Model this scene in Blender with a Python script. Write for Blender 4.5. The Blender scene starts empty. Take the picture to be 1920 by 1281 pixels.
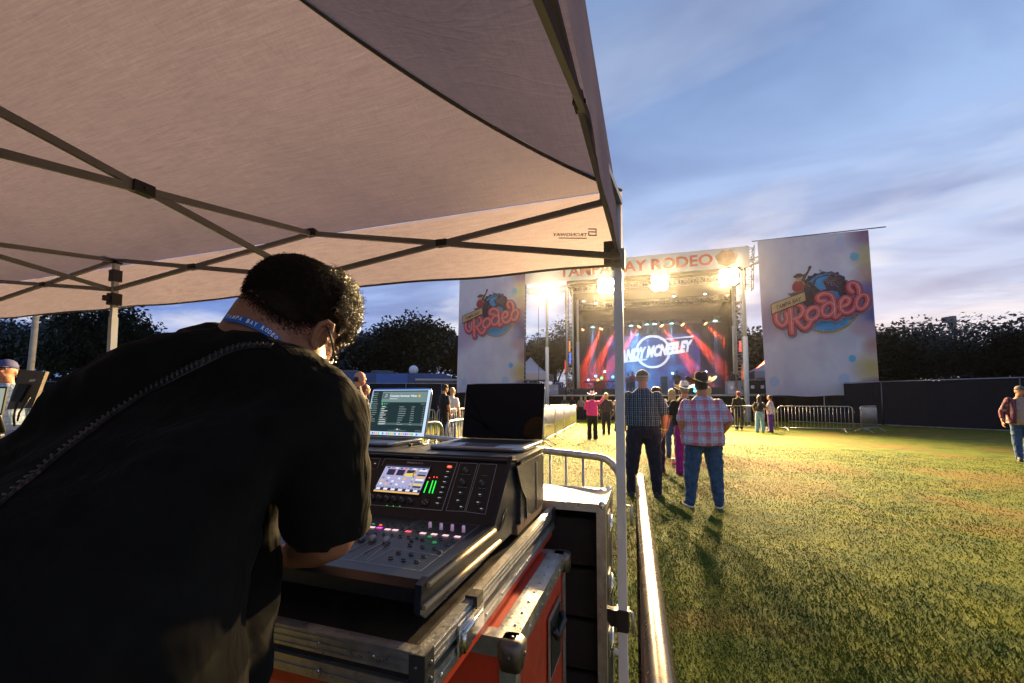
FLOOD_W, BEAM_R, BEAM_C, SMOKE = 62000, 34000, 14000, .14
HAZE = .00018
import bpy, bmesh, math, random
import numpy as np
from mathutils import Vector, Matrix, noise
from mathutils.bvhtree import BVHTree
random.seed(11)
V = Vector
sc = bpy.context.scene
COL = sc.collection
rad = math.radians
# ---------------------------------------------------------------- camera model (position, pitch, lens with a shift)
FPX, PITCH, CX, CY, CAMZ = 780.0, rad(3.0), 960.0, 707.0, 1.42
def ray(px, py):
    x = (px - CX) / FPX; u = (CY - py) / FPX
    return V((x, math.cos(PITCH) - u * math.sin(PITCH), math.sin(PITCH) + u * math.cos(PITCH)))
CAM = V((0, 0, CAMZ))
def aty(px, py, y):
    r = ray(px, py); return CAM + r * (y / r.y)
def gnd(px, py, z=0.0):
    r = ray(px, py); return CAM + r * ((z - CAMZ) / r.z)
def onp(px, py, p, n):
    r = ray(px, py); return CAM + r * ((V(p) - CAM).dot(n) / r.dot(n))
F2 = V((.3129, .9498, 0)); L2 = V((-.9498, .3129, 0)); R2 = -L2; Z = V((0, 0, 1))
def onr(px, py, r):                      # vertical plane parallel to the console's sides
    return onp(px, py, R2 * r, R2)
SU = V((.958, -.2868, 0)); SV = V((.2868, .958, 0)); SC = 28.9
def onst(px, py, v=0.0):                 # plane parallel to the stage front, v metres behind it
    return onp(px, py, SV * (SC + v), SV)
def sp(u, v, z): return SU * u + SV * (SC + v) + Z * z
cam = bpy.data.cameras.new('camera'); co = bpy.data.objects.new('camera', cam); COL.objects.link(co)
co.location = CAM; co.rotation_euler = (rad(90) + PITCH, 0, 0)
cam.sensor_width = 36; cam.sensor_fit = 'HORIZONTAL'; cam.lens = FPX / 1920 * 36
cam.shift_y = (CY - 640.5) / 1920; cam.clip_start = .02; cam.clip_end = 2000
sc.camera = co
sc.view_settings.view_transform = 'Standard'; sc.view_settings.look = 'None'
sc.view_settings.exposure = 0; sc.view_settings.gamma = 1
sc.cycles.use_denoising = True
sc.cycles.max_bounces = 8; sc.cycles.transparent_max_bounces = 12
sc.cycles.volume_bounces = 0; sc.cycles.volume_step_rate = 4.0
sc.cycles.sample_clamp_indirect = 6
# ---------------------------------------------------------------- mesh builder
class MB:
    def __init__(s): s.v = []; s.f = []; s.m = []; s.cur = 0; s.flat = False; s.sm = []
    def add(s, vs, fs, mi=None, smooth=False):
        o = len(s.v); s.v += [tuple(p) for p in vs]
        for f in fs: s.f.append([i + o for i in f])
        s.m += [s.cur if mi is None else mi] * len(fs); s.sm += [smooth] * len(fs)
        return s
    def pbox(s, o, a, b, c, mi=None):
        o, a, b, c = V(o), V(a), V(b), V(c)
        if a.cross(b).dot(c) < 0: a, b = b, a
        p = [o, o+a, o+a+b, o+b, o+c, o+a+c, o+a+b+c, o+b+c]
        return s.add(p, [(3,2,1,0),(4,5,6,7),(0,1,5,4),(1,2,6,5),(2,3,7,6),(3,0,4,7)], mi)
    def box(s, c, d, ax=None, mi=None):
        ax = ax or (V((1,0,0)), V((0,1,0)), V((0,0,1)))
        a, b, e = ax[0]*d[0], ax[1]*d[1], ax[2]*d[2]
        return s.pbox(V(c) - (a+b+e)/2, a, b, e, mi)
    def quad(s, a, b, c, d, mi=None): return s.add([a,b,c,d], [(0,1,2,3)], mi)
    def tube(s, pts, r, seg=8, mi=None, cap=True, closed=False, smooth=True):
        pts = [V(p) for p in pts]; n = len(pts)
        rr = r if isinstance(r, (list, tuple)) else [r]*n
        vs = []; up = None
        for i in range(n):
            if closed: t = pts[(i+1) % n] - pts[i-1]
            else: t = pts[min(i+1, n-1)] - pts[max(i-1, 0)]
            if t.length < 1e-9: t = V((0,0,1))
            t.normalize()
            if up is None:
                up = V((0,0,1)) if abs(t.z) < .9 else V((1,0,0))
            sd = t.cross(up)
            if sd.length < 1e-6: sd = t.cross(V((.3,.8,.5)))
            sd.normalize(); up = sd.cross(t).normalized()
            for k in range(seg):
                a = 2*math.pi*(k+.5)/seg
                vs.append(pts[i] + (sd*math.cos(a) + up*math.sin(a))*rr[i])
        fs = []
        for i in range(n if closed else n-1):
            j = (i+1) % n
            for k in range(seg):
                l = (k+1) % seg
                fs.append((i*seg+k, i*seg+l, j*seg+l, j*seg+k))
        s.add(vs, fs, mi, smooth)
        if cap and not closed:
            o = len(s.v) - len(vs)
            s.f.append([o+k for k in range(seg)][::-1]); s.f.append([o+(n-1)*seg+k for k in range(seg)])
            s.m += [s.cur if mi is None else mi]*2; s.sm += [False]*2
        return s
    def ell(s, c, r, ax=None, seg=14, rings=9, mi=None):
        ax = ax or (V((1,0,0)), V((0,1,0)), V((0,0,1))); c = V(c)
        if not isinstance(r, (list, tuple)): r = (r, r, r)
        vs = [c - ax[2]*r[2]]
        for i in range(1, rings):
            t = -math.pi/2 + math.pi*i/rings
            for k in range(seg):
                a = 2*math.pi*k/seg
                vs.append(c + ax[0]*(r[0]*math.cos(t)*math.cos(a)) + ax[1]*(r[1]*math.cos(t)*math.sin(a)) + ax[2]*(r[2]*math.sin(t)))
        vs.append(c + ax[2]*r[2]); fs = []
        for k in range(seg):
            l = (k+1) % seg
            fs.append((0, 1+l, 1+k)); e = 1+(rings-2)*seg
            fs.append((len(vs)-1, e+k, e+l))
            for i in range(rings-2):
                b = 1+i*seg; fs.append((b+k, b+l, b+seg+l, b+seg+k))
        return s.add(vs, fs, mi, True)
    def limb(s, pts, rr, seg=12, mi=None):     # closed tapered limb, round at every joint
        pts = [V(p) for p in pts]
        for i, p in enumerate(pts):
            s.ell(p, rr[i], seg=seg, rings=8, mi=mi)
            if i: s.tube([pts[i-1], p], [rr[i-1], rr[i]], seg=seg, mi=mi)
        return s
    def loft(s, secs, seg=28, mi=None, power=2.0):          # secs: (centre, xaxis*rx, yaxis*ry)
        vs = []; n = len(secs)
        for c, ax, ay in secs:
            for k in range(seg):
                a = 2*math.pi*k/seg; ca, sa = math.cos(a), math.sin(a)
                q = (abs(ca)**power + abs(sa)**power)**(-1/power)
                vs.append(V(c) + V(ax)*(ca*q) + V(ay)*(sa*q))
        fs = [(i*seg+k, i*seg+(k+1) % seg, (i+1)*seg+(k+1) % seg, (i+1)*seg+k) for i in range(n-1) for k in range(seg)]
        fs.append(list(range(seg))[::-1]); fs.append([(n-1)*seg+k for k in range(seg)])
        return s.add(vs, fs, mi, True)
    def lathe(s, prof, c, ax=V((0,0,1)), seg=20, mi=None, smooth=True):   # prof: (radius, height)
        ax = V(ax).normalized(); sd = ax.orthogonal().normalized(); up = ax.cross(sd); c = V(c)
        vs = [c + ax*h + (sd*math.cos(2*math.pi*k/seg) + up*math.sin(2*math.pi*k/seg))*r for r, h in prof for k in range(seg)]
        n = len(prof)
        fs = [(i*seg+k, i*seg+(k+1) % seg, (i+1)*seg+(k+1) % seg, (i+1)*seg+k) for i in range(n-1) for k in range(seg)]
        fs.append(list(range(seg))[::-1]); fs.append([(n-1)*seg+k for k in range(seg)])
        return s.add(vs, fs, mi, smooth)
    def prism(s, poly, d, mi=None):            # polygon (points) pushed along d
        n = len(poly); d = V(d); vs = [V(p) for p in poly] + [V(p)+d for p in poly]
        return s.add(vs, [list(range(n))[::-1], [n+i for i in range(n)]] + [(i, (i+1) % n, n+(i+1) % n, n+i) for i in range(n)], mi)
    def text(s, t, o, x, y, width=None, height=None, mi=None, bold=0, center=False, shear=0.0, depth=0.0):
        vs, fs, w, h = text_geo(t, bold)
        x = V(x).normalized(); y = V(y).normalized()
        kx = width / w if width else height / h
        ky = height / h if height else kx
        off = -w/2 if center else 0
        offy = -h/2 if center else 0
        p = [V(o) + x*((a+off)*kx + shear*(b+offy)*ky) + y*((b+offy)*ky) for a, b in vs]
        return s.add(p, fs, mi)
    def build(s, name, mats, parent=None, vox=None, smooth=None, disp=None, sub=0, smit=2):
        me = bpy.data.meshes.new(name)
        o = bpy.data.objects.new(name, me); COL.objects.link(o)
        off = parent.matrix_world.inverted() if parent is not None else None
        if parent is not None:
            o.parent = parent
        me.from_pydata(s.v, [], s.f)
        for m in (mats if isinstance(mats, (list, tuple)) else [mats]): me.materials.append(m)
        me.polygons.foreach_set('material_index', s.m)
        me.polygons.foreach_set('use_smooth', [bool(q) if smooth is None else smooth for q in s.sm])
        me.update()
        if vox:
            r = o.modifiers.new('r', 'REMESH'); r.mode = 'VOXEL'; r.voxel_size = vox; r.use_smooth_shade = True
            q = o.modifiers.new('s', 'SMOOTH'); q.factor = .5; q.iterations = smit
        if disp:
            t = bpy.data.textures.new(name, 'CLOUDS'); t.noise_scale = disp[0]; t.noise_depth = 2
            d = o.modifiers.new('d', 'DISPLACE'); d.texture = t; d.strength = disp[1]; d.texture_coords = 'LOCAL'
        return o
_tc = {}
def text_geo(t, bold=0):
    k = (t, bold)
    if k not in _tc:
        c = bpy.data.curves.new('t', 'FONT'); c.body = t; c.size = 1; c.offset = bold; c.resolution_u = 3
        o = bpy.data.objects.new('t', c); COL.objects.link(o)
        dg = bpy.context.evaluated_depsgraph_get()
        me = bpy.data.meshes.new_from_object(o.evaluated_get(dg))
        vs = [(v.co.x, v.co.y) for v in me.vertices]; fs = [tuple(p.vertices) for p in me.polygons]
        mx, my = min(a for a, b in vs), min(b for a, b in vs)
        vs = [(a-mx, b-my) for a, b in vs]
        _tc[k] = (vs, fs, max(a for a, b in vs), max(b for a, b in vs))
        bpy.data.objects.remove(o); bpy.data.curves.remove(c); bpy.data.meshes.remove(me)
    return _tc[k]
def tag(o, label, cat=None, group=None, kind=None):
    if label: o['label'] = label
    if cat: o['category'] = cat
    if group: o['group'] = group
    if kind: o['kind'] = kind
    return o
def empty(name, loc=(0,0,0), rz=0, label=None, cat=None, group=None):
    o = bpy.data.objects.new(name, None); COL.objects.link(o); o.location = loc; o.rotation_euler = (0,0,rz)
    o.empty_display_size = .1
    return tag(o, label, cat, group)
def wparent(o, e):                       # parent keeping a world-space mesh where it is
    o.parent = e
    M = Matrix.Translation(e.location) @ e.rotation_euler.to_matrix().to_4x4()
    o.matrix_parent_inverse = M.inverted()
    return o
def copy_tree(o, parent=None):
    c = o.copy(); COL.objects.link(c)
    if parent is not None: c.parent = parent
    for ch in list(o.children): copy_tree(ch, c)
    return c
# ---------------------------------------------------------------- materials
def new_mat(name):
    m = bpy.data.materials.new(name); m.use_nodes = True; nt = m.node_tree
    for n in list(nt.nodes): nt.nodes.remove(n)
    out = nt.nodes.new('ShaderNodeOutputMaterial')
    return m, nt, out
class N:
    def __init__(s, nt): s.nt = nt; s.co = None
    def n(s, t, **k):
        x = s.nt.nodes.new(t)
        for a, b in k.items(): setattr(x, a, b)
        return x
    def L(s, a, b): s.nt.links.new(a, b)
    def coord(s, kind='Object'):
        return s.n('ShaderNodeTexCoord').outputs[kind]
    def noise(s, vec, scale, detail=4, rough=.55, dist=0):
        x = s.n('ShaderNodeTexNoise'); s.L(vec, x.inputs['Vector'])
        x.inputs['Scale'].default_value = scale; x.inputs['Detail'].default_value = detail
        x.inputs['Roughness'].default_value = rough; x.inputs['Distortion'].default_value = dist
        return x.outputs['Fac']
    def ramp(s, fac, stops, interp='LINEAR'):
        x = s.n('ShaderNodeValToRGB'); s.L(fac, x.inputs[0]); cr = x.color_ramp; cr.interpolation = interp
        while len(cr.elements) < len(stops): cr.elements.new(.5)
        for e, (p, c) in zip(cr.elements, stops):
            e.position = p; e.color = (c, c, c, 1) if not isinstance(c, (list, tuple)) else (*c[:3], 1)
        return x.outputs[0]
    def mix(s, fac, a, b, mode='MIX'):
        x = s.n('ShaderNodeMix', data_type='RGBA', blend_type=mode)
        for i, q in ((0, fac), (6, a), (7, b)):
            if hasattr(q, 'links') or hasattr(q, 'is_linked'): s.L(q, x.inputs[i])
            else: x.inputs[i].default_value = q if i == 0 else (*q[:3], 1)
        return x.outputs[2]
    def math(s, op, a, b=None, c=None):
        x = s.n('ShaderNodeMath', operation=op)
        for i, q in enumerate((a, b, c)):
            if q is None: continue
            if hasattr(q, 'is_linked'): s.L(q, x.inputs[i])
            else: x.inputs[i].default_value = q
        return x.outputs[0]
    def bump(s, h, strength, dist=.02):
        x = s.n('ShaderNodeBump'); s.L(h, x.inputs['Height'])
        x.inputs['Strength'].default_value = strength; x.inputs['Distance'].default_value = dist
        return x.outputs[0]
    def mapping(s, vec, scale=(1,1,1), rot=(0,0,0), loc=(0,0,0)):
        x = s.n('ShaderNodeMapping'); s.L(vec, x.inputs[0])
        x.inputs['Scale'].default_value = scale; x.inputs['Rotation'].default_value = rot; x.inputs['Location'].default_value = loc
        return x.outputs[0]
    def sep(s, vec):
        x = s.n('ShaderNodeSeparateXYZ'); s.L(vec, x.inputs[0]); return x.outputs
def mat(name, col, rough=.6, metal=0.0, var=.12, vs=6.0, bump=0.0, bs=60.0, spec=.5, sheen=0.0, emit=None, es=1.0, trans=0.0, bd=.01, rv=.0):
    m, nt, out = new_mat(name); k = N(nt); p = k.n('ShaderNodeBsdfPrincipled'); k.L(p.outputs[0], out.inputs[0])
    vec = k.coord()
    nz = k.noise(vec, vs, 5)
    lo = tuple(c*(1-var) for c in col); hi = tuple(min(1, c*(1+var)) for c in col)
    k.L(k.mix(k.ramp(nz, [(.3, 0.0), (.7, 1.0)]), lo, hi), p.inputs['Base Color'])
    p.inputs['Roughness'].default_value = rough; p.inputs['Metallic'].default_value = metal
    if rv: k.L(k.ramp(k.noise(vec, vs*2.3, 6, .65), [(.3, max(.03, rough-rv)), (.7, min(1, rough+rv))]), p.inputs['Roughness'])
    p.inputs['Specular IOR Level'].default_value = spec
    if sheen: p.inputs['Sheen Weight'].default_value = sheen; p.inputs['Sheen Roughness'].default_value = .5
    if trans: p.inputs['Transmission Weight'].default_value = trans
    if bump: k.L(k.bump(k.noise(vec, bs, 4), bump, bd), p.inputs['Normal'])
    if emit: p.inputs['Emission Color'].default_value = (*emit, 1); p.inputs['Emission Strength'].default_value = es
    return m
def emis(name, col, s=1.0):
    return mat(name, (.02,.02,.02), .4, emit=col, es=s)
_pc = {}
def plaid(name, base, stripes, rough=.85):
    """stripes: (axis 0/1, period, width, offset, colour, strength) in metres over the cloth"""
    m, nt, out = new_mat(name); k = N(nt); p = k.n('ShaderNodeBsdfPrincipled'); k.L(p.outputs[0], out.inputs[0])
    co = k.coord(); w = k.noise(co, 5, 2)
    s3 = k.sep(co)
    wob = k.math('MULTIPLY', k.math('SUBTRACT', w, .5), .02)
    xs = k.math('ADD', s3[0], wob); zs = k.math('ADD', s3[2], wob)
    c = k.mix(0.0, base, base)
    for ax, per, wid, off, col, st in stripes:
        q = k.math('FRACT', k.math('ADD', k.math('DIVIDE', xs if ax == 0 else zs, per), off))
        mask = k.math('MULTIPLY', k.math('LESS_THAN', q, wid/per), st)
        c = k.mix(mask, c, col)
    fold = k.noise(k.mapping(co, (1, 1, .45)), 9, 3, .5, .6)
    k.L(c, p.inputs['Base Color']); p.inputs['Roughness'].default_value = rough
    k.L(k.bump(fold, .5, .04), p.inputs['Normal'])
    return m
def cloth(name, col, var=.15, fb=.45, fs=9.0, spec=.2, sheen=.12):
    m, nt, out = new_mat(name); k = N(nt); p = k.n('ShaderNodeBsdfPrincipled'); k.L(p.outputs[0], out.inputs[0])
    co = k.coord(); nz = k.noise(co, 14, 5)
    k.L(k.mix(k.ramp(nz, [(.3, 0.0), (.7, 1.0)]), tuple(c*(1-var) for c in col), tuple(c*(1+var) for c in col)), p.inputs['Base Color'])
    p.inputs['Roughness'].default_value = .85; p.inputs['Specular IOR Level'].default_value = spec
    p.inputs['Sheen Weight'].default_value = sheen
    fold = k.noise(k.mapping(co, (1, 1, .45)), fs, 4, .55, .7)
    k.L(k.bump(fold, fb, .04), p.inputs['Normal'])
    return m
M = {}
M['pole'] = mat('white_powdercoat', (.62,.62,.63), .35, .0, .05)
M['bar'] = mat('grey_truss_bar', (.23,.215,.22), .42, .15, .1)
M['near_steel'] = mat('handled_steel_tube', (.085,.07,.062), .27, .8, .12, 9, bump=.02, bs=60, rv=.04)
M['black_plastic'] = mat('black_plastic', (.012,.012,.013), .42, 0, .2, bump=.1, bs=300)
M['alu'] = mat('worn_aluminium', (.50,.49,.47), .36, .85, .22, 25, bump=.15, bs=90, rv=.12)
M['galv'] = mat('galvanised_steel', (.36,.36,.37), .40, .75, .22, 30, bump=.1, bs=60, rv=.14)
M['steel_dark'] = mat('dark_steel', (.10,.10,.11), .4, .8, .2)
M['chrome'] = mat('bright_rivet', (.75,.74,.72), .22, 1, .1)
M['white'] = mat('white_paint', (.75,.75,.76), .5, 0, .06)
M['black_cloth'] = cloth('black_drape', (.005,.0045,.006), .3, .6, 2.2)
M['stage_black'] = mat('stage_black', (.010,.009,.010), .6, .1, .3)
M['skin'] = mat('skin', (.42,.22,.14), .55, 0, .10, 12, bump=.12, bs=150, spec=.35)
M['skin_red'] = mat('tanned_skin', (.46,.20,.12), .55, 0, .10, 12, spec=.35)
M['denim'] = cloth('blue_denim', (.035,.075,.15), .35, 1.0, 13)
M['denim_dark'] = cloth('dark_denim', (.012,.014,.030), .3, .6, 11)
M['denim_light'] = cloth('light_denim', (.22,.36,.46), .2, .5, 11)
M['blackc'] = cloth('black_fabric', (.010,.0095,.010), .3)
M['greyc'] = cloth('charcoal_fabric', (.035,.035,.045), .3)
M['pinkc'] = cloth('hot_pink_fabric', (.75,.045,.22), .1)
M['purplec'] = cloth('purple_fabric', (.10,.035,.20), .2)
M['magentac'] = cloth('magenta_fabric', (.26,.010,.16), .2)
M['whitec'] = cloth('white_fabric', (.65,.63,.62), .08)
M['tanc'] = cloth('tan_tshirt', (.30,.22,.17), .15)
M['brown_felt'] = mat('brown_felt', (.045,.022,.010), .85, 0, .25, 30, bump=.2, bs=200)
M['straw'] = mat('straw_hat', (.62,.56,.46), .7, 0, .12, 60, bump=.4, bs=400)
M['pinkhat'] = mat('pink_felt', (.85,.50,.60), .8, 0, .1)
M['hair_dark'] = mat('dark_hair', (.018,.010,.006), .5, 0, .4, 40, bump=.8, bs=160)
M['hair_red'] = mat('red_hair', (.16,.035,.012), .5, 0, .3, 40, bump=.8, bs=160)
M['hair_blond'] = mat('blond_hair', (.42,.28,.12), .5, 0, .3, 40, bump=.8, bs=160)
M['hair_grey'] = mat('grey_hair', (.28,.24,.20), .6, 0, .3, 60, bump=.6, bs=200)
M['shoe'] = mat('dark_shoe', (.03,.03,.035), .6, 0, .2)
M['sole'] = mat('white_sole', (.6,.6,.6), .6, 0, .1)
# ---------------------------------------------------------------- sky and light
w = bpy.data.worlds.new('World'); sc.world = w; w.use_nodes = True
nt = w.node_tree; k = N(nt)
for n_ in list(nt.nodes): nt.nodes.remove(n_)
wo = k.n('ShaderNodeOutputWorld'); bg = k.n('ShaderNodeBackground'); k.L(bg.outputs[0], wo.inputs[0])
sky = k.n('ShaderNodeTexSky'); sky.sky_type = 'NISHITA'; sky.sun_disc = False
sky.sun_elevation = rad(4); sky.sun_rotation = rad(40); sky.air_density = 1.3; sky.dust_density = 1.5; sky.ozone_density = 2
d = k.coord('Generated'); s3 = k.sep(d)
zc = k.math('MAXIMUM', s3[2], 0.0)
grad = k.ramp(zc, [(0.0, (.54,.56,.72)), (.10, (.54,.60,.82)), (.26, (.52,.63,.90)), (.45, (.37,.53,.86)), (.75, (.20,.33,.60))])
# deeper blue towards the left, away from the afterglow
az = k.n('ShaderNodeMapRange'); k.L(s3[0], az.inputs[0]); az.inputs[1].default_value = -.75; az.inputs[2].default_value = .05
grad = k.mix(az.outputs[0], k.mix(1.0, grad, (.34,.52,.92), 'MULTIPLY'), grad)
pl = k.n('ShaderNodeVectorMath', operation='DIVIDE')
cb = k.n('ShaderNodeCombineXYZ'); dz = k.math('ADD', zc, .10)
for i in range(3): k.L(dz, cb.inputs[i])
k.L(d, pl.inputs[0]); k.L(cb.outputs[0], pl.inputs[1])
cv = k.mapping(pl.outputs[0], (1, 1.0, .0), (0, 0, rad(28)))
cv2 = k.mapping(cv, (.62, 1.0, 1))
c1 = k.noise(cv2, 1.35, 7, .54, .5)
c2 = k.noise(k.mapping(cv2, (1,1,1), loc=(7.3, 2.1, 0)), .95, 6, .54, .3)
dark = k.ramp(c1, [(.42, 0.0), (.60, 1.0)])
lit = k.ramp(c2, [(.48, 0.0), (.65, 1.0)])
colr = k.mix(k.math('MULTIPLY', dark, .85), grad, k.mix(1.0, grad, (.60,.60,.70), 'MULTIPLY'))
lowm = k.ramp(zc, [(0.0, 1.0), (.38, .75), (.7, .12)])
colr = k.mix(k.math('MULTIPLY', k.math('MULTIPLY', lit, .9), lowm), colr, (.98,.95,.98))
mixn = k.mix(.015, colr, sky.outputs[0])
k.L(mixn, bg.inputs[0]); bg.inputs[1].default_value = 1.0
sun = bpy.data.lights.new('sun', 'SUN'); sun.energy = .12; sun.angle = rad(20); sun.color = (1,.86,.75)
so = bpy.data.objects.new('sun', sun); COL.objects.link(so); so.rotation_euler = (rad(80), 0, rad(140))
def spot(name, p, tgt, power, col, ang, blend=.3, size=.1):
    l = bpy.data.lights.new(name, 'SPOT'); l.energy = power; l.color = col; l.spot_size = ang; l.spot_blend = blend; l.shadow_soft_size = size
    o = bpy.data.objects.new(name, l); COL.objects.link(o); o.location = p
    o.rotation_euler = (V(tgt)-V(p)).to_track_quat('-Z', 'Y').to_euler()
    return o
# ---------------------------------------------------------------- ground
def ground_mat(name, blade=False):
    m, nt, out = new_mat(name); k = N(nt); p = k.n('ShaderNodeBsdfPrincipled'); k.L(p.outputs[0], out.inputs[0])
    co = k.n('ShaderNodeNewGeometry').outputs['Position']
    big = k.noise(co, .33, 4, .6, .8); mid = k.noise(co, 2.3, 6, .65); fine = k.noise(co, 32, 6, .7)
    c = k.mix(k.ramp(mid, [(.38, 0.0), (.62, 1.0)]), (.036,.066,.003), (.100,.118,.005))
    c = k.mix(k.ramp(big, [(.48, 0.0), (.62, .85)]), c, (.118,.076,.012))
    dirt = k.noise(co, .9, 6, .7, 1.2)
    c = k.mix(k.ramp(dirt, [(.63, 0.0), (.70, .85)]), c, (.035,.022,.012))
    c = k.mix(k.ramp(fine, [(.25, .0), (.75, 1.0)]), k.mix(1.0, c, (.66,.66,.68), 'MULTIPLY'), k.mix(1.0, c, (1.25,1.25,1.2), 'MULTIPLY'))
    k.L(c, p.inputs['Base Color']); p.inputs['Roughness'].default_value = .85; p.inputs['Specular IOR Level'].default_value = .15
    if not blade:
        hh = k.math('ADD', k.noise(co, 22, 8, .75), k.math('MULTIPLY', k.noise(co, 5, 4, .6), .8))
        k.L(k.bump(hh, .6, .04), p.inputs['Normal'])
    else:
        p.inputs['Subsurface Weight'].default_value = 0
    return m
b = MB(); g = 40
b.v = [(-500 + 1000*i/g, -300 + 1000*j/g, 0) for j in range(g+1) for i in range(g+1)]
b.f = [(j*(g+1)+i, j*(g+1)+i+1, (j+1)*(g+1)+i+1, (j+1)*(g+1)+i) for j in range(g) for i in range(g)]
b.m = [0]*len(b.f); b.sm = [False]*len(b.f)
gr = b.build('ground', ground_mat('lawn')); tag(gr, None, None, None, 'structure')
# grass blades, as short leaning slivers, over the part of the lawn near the camera
rng = np.random.default_rng(3)
nb = 210000
dist = np.exp(rng.uniform(np.log(1.5), np.log(15.0), nb)); azm = rng.uniform(rad(-6), rad(58), nb)
px, py = dist*np.sin(azm), dist*np.cos(azm)
lean = rng.uniform(0, 2*np.pi, nb); hgt = rng.uniform(.007, .022, nb)*(1+.35*np.sin(px*1.7)*np.cos(py*1.3)); wd = rng.uniform(.0012, .003, nb)*(1+dist*.16)
tilt = rng.uniform(.1, 1.3, nb)*hgt
ang = rng.uniform(0, 2*np.pi, nb)
vv = np.zeros((nb, 3, 3))
vv[:, 0, 0] = px - np.cos(ang)*wd; vv[:, 0, 1] = py - np.sin(ang)*wd
vv[:, 1, 0] = px + np.cos(ang)*wd; vv[:, 1, 1] = py + np.sin(ang)*wd
vv[:, 2, 0] = px + np.cos(lean)*tilt; vv[:, 2, 1] = py + np.sin(lean)*tilt; vv[:, 2, 2] = hgt
vv[:, :2, 2] = -.002
me = bpy.data.meshes.new('grass'); me.vertices.add(nb*3); me.vertices.foreach_set('co', vv.reshape(-1))
me.loops.add(nb*3); me.loops.foreach_set('vertex_index', np.arange(nb*3, dtype=np.int32))
me.polygons.add(nb); me.polygons.foreach_set('loop_start', np.arange(0, nb*3, 3, dtype=np.int32)); me.polygons.foreach_set('loop_total', np.full(nb, 3, dtype=np.int32))
me.update(); me.materials.append(ground_mat('grass_blades', True))
go = bpy.data.objects.new('grass', me); COL.objects.link(go)
tag(go, 'short yellowish green grass of the floodlit lawn', 'grass', None, 'stuff')
# ---------------------------------------------------------------- trees
def leaf_mat(name, a, b_):
    m, nt, out = new_mat(name); k = N(nt)
    p = k.n('ShaderNodeBsdfPrincipled'); t = k.n('ShaderNodeBsdfTranslucent'); mx = k.n('ShaderNodeMixShader'); mx.inputs[0].default_value = .12
    k.L(p.outputs[0], mx.inputs[1]); k.L(t.outputs[0], mx.inputs[2]); k.L(mx.outputs[0], out.inputs[0])
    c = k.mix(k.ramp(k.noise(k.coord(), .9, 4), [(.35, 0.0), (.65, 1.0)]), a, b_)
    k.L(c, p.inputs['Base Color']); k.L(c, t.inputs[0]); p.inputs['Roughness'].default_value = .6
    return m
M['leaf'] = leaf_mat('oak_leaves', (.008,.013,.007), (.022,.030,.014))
M['bark'] = mat('bark', (.07,.055,.045), .9, 0, .3, 8, bump=.8, bs=20)
def tree_mesh(seed, h, spread, nleaf, low):
    rnd = random.Random(seed); tr = MB(); clumps = []
    def limb(p, d, ln, r, lv):
        pts = [p]; rr = [r]; q = p.copy(); dd = d.copy()
        for i in range(4):
            dd = (dd + V((rnd.uniform(-.22,.22), rnd.uniform(-.22,.22), rnd.uniform(-.05,.16)))).normalized()
            q = q + dd*(ln/4); pts.append(q.copy()); rr.append(r*(1-.15*(i+1)))
        tr.tube(pts, rr, 6)
        if lv == 0:
            clumps.append((q, rnd.uniform(.55, 1.25)*spread*.22)); clumps.append((pts[2], rnd.uniform(.4,.8)*spread*.2)); return
        for _ in range(rnd.randint(3, 4)):
            a = rnd.uniform(0, 6.28); t = rnd.uniform(.5, 1.0)
            nd = (dd*.5 + V((math.cos(a), math.sin(a), rnd.uniform(-.15,.55)))*.9).normalized()
            limb(pts[rnd.randint(2, 4)], nd, ln*rnd.uniform(.55,.8), r*.5, lv-1)
    limb(V((0,0,-.1)), V((0,0,1)), h*.42, h*.028, 3)
    cr = MB()
    zmax = max(c[0].z for c in clumps); kz = h*.93/zmax
    for _ in range(low):
        a = rnd.uniform(0, 6.28); clumps.append((V((math.cos(a)*spread*.4, math.sin(a)*spread*.4, h*rnd.uniform(.08,.35)/kz)), spread*.24))
    tot = sum(c[1]**2 for c in clumps); vs = []; fs = []
    for c, r in clumps:
        n = int(nleaf*r*r/tot); c = V((c.x, c.y, c.z*kz))
        for _ in range(n):
            u = V((rnd.gauss(0,1), rnd.gauss(0,1), rnd.gauss(0,.75))); u = u.normalized()*r*rnd.random()**.45
            p = c + u; s = rnd.uniform(.10,.22)*h/9
            a = V((rnd.gauss(0,1), rnd.gauss(0,1), rnd.gauss(0,1))).normalized(); b2 = a.orthogonal().normalized()
            o = len(vs); vs += [p-a*s, p+b2*s*.55, p+a*s, p-b2*s*.55]; fs.append((o, o+1, o+2, o+3))
    cr.add(vs, fs)
    for i, p in enumerate(tr.v): tr.v[i] = (p[0], p[1], p[2]*kz)
    return tr, cr
protos = []
for i, (sd, hh, sprd, nl) in enumerate([(5, 9, 6.5, 9000), (12, 9, 5.5, 8000), (31, 9, 7.5, 10000)]):
    tr, cr = tree_mesh(sd, hh, sprd, nl, 3)
    protos.append((tr, cr, hh))
tree_first = {}
def tree(px, topy, y, kind, label, wide=1.0, rz=0):
    tr, cr, hh = protos[kind]
    p = gnd(px, 900); x = ray(px, 748).x * y / ray(px, 748).y
    top = aty(px, topy, y).z; s = top/hh
    e = empty('oak_tree', (x, y, 0), rz, label, 'tree', 'trees behind the showground')
    e.scale = (s*wide, s*wide, s)
    if kind not in tree_first:
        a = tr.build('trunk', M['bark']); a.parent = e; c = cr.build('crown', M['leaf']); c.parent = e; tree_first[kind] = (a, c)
    else:
        for o in tree_first[kind]:
            c = o.copy(); COL.objects.link(c); c.parent = e
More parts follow.
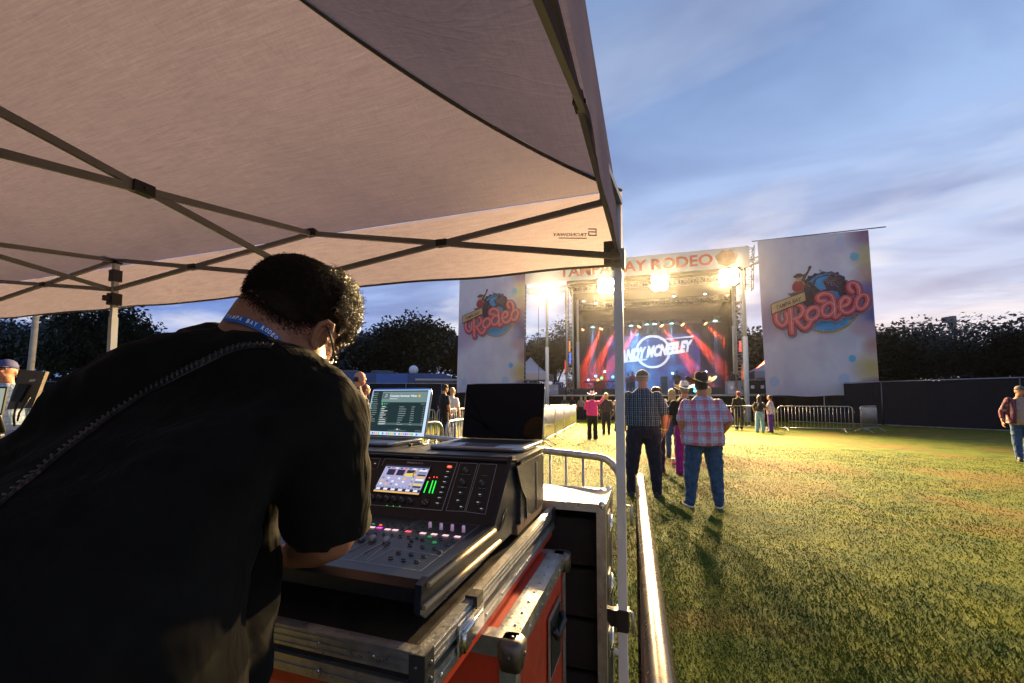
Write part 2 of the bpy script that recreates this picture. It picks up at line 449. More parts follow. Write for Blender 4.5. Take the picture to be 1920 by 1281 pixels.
TL = [(-60,596,34,0,'dark oak at the far left edge, beyond the lighting desk'),
 (30,590,36,2,'dark oak behind the man in the blue cap and the concrete pole'),
 (105,600,40,1,'dark oak between the concrete pole and the rear tent leg'),
 (182,572,30,0,'tall loose-crowned oak directly left of the rear tent leg'),
 (262,602,38,2,'oak peeking over the sound engineer\'s shoulder right of the rear tent leg'),
 (380,640,44,1,'low oak hidden mostly behind the sound engineer\'s back'),
 (520,640,46,2,'oak behind the sound engineer\'s head'),
 (640,630,46,0,'dark oak just right of the sound engineer\'s curly hair'),
 (690,606,44,1,'oak with a feathery top above the bald man'),
 (733,584,44,2,'tallest oak of the middle clump, above the left laptop'),
 (775,604,46,0,'oak on the right slope of the middle clump above the blue bus'),
 (822,600,48,1,'rounded oak just left of the left rodeo banner'),
 (862,618,50,2,'oak whose crown runs behind the left edge of the left rodeo banner'),
 (940,640,52,0,'oak hidden behind the left rodeo banner'),
 (998,630,52,1,'small thin oak right of the left rodeo banner'),
 (1045,612,50,2,'oak between the light tower pole and the stage'),
 (1408,562,44,0,'tall oak between the stage and the right rodeo banner'),
 (1465,600,48,1,'oak behind the right rodeo banner'),
 (1560,620,48,2,'oak behind the middle of the right rodeo banner'),
 (1640,612,44,2,'oak at the right edge of the right rodeo banner'),
 (1690,616,42,0,'round oak first to the right of the right rodeo banner'),
 (1738,622,42,1,'oak left of the boom lift tip above the black fence'),
 (1785,612,40,2,'broad dark oak under the boom lift tip'),
 (1835,634,42,0,'low oak with ragged gaps above the black fence'),
 (1902,612,34,1,'tall thin oak above the walking man at the right edge'),
 (1975,600,34,2,'oak at the far right edge of the field')]
for i, (a, t, y, kd, lb) in enumerate(TL): tree(a, t, y, kd, lb, 1.0 + .25*((i*7) % 3 - 1)*.5 + .12, i*1.7)
bm = MB(); rnd = random.Random(4); vs = []; fs = []
for i in range(26000):
    px_ = rnd.uniform(-260, 2150); y = rnd.uniform(46, 54); x = (px_-960)/780*y
    h = 3.1 + 1.2*noise.noise(V((x*.22, 3, 0))) + .8*noise.noise(V((x*.9, 9, 0)))
    z = h*rnd.random()**.7; p = V((x, y, z)); s = rnd.uniform(.1,.24)
    a = V((rnd.gauss(0,1), rnd.gauss(0,1), rnd.gauss(0,1))).normalized(); b2 = a.orthogonal().normalized()
    o = len(vs); vs += [p-a*s, p+b2*s*.6, p+a*s, p-b2*s*.6]; fs.append((o,o+1,o+2,o+3))
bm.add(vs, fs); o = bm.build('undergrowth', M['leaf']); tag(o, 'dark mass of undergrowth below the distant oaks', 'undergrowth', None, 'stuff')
# ---------------------------------------------------------------- fences
def run_fence(name, pts, h, label, capmat, m, base=True):
    e = empty(name, pts[0], 0, label, 'fence'); e.location.z = 0
    sh = MB(); rl = MB(); bs = MB()
    for a, c in zip(pts[:-1], pts[1:]):
        a, c = V(a), V(c); n = max(1, int((c-a).length/2.5)); t = (c-a).normalized(); nrm = V((t.y, -t.x, 0))
        nn = n*8
        for i in range(nn):
            p0 = a.lerp(c, i/nn); p1 = a.lerp(c, (i+1)/nn)
            f0 = nrm*(.035*math.sin(i*2.1)*(1 if i % 8 else 0)); f1 = nrm*(.035*math.sin((i+1)*2.1)*(1 if (i+1) % 8 else 0))
            z0 = h-.03*math.sin(math.pi*(i % 8)/8); z1 = h-.03*math.sin(math.pi*((i % 8)+1)/8)
            sh.quad(p0+f0+Z*.06, p1+f1+Z*.06, p1+f1+Z*z1, p0+f0+Z*z0)
        for i in range(n+1): rl.tube([a.lerp(c, i/n), a.lerp(c, i/n)+Z*(h+.03)], .03, 6)
        rl.tube([a+Z*(h+.02), c+Z*(h+.02)], .022, 6)
        bs.pbox(a + nrm*.10, c-a, nrm*.22, Z*.12)
    wparent(sh.build('mesh_screen', m), e); wparent(rl.build('frame', capmat), e)
    if base: wparent(bs.build('base_pipe', M['pale_pipe']), e)
M['screen'] = cloth('black_shade_mesh', (.012,.012,.016), .3, .3, 3)
M['pale_pipe'] = mat('pale_kerb', (.42,.45,.50), .6, 0, .25)
run_fence('fence', [V((24.5,12.5,0)), V((22.0,18.0,0)), V((19.9,22.4,0)), V((15.5,29,0))], 2.32, 'long black shade-cloth fence along the right side of the field', M['galv'], M['screen'])
run_fence('fence', [V((-34,27.5,0)), V((2.5,32.5,0))], 2.55, 'dark mesh fence in front of the blue bus, behind the left barriers', M['galv'], M['screen'], False)
# boom lift tip over the right trees
e = empty('boom_lift', (aty(1792,700,46).x, 46, 0), 0, 'black folded boom lift arm poking above the trees at right', 'boom lift')
b = MB(); bx = lambda x0, y0, x1, y1, r: b.tube([aty(x0,y0,46), aty(x1,y1,46)], r, 4)
bx(1795, 700, 1790, 625, .14); bx(1790, 625, 1776, 600, .12); bx(1794, 628, 1786, 602, .08)
wparent(b.build('arm', M['steel_dark']), e)
b = MB(); b.box(aty(1777, 600, 46.0), (.8,.6,.6)); b.box(aty(1786, 604, 46.0), (.4,.5,1.3)); wparent(b.build('basket', M['steel_dark']), e)
b = MB(); b.box(V((aty(1795,700,46).x, 46, .95)), (2.2,3.0,1.1)); 
for q in (-1, 1):
    for t in (-1, 1): b.lathe([(.4,-.14),(.42,0),(.4,.14)], V((aty(1795,700,46).x + q*1.0, 46+t*1.1, .42)), V((1,0,0)))
wparent(b.build('chassis', M['steel_dark']), e)
# concrete pole at left
e = empty('utility_pole', (ray(48,700).x*13, 13, 0), 0, 'pale concrete utility pole standing behind the lighting desk at left', 'utility pole')
b = MB(); b.tube([V((0,0,-.2)), V((.15,0,3)), V((.38,0,8.6))], [.085,.08,.055], 10); b.build('pole', mat('pole_concrete', (.34,.31,.28), .85, 0, .2, 8, bump=.3), e)
b = MB(); b.tube([V((-.9,0,8.1)), V((1.5,0,8.2))], .05, 6); b.build('crossarm', M['bark'], e)
# blue bus behind the left fence
e = empty('tour_bus', (-12.6, 36.5, 0), rad(7), 'long dark blue bus parked behind the left fence, roof vents on top', 'bus')
M['bus'] = mat('blue_bus_paint', (.015,.055,.20), .3, 0, .15, spec=.6)
b = MB()
prof = [(-7.4,.45),(-7.5,1.2),(-7.4,3.2),(-7.1,3.62),(6.5,3.62),(7.2,3.35),(7.5,2.4),(7.6,.9),(7.5,.45)]
b.prism([V((x, -1.25, z)) for x, z in prof], V((0,2.5,0))); b.build('body', M['bus'], e)
b = MB()
for i in range(7): b.box(V((-5.9+i*1.75, -1.262, 2.35)), (1.5,.02,.95))
b.build('window', mat('bus_glass', (.01,.012,.02), .08, 0, .1), e)
b = MB(); b.box(V((2.2,-1.275,3.0)), (2.6,.02,1.1)); b.build('panel', mat('bus_panel', (.05,.14,.42), .35), e)
for x in (-5.0, -1.6, 1.2):
    b = MB(); b.loft([(V((x,0,3.6)), V((1.0,0,0)), V((0,.6,0))), (V((x,0,3.82)), V((.95,0,0)), V((0,.55,0))), (V((x,0,3.9)), V((.7,0,0)), V((0,.4,0)))], 16, power=4); b.build('roof_vent', M['steel_dark'], e)
b = MB(); b.ell(V((3.9,-.3,3.95)), (.42,.42,.42)); b.lathe([(.2,0),(.2,.2)], V((3.9,-.3,3.6))); b.build('roof_dome', M['white'], e)
for x in (-5, 4.9):
    b = MB(); b.lathe([(.3,-.15),(.5,-.14),(.5,.14),(.3,.15)], V((x,-1.14,.5)), V((0,1,0))); b.build('wheel', M['black_plastic'], e)
e = empty('trailer', (-4.6, 35.0, 0), rad(7), 'low trailer with pale roof edge just left of the left banner', 'trailer')
b = MB(); b.box(V((0,0,1.75)), (6.5,2.2,2.3)); b.build('body', M['steel_dark'], e)
b = MB(); b.box(V((0,0,2.97)), (6.7,2.4,.14)); b.build('roof', mat('trailer_roof', (.5,.5,.5), .5), e)
for x in (-1.2, 1.2):
    b = MB(); b.lathe([(.2,-.12),(.36,-.11),(.36,.11),(.2,.12)], V((x,-1.0,.36)), V((0,1,0))); b.build('wheel', M['black_plastic'], e)
# ---------------------------------------------------------------- crowd barriers
def barrier_parts(e, L=2.3, top=1.1, bar_n=19, r=.019, fm='galv'):
    b = MB(); rc = .13; pts = []
    def arc(cx, cz, a0, a1):
        return [V((cx+rc*math.cos(rad(a)), 0, cz+rc*math.sin(rad(a)))) for a in np.linspace(a0, a1, 6)]
    lo = .18
    pts = [V((0,0,.05)), V((0,0,top-rc))] + arc(rc, top-rc, 180, 90) + arc(L-rc, top-rc, 90, 0) + [V((L,0,.05))]
    b.tube(pts, r, 10); b.tube([V((0,0,lo)), V((L,0,lo))], r*.9, 8)
    b.build('frame', M[fm], e)
    b = MB()
    for i in range(bar_n):
        x = L*(i+1)/(bar_n+1); b.tube([V((x,0,lo)), V((x,0,top))], .0075, 5)
    b.build('bars', M['galv'], e)
    for x in (.28, L-.28):
        b = MB(); b.tube([V((x,-.34,.015)), V((x,-.29,.05)), V((x,-.15,.14)), V((x,0,.175)), V((x,.15,.14)), V((x,.29,.05)), V((x,.34,.015))], .016, 8)
        b.build('foot', M['galv'], e)
    b = MB()
    for z in (.35, .85):
        b = MB(); b.tube([V((L+.02,0,z+.05)), V((L+.05,0,z+.05)), V((L+.05,0,z-.04))], .008, 6); b.build('hook', M['galv'], e)
bar0 = None
def barrier(p0, p1, label, scale=None):
    global bar0
    p0, p1 = V((p0[0], p0[1], 0)), V((p1[0], p1[1], 0)); d = p1-p0; rz = math.atan2(d.y, d.x)
    if bar0 is None:
        e = empty('crowd_barrier', p0, rz); barrier_parts(e); bar0 = e
    else: e = copy_tree(bar0); e.location = p0; e.rotation_euler = (0,0,rz)
    e.scale = (d.length/2.3, 1, 1)
    tag(e, label, 'barrier', 'steel crowd barriers')
def row(pts, labels):
    pts = [V((*p, 0)) for p in pts]; tot = sum((b_-a).length for a, b_ in zip(pts, pts[1:])); n = len(labels)
    def at(s):
        for a, b_ in zip(pts, pts[1:]):
            l = (b_-a).length
            if s <= l+1e-6: return a.lerp(b_, s/l)
            s -= l
        return pts[-1]
    for i, lb in enumerate(labels):
        a, c = at(tot*i/n), at(tot*(i+1)/n); t = (c-a).normalized()*.05
        barrier(a+t, c-t, lb)
ordn = ['first', 'second', 'third', 'fourth', 'fifth', 'sixth', 'seventh', 'eighth', 'ninth', 'tenth']
row([(-2.2,3.9),(-1.0,5.6),(.95,12.6),(3.3,21.5)], [f'{o_} galvanised barrier from the near end of the left walkway\'s inner row' for o_ in ordn[:8]])
row([(-4.6,8.5),(-2.3,12.2),(1.35,19.0),(3.4,24.5)], [f'{o_} galvanised barrier from the near end of the left walkway\'s outer row' for o_ in ordn[:8]])
row([(7.2,21.6),(10.9,18.4),(14.1,17.2)], ['barrier right behind the light-blue jeans girl', 'barrier behind the woman in purple trousers, left of the banner pole', 'full barrier in front of the white banner pole'][:3])
barrier((14.45,17.3),(16.25,18.6), 'angled end barrier turned away at the right end of the row')
# near right barrier and the one across behind the laptops
A_ = onp(1240,1281,(0,0,1.12),Z); B_ = onp(1199,885,(0,0,1.12),Z)
dd = (V((B_.x,B_.y,0))-V((A_.x,A_.y,0))).normalized()
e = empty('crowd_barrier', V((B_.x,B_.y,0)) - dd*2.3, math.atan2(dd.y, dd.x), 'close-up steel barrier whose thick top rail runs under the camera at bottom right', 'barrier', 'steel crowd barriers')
barrier_parts(e, 2.3, 1.12, 19, .0172, 'near_steel')
A_ = onp(1165,862,(0,0,1.12),Z); B_ = onp(800,819,(0,0,1.12),Z)
dd = (V((B_.x,B_.y,0))-V((A_.x,A_.y,0))).normalized(); P_ = V((A_.x,A_.y,0))
e = empty('crowd_barrier', P_ + dd*2.3, math.atan2(-dd.y, -dd.x), 'steel barrier across the tent corner just behind the black laptop', 'barrier', 'steel crowd barriers')
barrier_parts(e, 2.3, 1.12, 19, .019)
# ---------------------------------------------------------------- canopy
P1 = aty(1171, 748, 1.62); P1.z = 0
def cp(a, b_, h): return V((P1.x, P1.y, 0)) + L2*a - F2*b_ + Z*(CAMZ+h)
def fabric(name, seam=False):
    m, nt, out = new_mat(name); k = N(nt)
    co = k.coord()
    loc = k.mapping(co, (1,1,1), (0,0,-math.atan2(F2.x, F2.y)*-1))
    wv = k.noise(k.mapping(loc, (6, 160, 60)), 1.5, 3, .6)
    wv2 = k.noise(k.mapping(loc, (160, 6, 60)), 1.5, 3, .6)
    weave = k.math('ADD', k.math('MULTIPLY', wv, .6), k.math('MULTIPLY', wv2, .4))
    cloud = k.noise(co, 1.3, 4, .5)
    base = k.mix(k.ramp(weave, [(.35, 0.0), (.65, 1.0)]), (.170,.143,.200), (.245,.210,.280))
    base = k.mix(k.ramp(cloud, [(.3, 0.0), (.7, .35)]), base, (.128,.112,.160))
    crease = k.noise(k.mapping(loc, (.55, 2.1, 1.2)), 2.4, 3, .5, 1.6)
    cre = k.ramp(k.math('ABSOLUTE', k.math('SUBTRACT', crease, .5)), [(0.0, 1.0), (.035, 0.0)])
    wr = k.noise(co, 3.2, 3, .5, .8)
    hgt = k.math('ADD', k.math('MULTIPLY', cre, .10), k.math('MULTIPLY', wr, .6))
    bp = k.bump(hgt, .09, .03)
    d_ = k.n('ShaderNodeBsdfDiffuse'); t_ = k.n('ShaderNodeBsdfTranslucent'); mx = k.n('ShaderNodeMixShader'); mx.inputs[0].default_value = .30
    k.L(base, d_.inputs[0]); k.L(base, t_.inputs[0]); k.L(bp, d_.inputs['Normal']); k.L(bp, t_.inputs['Normal'])
    k.L(d_.outputs[0], mx.inputs[1]); k.L(t_.outputs[0], mx.inputs[2])
    rf = k.n('ShaderNodeBsdfRefraction'); rf.inputs['Roughness'].default_value = .92; rf.inputs['IOR'].default_value = 1.3; rf.inputs[0].default_value = (.62,.52,.50,1)
    m2 = k.n('ShaderNodeMixShader'); m2.inputs[0].default_value = .012; k.L(mx.outputs[0], m2.inputs[1]); k.L(rf.outputs[0], m2.inputs[2]); k.L(m2.outputs[0], out.inputs[0])
    return m
M['fabric'] = fabric('canopy_fabric')
M['hem_tan'] = mat('tan_nylon_collar', (.30,.25,.19), .6)
M['hem'] = cloth('hem_binding', (.16,.145,.14), .1)
tent = empty('canopy_tent', (P1.x, P1.y, 0), 0, 'large pop-up canopy with white fabric roof arching over the sound desk', 'canopy tent')
H0 = .835
def hh(s): return H0 + .1137*s + .288*s*s
LA, LB = 6.0, 3.0
def sheet(b, f, nu, nv):
    vs = [f(i/nu, j/nv) for j in range(nv+1) for i in range(nu+1)]
    fs = [(j*(nu+1)+i, j*(nu+1)+i+1, (j+1)*(nu+1)+i+1, (j+1)*(nu+1)+i) for j in range(nv) for i in range(nu)]
    b.add(vs, fs, None, True)
def wob(a, b_): return .012*noise.noise(V((a*1.6, b_*1.6, 0))) + .006*noise.noise(V((a*5, b_*3, 2)))
def rp(a, b_, s):
    edge = min(1, s*5)
    return cp(a + .023*max(0, 1-a/.3), b_, hh(s) + wob(a, b_)*edge)
b = MB()
sheet(b, lambda u, v: rp(v*1.5 + (LA-3*v)*u, v*1.5, v*1.5), 90, 30)                    # field side
sheet(b, lambda u, v: rp(v*1.5 + (LA-3*v)*u, LB-v*1.5, v*1.5), 60, 20)
sheet(b, lambda u, v: rp(v*1.5, v*1.5 + (LB-3*v)*u, v*1.5), 50, 30)                    # right side
sheet(b, lambda u, v: rp(LA-v*1.5, v*1.5 + (LB-3*v)*u, v*1.5), 30, 20)
wparent(b.build('roof', M['fabric']), tent)
def val(a, b_, t, nx):          # valance point, t 0 top .. 1 bottom, nx outward normal
    s = a + b_*1.3
    rip = .007*t*math.sin(s*5.1) + .005*t*math.sin(s*11.7+1)
    drop = .30 - .012*a
    return cp(a, b_, H0 + .004 - drop*t + .004*math.sin(s*7)*t) + nx*((.012 if nx is not R2 else -.023) + rip*(1 if nx is not R2 else .4) + .015*t)
b = MB()
sheet(b, lambda u, v: val(LA*u, 0, v, F2), 120, 8)
sheet(b, lambda u, v: val(0, LB*u, v, R2), 70, 8)
sheet(b, lambda u, v: val(LA, LB*u, v, L2), 40, 4)
sheet(b, lambda u, v: val(LA*u, LB, v, -F2), 60, 4)
wparent(b.build('valance', M['fabric']), tent)
b = MB()
b.tube([val(LA*i/80, 0, 1, F2) for i in range(81)], .0055, 5)
for a0, d_ in ((0, 1),):
    b.tube([cp(s, s, hh(s)-.004) for s in np.linspace(0, 1.5, 24)], .0065, 5)
wparent(b.build('hem_binding', M['hem']), tent)
IN = .05
def truss_pt(a, b_, h): return cp(a, b_, h)
def bar(p, q, r=.0115):
    b = MB(); d = (q-p); t = d.normalized(); sd = t.cross(Z).normalized(); up = sd.cross(t)
    b.pbox(p - sd*r*.6 - up*r, sd*r*1.2, up*2*r, d)
    wparent(b.build('truss_bar', M['bar']), tent)
def joint(p, ax, sz=.026):
    b = MB(); sd = ax.cross(Z).normalized(); b.box(p, (sz*1.9, sz*1.0, sz*1.15), (ax, sd, Z)); b.lathe([(.005,-.5*sz-.004),(.005,.5*sz+.004)], p, sd, 8)
    wparent(b.build('bracket', M['black_plastic']), tent)
TOP, LOW = .775, .545
# field-side truss: two scissors per 3 m bay, two bays
for a0, t0, l0, t1, l1, tm, lm in ((0, TOP, LOW, .845, .665, .825, .60), (3.0, .845, .665, .90, .72, .86, .66)):
    for s0, s1, ta, la, tb, lb in ((a0+.02, a0+1.5, t0, l0, tm, lm), (a0+1.5, a0+2.98, tm, lm, t1, l1)):
        bar(cp(s0, IN, ta), cp(s1, IN+.012, lb)); bar(cp(s0, IN+.014, la), cp(s1, IN, tb))
        f_ = (ta-la)/((ta-la)+(tb-lb)); joint(cp(s0+(s1-s0)*f_, IN+.007, ta+(lb-ta)*f_), L2)
    joint(cp(a0+1.5, IN, tm+.004), L2, .03); joint(cp(a0+1.5, IN, lm), L2, .026)
# middle trusses running back to the hub
for a0, t0, l0 in ((1.5, .825, .60), (3.0, .845, .665), (4.5, .86, .66)):
    for c0, c1, ta, la, tb, lb in ((IN, 1.5, t0, l0, t0+.0, l0+.0), (1.5, 2.95, t0, l0, t0, l0)):
        bar(cp(a0, c0, ta), cp(a0+.012, c1, lb-.03)); bar(cp(a0+.014, c0, la), cp(a0, c1, tb-.02))
        joint(cp(a0+.007, (c0+c1)/2, (ta+lb)/2-.012), F2, .032)
# right side truss
for c0, c1, i0, i1 in ((.02, 1.5, .004, .085), (1.5, 2.98, .085, .03)):
    bar(cp(i0, c0, TOP), cp(i1, c1, LOW+.02)); bar(cp(i0+.010, c0, LOW+.02), cp(i1, c1, TOP+.01)); joint(cp((i0+i1)/2+.005, (c0+c1)/2, (TOP+LOW)/2+.015), F2, .022)
for a_, b2_, hx in ((0,0,0), (3,0,.06), (6,0,.1), (0,3,0), (3,3,.05), (6,3,.05)):
    sa = IN-.012 if a_ == 0 else (-IN if a_ == 6 else 0); sb = IN if b2_ == 0 else -IN
    if a_ == 0 and b2_ == 0: sa, sb = .016, .02
    top = TOP+.02+hx; p = cp(a_+sa, b2_+sb, 0); p.z = 0
    b = MB(); rr_ = .0165
    b.box(p + Z*((CAMZ+LOW-.05)/2), (rr_*2, rr_*2, CAMZ+LOW-.05), (R2, F2, Z))
    b.box(p + Z*((CAMZ+LOW-.06)+(top-LOW+.06)/2), (rr_*1.6, rr_*1.6, top-LOW+.06), (R2, F2, Z))
    b.box(p + Z*.006, (.09,.09,.012), (R2, F2, Z))
    leg = wparent(b.build('leg', M['pole']), tent)
    mm = M['hem_tan'] if (a_, b2_) == (0, 0) else M['black_plastic']
    b = MB(); b.box(p + Z*(CAMZ+top-.01) + L2*(.012 if (a_, b2_) == (0, 0) else 0), (.040,.045,.04), (R2, F2, Z)); wparent(b.build('collar', mm), tent)
    b = MB(); b.box(p+Z*(CAMZ+LOW+hx), (.052,.052,.07), (R2, F2, Z)); b.box(p+Z*(CAMZ+LOW+hx)-F2*.038, (.03,.03,.03), (R2, F2, Z)); wparent(b.build('collar', mm), tent)
    b = MB(); b.box(p + Z*.595, (.044,.044,.078), (R2, F2, Z)); b.prism([p+Z*.56+L2*.02, p+Z*.56+L2*.045, p+Z*.60+L2*.07, p+Z*.625+L2*.075, p+Z*.62+L2*.02], F2*.03); wparent(b.build('slider', M['black_plastic']), tent)
    if a_ == 3: b = MB(); b.box(p+Z*(CAMZ+(top+LOW+hx)/2+.02), (.046,.046,.07), (R2, F2, Z)); wparent(b.build('slider', M['black_plastic']), tent)
# corner cap and mirrored brand print seen through the fabric
b = MB(); b.box(cp(.06,.04,H0-.03), (.04,.04,.05), (R2,F2,Z)); b.prism([cp(.03,.01,.45+.08), cp(.07,.01,.45+.08), cp(.07,.01,.62), cp(.03,.01,.62)], -F2*.02)
wparent(b.build('corner_cap', M['hem']), tent)
q0 = onp(1119, 447, cp(0,-.0,0), F2); q1 = onp(1034, 446, cp(0,-.0,0), F2)
b = MB(); o_ = q0 - F2*.008; xd = (q1-q0).normalized()
xl = onp(1104,440,cp(0,0,0),F2) - F2*.008
b.text('TRONGWAY', onp(1101,445,cp(0,0,0),F2)-F2*.008, xd, Z, width=(onp(1101,445,cp(0,0,0),F2)-onp(1036,448,cp(0,0,0),F2)).length, height=.014, bold=.02, shear=-.2)
sl = (onp(1119,430,cp(0,0,0),F2)-F2*.008)
b.pbox(sl, xd*.036, -Z*.004, F2*.001); b.pbox(sl, xd*.004, -Z*.026, F2*.001); b.pbox(sl-Z*.012, xd*.03, -Z*.004, F2*.001); b.pbox(sl+xd*.030-Z*.012, xd*.004, -Z*.016, F2*.001); b.pbox(sl-Z*.026, xd*.034, -Z*.004, F2*.001)
b.pbox(onp(1101,447.5,cp(0,0,0),F2)-F2*.008, xd*.118, -Z*.0035, F2*.001)
wparent(b.build('lettering', mat('brand_print', (.06,.05,.05), .8)), tent)
# ---------------------------------------------------------------- stage
DECK = 1.72
def su(px, v, py=700): return onst(px, py, v).dot(SU)
UL, UR = su(1018, 0), su(1432, 0)
IL, IR = su(1072, 0), su(1392, 0)
stage = empty('stage', sp((UL+UR)/2, 4.5, 0), 0, 'outdoor concert stage with black roof, towers and dark skirt', 'stage')
def sbox(b, u0, u1, v0, v1, z0, z1, mi=None): return b.pbox(sp(u0, v0, z0), SU*(u1-u0), SV*(v1-v0), Z*(z1-z0), mi)
b = MB(); sbox(b, UL, UR, 0, 10.5, DECK-.16, DECK); sbox(b, UL-2.6, UL-.01, 1.2, 7, DECK-.16, DECK-.004); sbox(b, UR+.01, UR+2.5, 1.2, 7, DECK-.16, DECK-.004)
wparent(b.build('deck', mat('deck', (.05,.05,.06), .35, 0, .3, 3, rv=.1)), stage)
b = MB(); n = 90
def skirt(u0, u1, v):
    m_ = int((u1-u0)*7)
    for i in range(m_):
        a, c = u0+(u1-u0)*i/m_, u0+(u1-u0)*(i+1)/m_
        b.quad(sp(a, v-.03*math.sin(i*1.9), 0), sp(c, v-.03*math.sin((i+1)*1.9), 0), sp(c, v-.03*math.sin((i+1)*1.9), DECK-.16), sp(a, v-.03*math.sin(i*1.9), DECK-.16))
for q_ in ((UL, UR, .06), (UL-2.6, UL, 1.3), (UR, UR+2.5, 1.3)): b = MB(); skirt(*q_); wparent(b.build('skirt', M['black_cloth']), stage)
None
b = MB(); b.pbox(sp(UL, -.012, DECK-.09), SU*(UR-UL), SV*.01, Z*.05); wparent(b.build('edge_trim', M['alu']), stage)
# roof: black skin, sloping down to the back
ZF, ZB = 9.45, 7.9
b = MB(); b.prism([sp(IL-.3, -.2, ZF), sp(IL-.3, 10.2, ZB), sp(IL-.3, 10.2, ZB+.5), sp(IL-.3, 5, 9.9), sp(IL-.3, -.2, ZF+1.15)], SU*(IR-IL+.6))
wparent(b.build('roof', M['stage_black']), stage)
def drape(u0, v0, u1, v1, z0, z1, name='drape'):
    b = MB(); a, c = V((u0, v0)), V((u1, v1)); L = (c-a).length; n = int(L*9); t = (c-a)/L; nn = V((t.y, -t.x))
    for i in range(n):
        p0 = a + t*(L*i/n) + nn*(.07*math.sin(i*1.4)); p1 = a + t*(L*(i+1)/n) + nn*(.07*math.sin((i+1)*1.4))
        b.quad(sp(p0.x, p0.y, z0), sp(p1.x, p1.y, z0), sp(p1.x, p1.y, z1), sp(p0.x, p0.y, z1))
    wparent(b.build(name, M['black_cloth']), stage)
drape(IL-.1, 9.9, IR+.1, 9.9, DECK, 8.1); drape(IL, 1.2, IL-.1, 9.9, DECK, 9.3); drape(IR, 1.2, IR+.1, 9.9, DECK, 9.3)
# trusses
def truss(b, p, q, w, up=None, n=None, r=.028):
    p, q = V(p), V(q); t = (q-p).normalized(); a = t.cross(up or Z)
    if a.length < .1: a = SU.copy()
    a.normalize(); c = t.cross(a).normalized(); L = (q-p).length; n = n or max(2, int(L/w))
    cs = [a*w/2*i + c*w/2*j for i, j in ((1,1),(1,-1),(-1,-1),(-1,1))]
    for o in cs: b.tube([p+o, q+o], r, 6)
    for i in range(n):
        x, y = p + t*(L*i/n), p + t*(L*(i+1)/n)
        for k_ in range(4):
            o1, o2 = cs[k_], cs[(k_+1) % 4]
            if i % 2: o1, o2 = o2, o1
            b.tube([x+o1, y+o2], r*.55, 5, cap=False)
            b.tube([x+cs[k_], x+cs[(k_+1) % 4]], r*.55, 5, cap=False)
M['truss'] = mat('aluminium_truss', (.42,.42,.43), .4, .8, .15)
for v, z in ((.3, 9.15), (3.2, 8.5), (6.2, 7.55)):
    b = MB(); truss(b, sp(IL, v, z), sp(IR, v, z), .4, n=28); wparent(b.build('roof_truss', M['truss']), stage)
for u in (IL-.15, IR-.1):
    for v in (.25, 9.6):
        b = MB(); truss(b, sp(u, v, DECK), sp(u, v, 9.2 if v < 1 else 7.9), .42, n=18); wparent(b.build('tower', M['truss']), stage)
# hydraulic legs and plain poles
for px, v, r, z0, z1 in ((1026, -.1, .11, 0, 9.2), (1084, .9, .09, DECK, 8.6), (1379, .9, .12, DECK+1.3, 8.7), (1399, -.1, .13, 0, 9.6)):
    b = MB(); u = su(px, v); b.tube([sp(u, v, z0), sp(u, v, z0+(z1-z0)*.55)], r*1.15, 12); b.tube([sp(u, v, z0+(z1-z0)*.55), sp(u, v, z1)], r*.85, 12)
    wparent(b.build('support_pole', M['pole']), stage)
b = MB(); truss(b, sp(su(1024, -.1)-1.3, -.15, 9.15), sp(IL, -.15, 9.15), .38); wparent(b.build('outrigger_truss', M['truss']), stage)
b = MB(); truss(b, sp(IR, -.15, 9.7), sp(IR+1.2, -.15, 10.1), .35)
wparent(b.build('outrigger_truss', M['truss']), stage); b = MB(); truss(b, sp(su(1408,0), .0, 8.2), sp(su(1412,0), .0, 11.0), .45, n=9)
wparent(b.build('outrigger_truss', M['truss']), stage)
b = MB()
for px in (1009, 1060, 1066): b.tube([sp(su(px, -.1), .1, DECK if px > 1020 else .3), sp(su(px, -.1), .1, 9.1)], .022, 5)
wparent(b.build('cable', M['steel_dark']), stage)
# front banner strip
ZB0, ZB1 = 9.58, 10.86
u0, u1 = su(984, -.5), su(1412, -.5)
bs = empty('stage_sign', sp((u0+u1)/2, -.5, ZB0), 0, 'long white banner reading TAMPA BAY RODEO across the stage roof front', 'sign')
b = MB(); N_ = 60
b.add([sp(u0+(u1-u0)*i/N_, -.5+.02*math.sin(i*1.3), z) for z in (ZB0, ZB1) for i in range(N_+1)], [(i, i+1, N_+2+i, N_+1+i) for i in range(N_)], None, True)
wparent(b.build('banner_cloth', mat('banner_white', (.72,.68,.66), .7, 0, .06, .8)), bs)
b = MB(); M['sign_red'] = mat('sign_red', (.62,.07,.04), .6, 0, .1)
uu0, uu1 = su(1050, -.53), su(1342, -.53)
b.text('TAMPA BAY RODEO', sp((uu0+uu1)/2, -.535, (ZB0+ZB1)/2), SU, Z, width=uu1-uu0, height=.74, bold=.03, center=True)
wparent(b.build('lettering', M['sign_red']), bs)
b = MB(); uc = su(1368, -.53)
b.prism([sp(uc+.62*math.cos(a)*(1+.10*math.sin(5*a)), -.54, (ZB0+ZB1)/2+.5*math.sin(a)*(1+.1*math.sin(7*a))) for a in np.linspace(0, 6.1, 26)], SV*.004)
wparent(b.build('emblem', mat('emblem_brown', (.35,.16,.08), .7, 0, .5, 3)), bs)
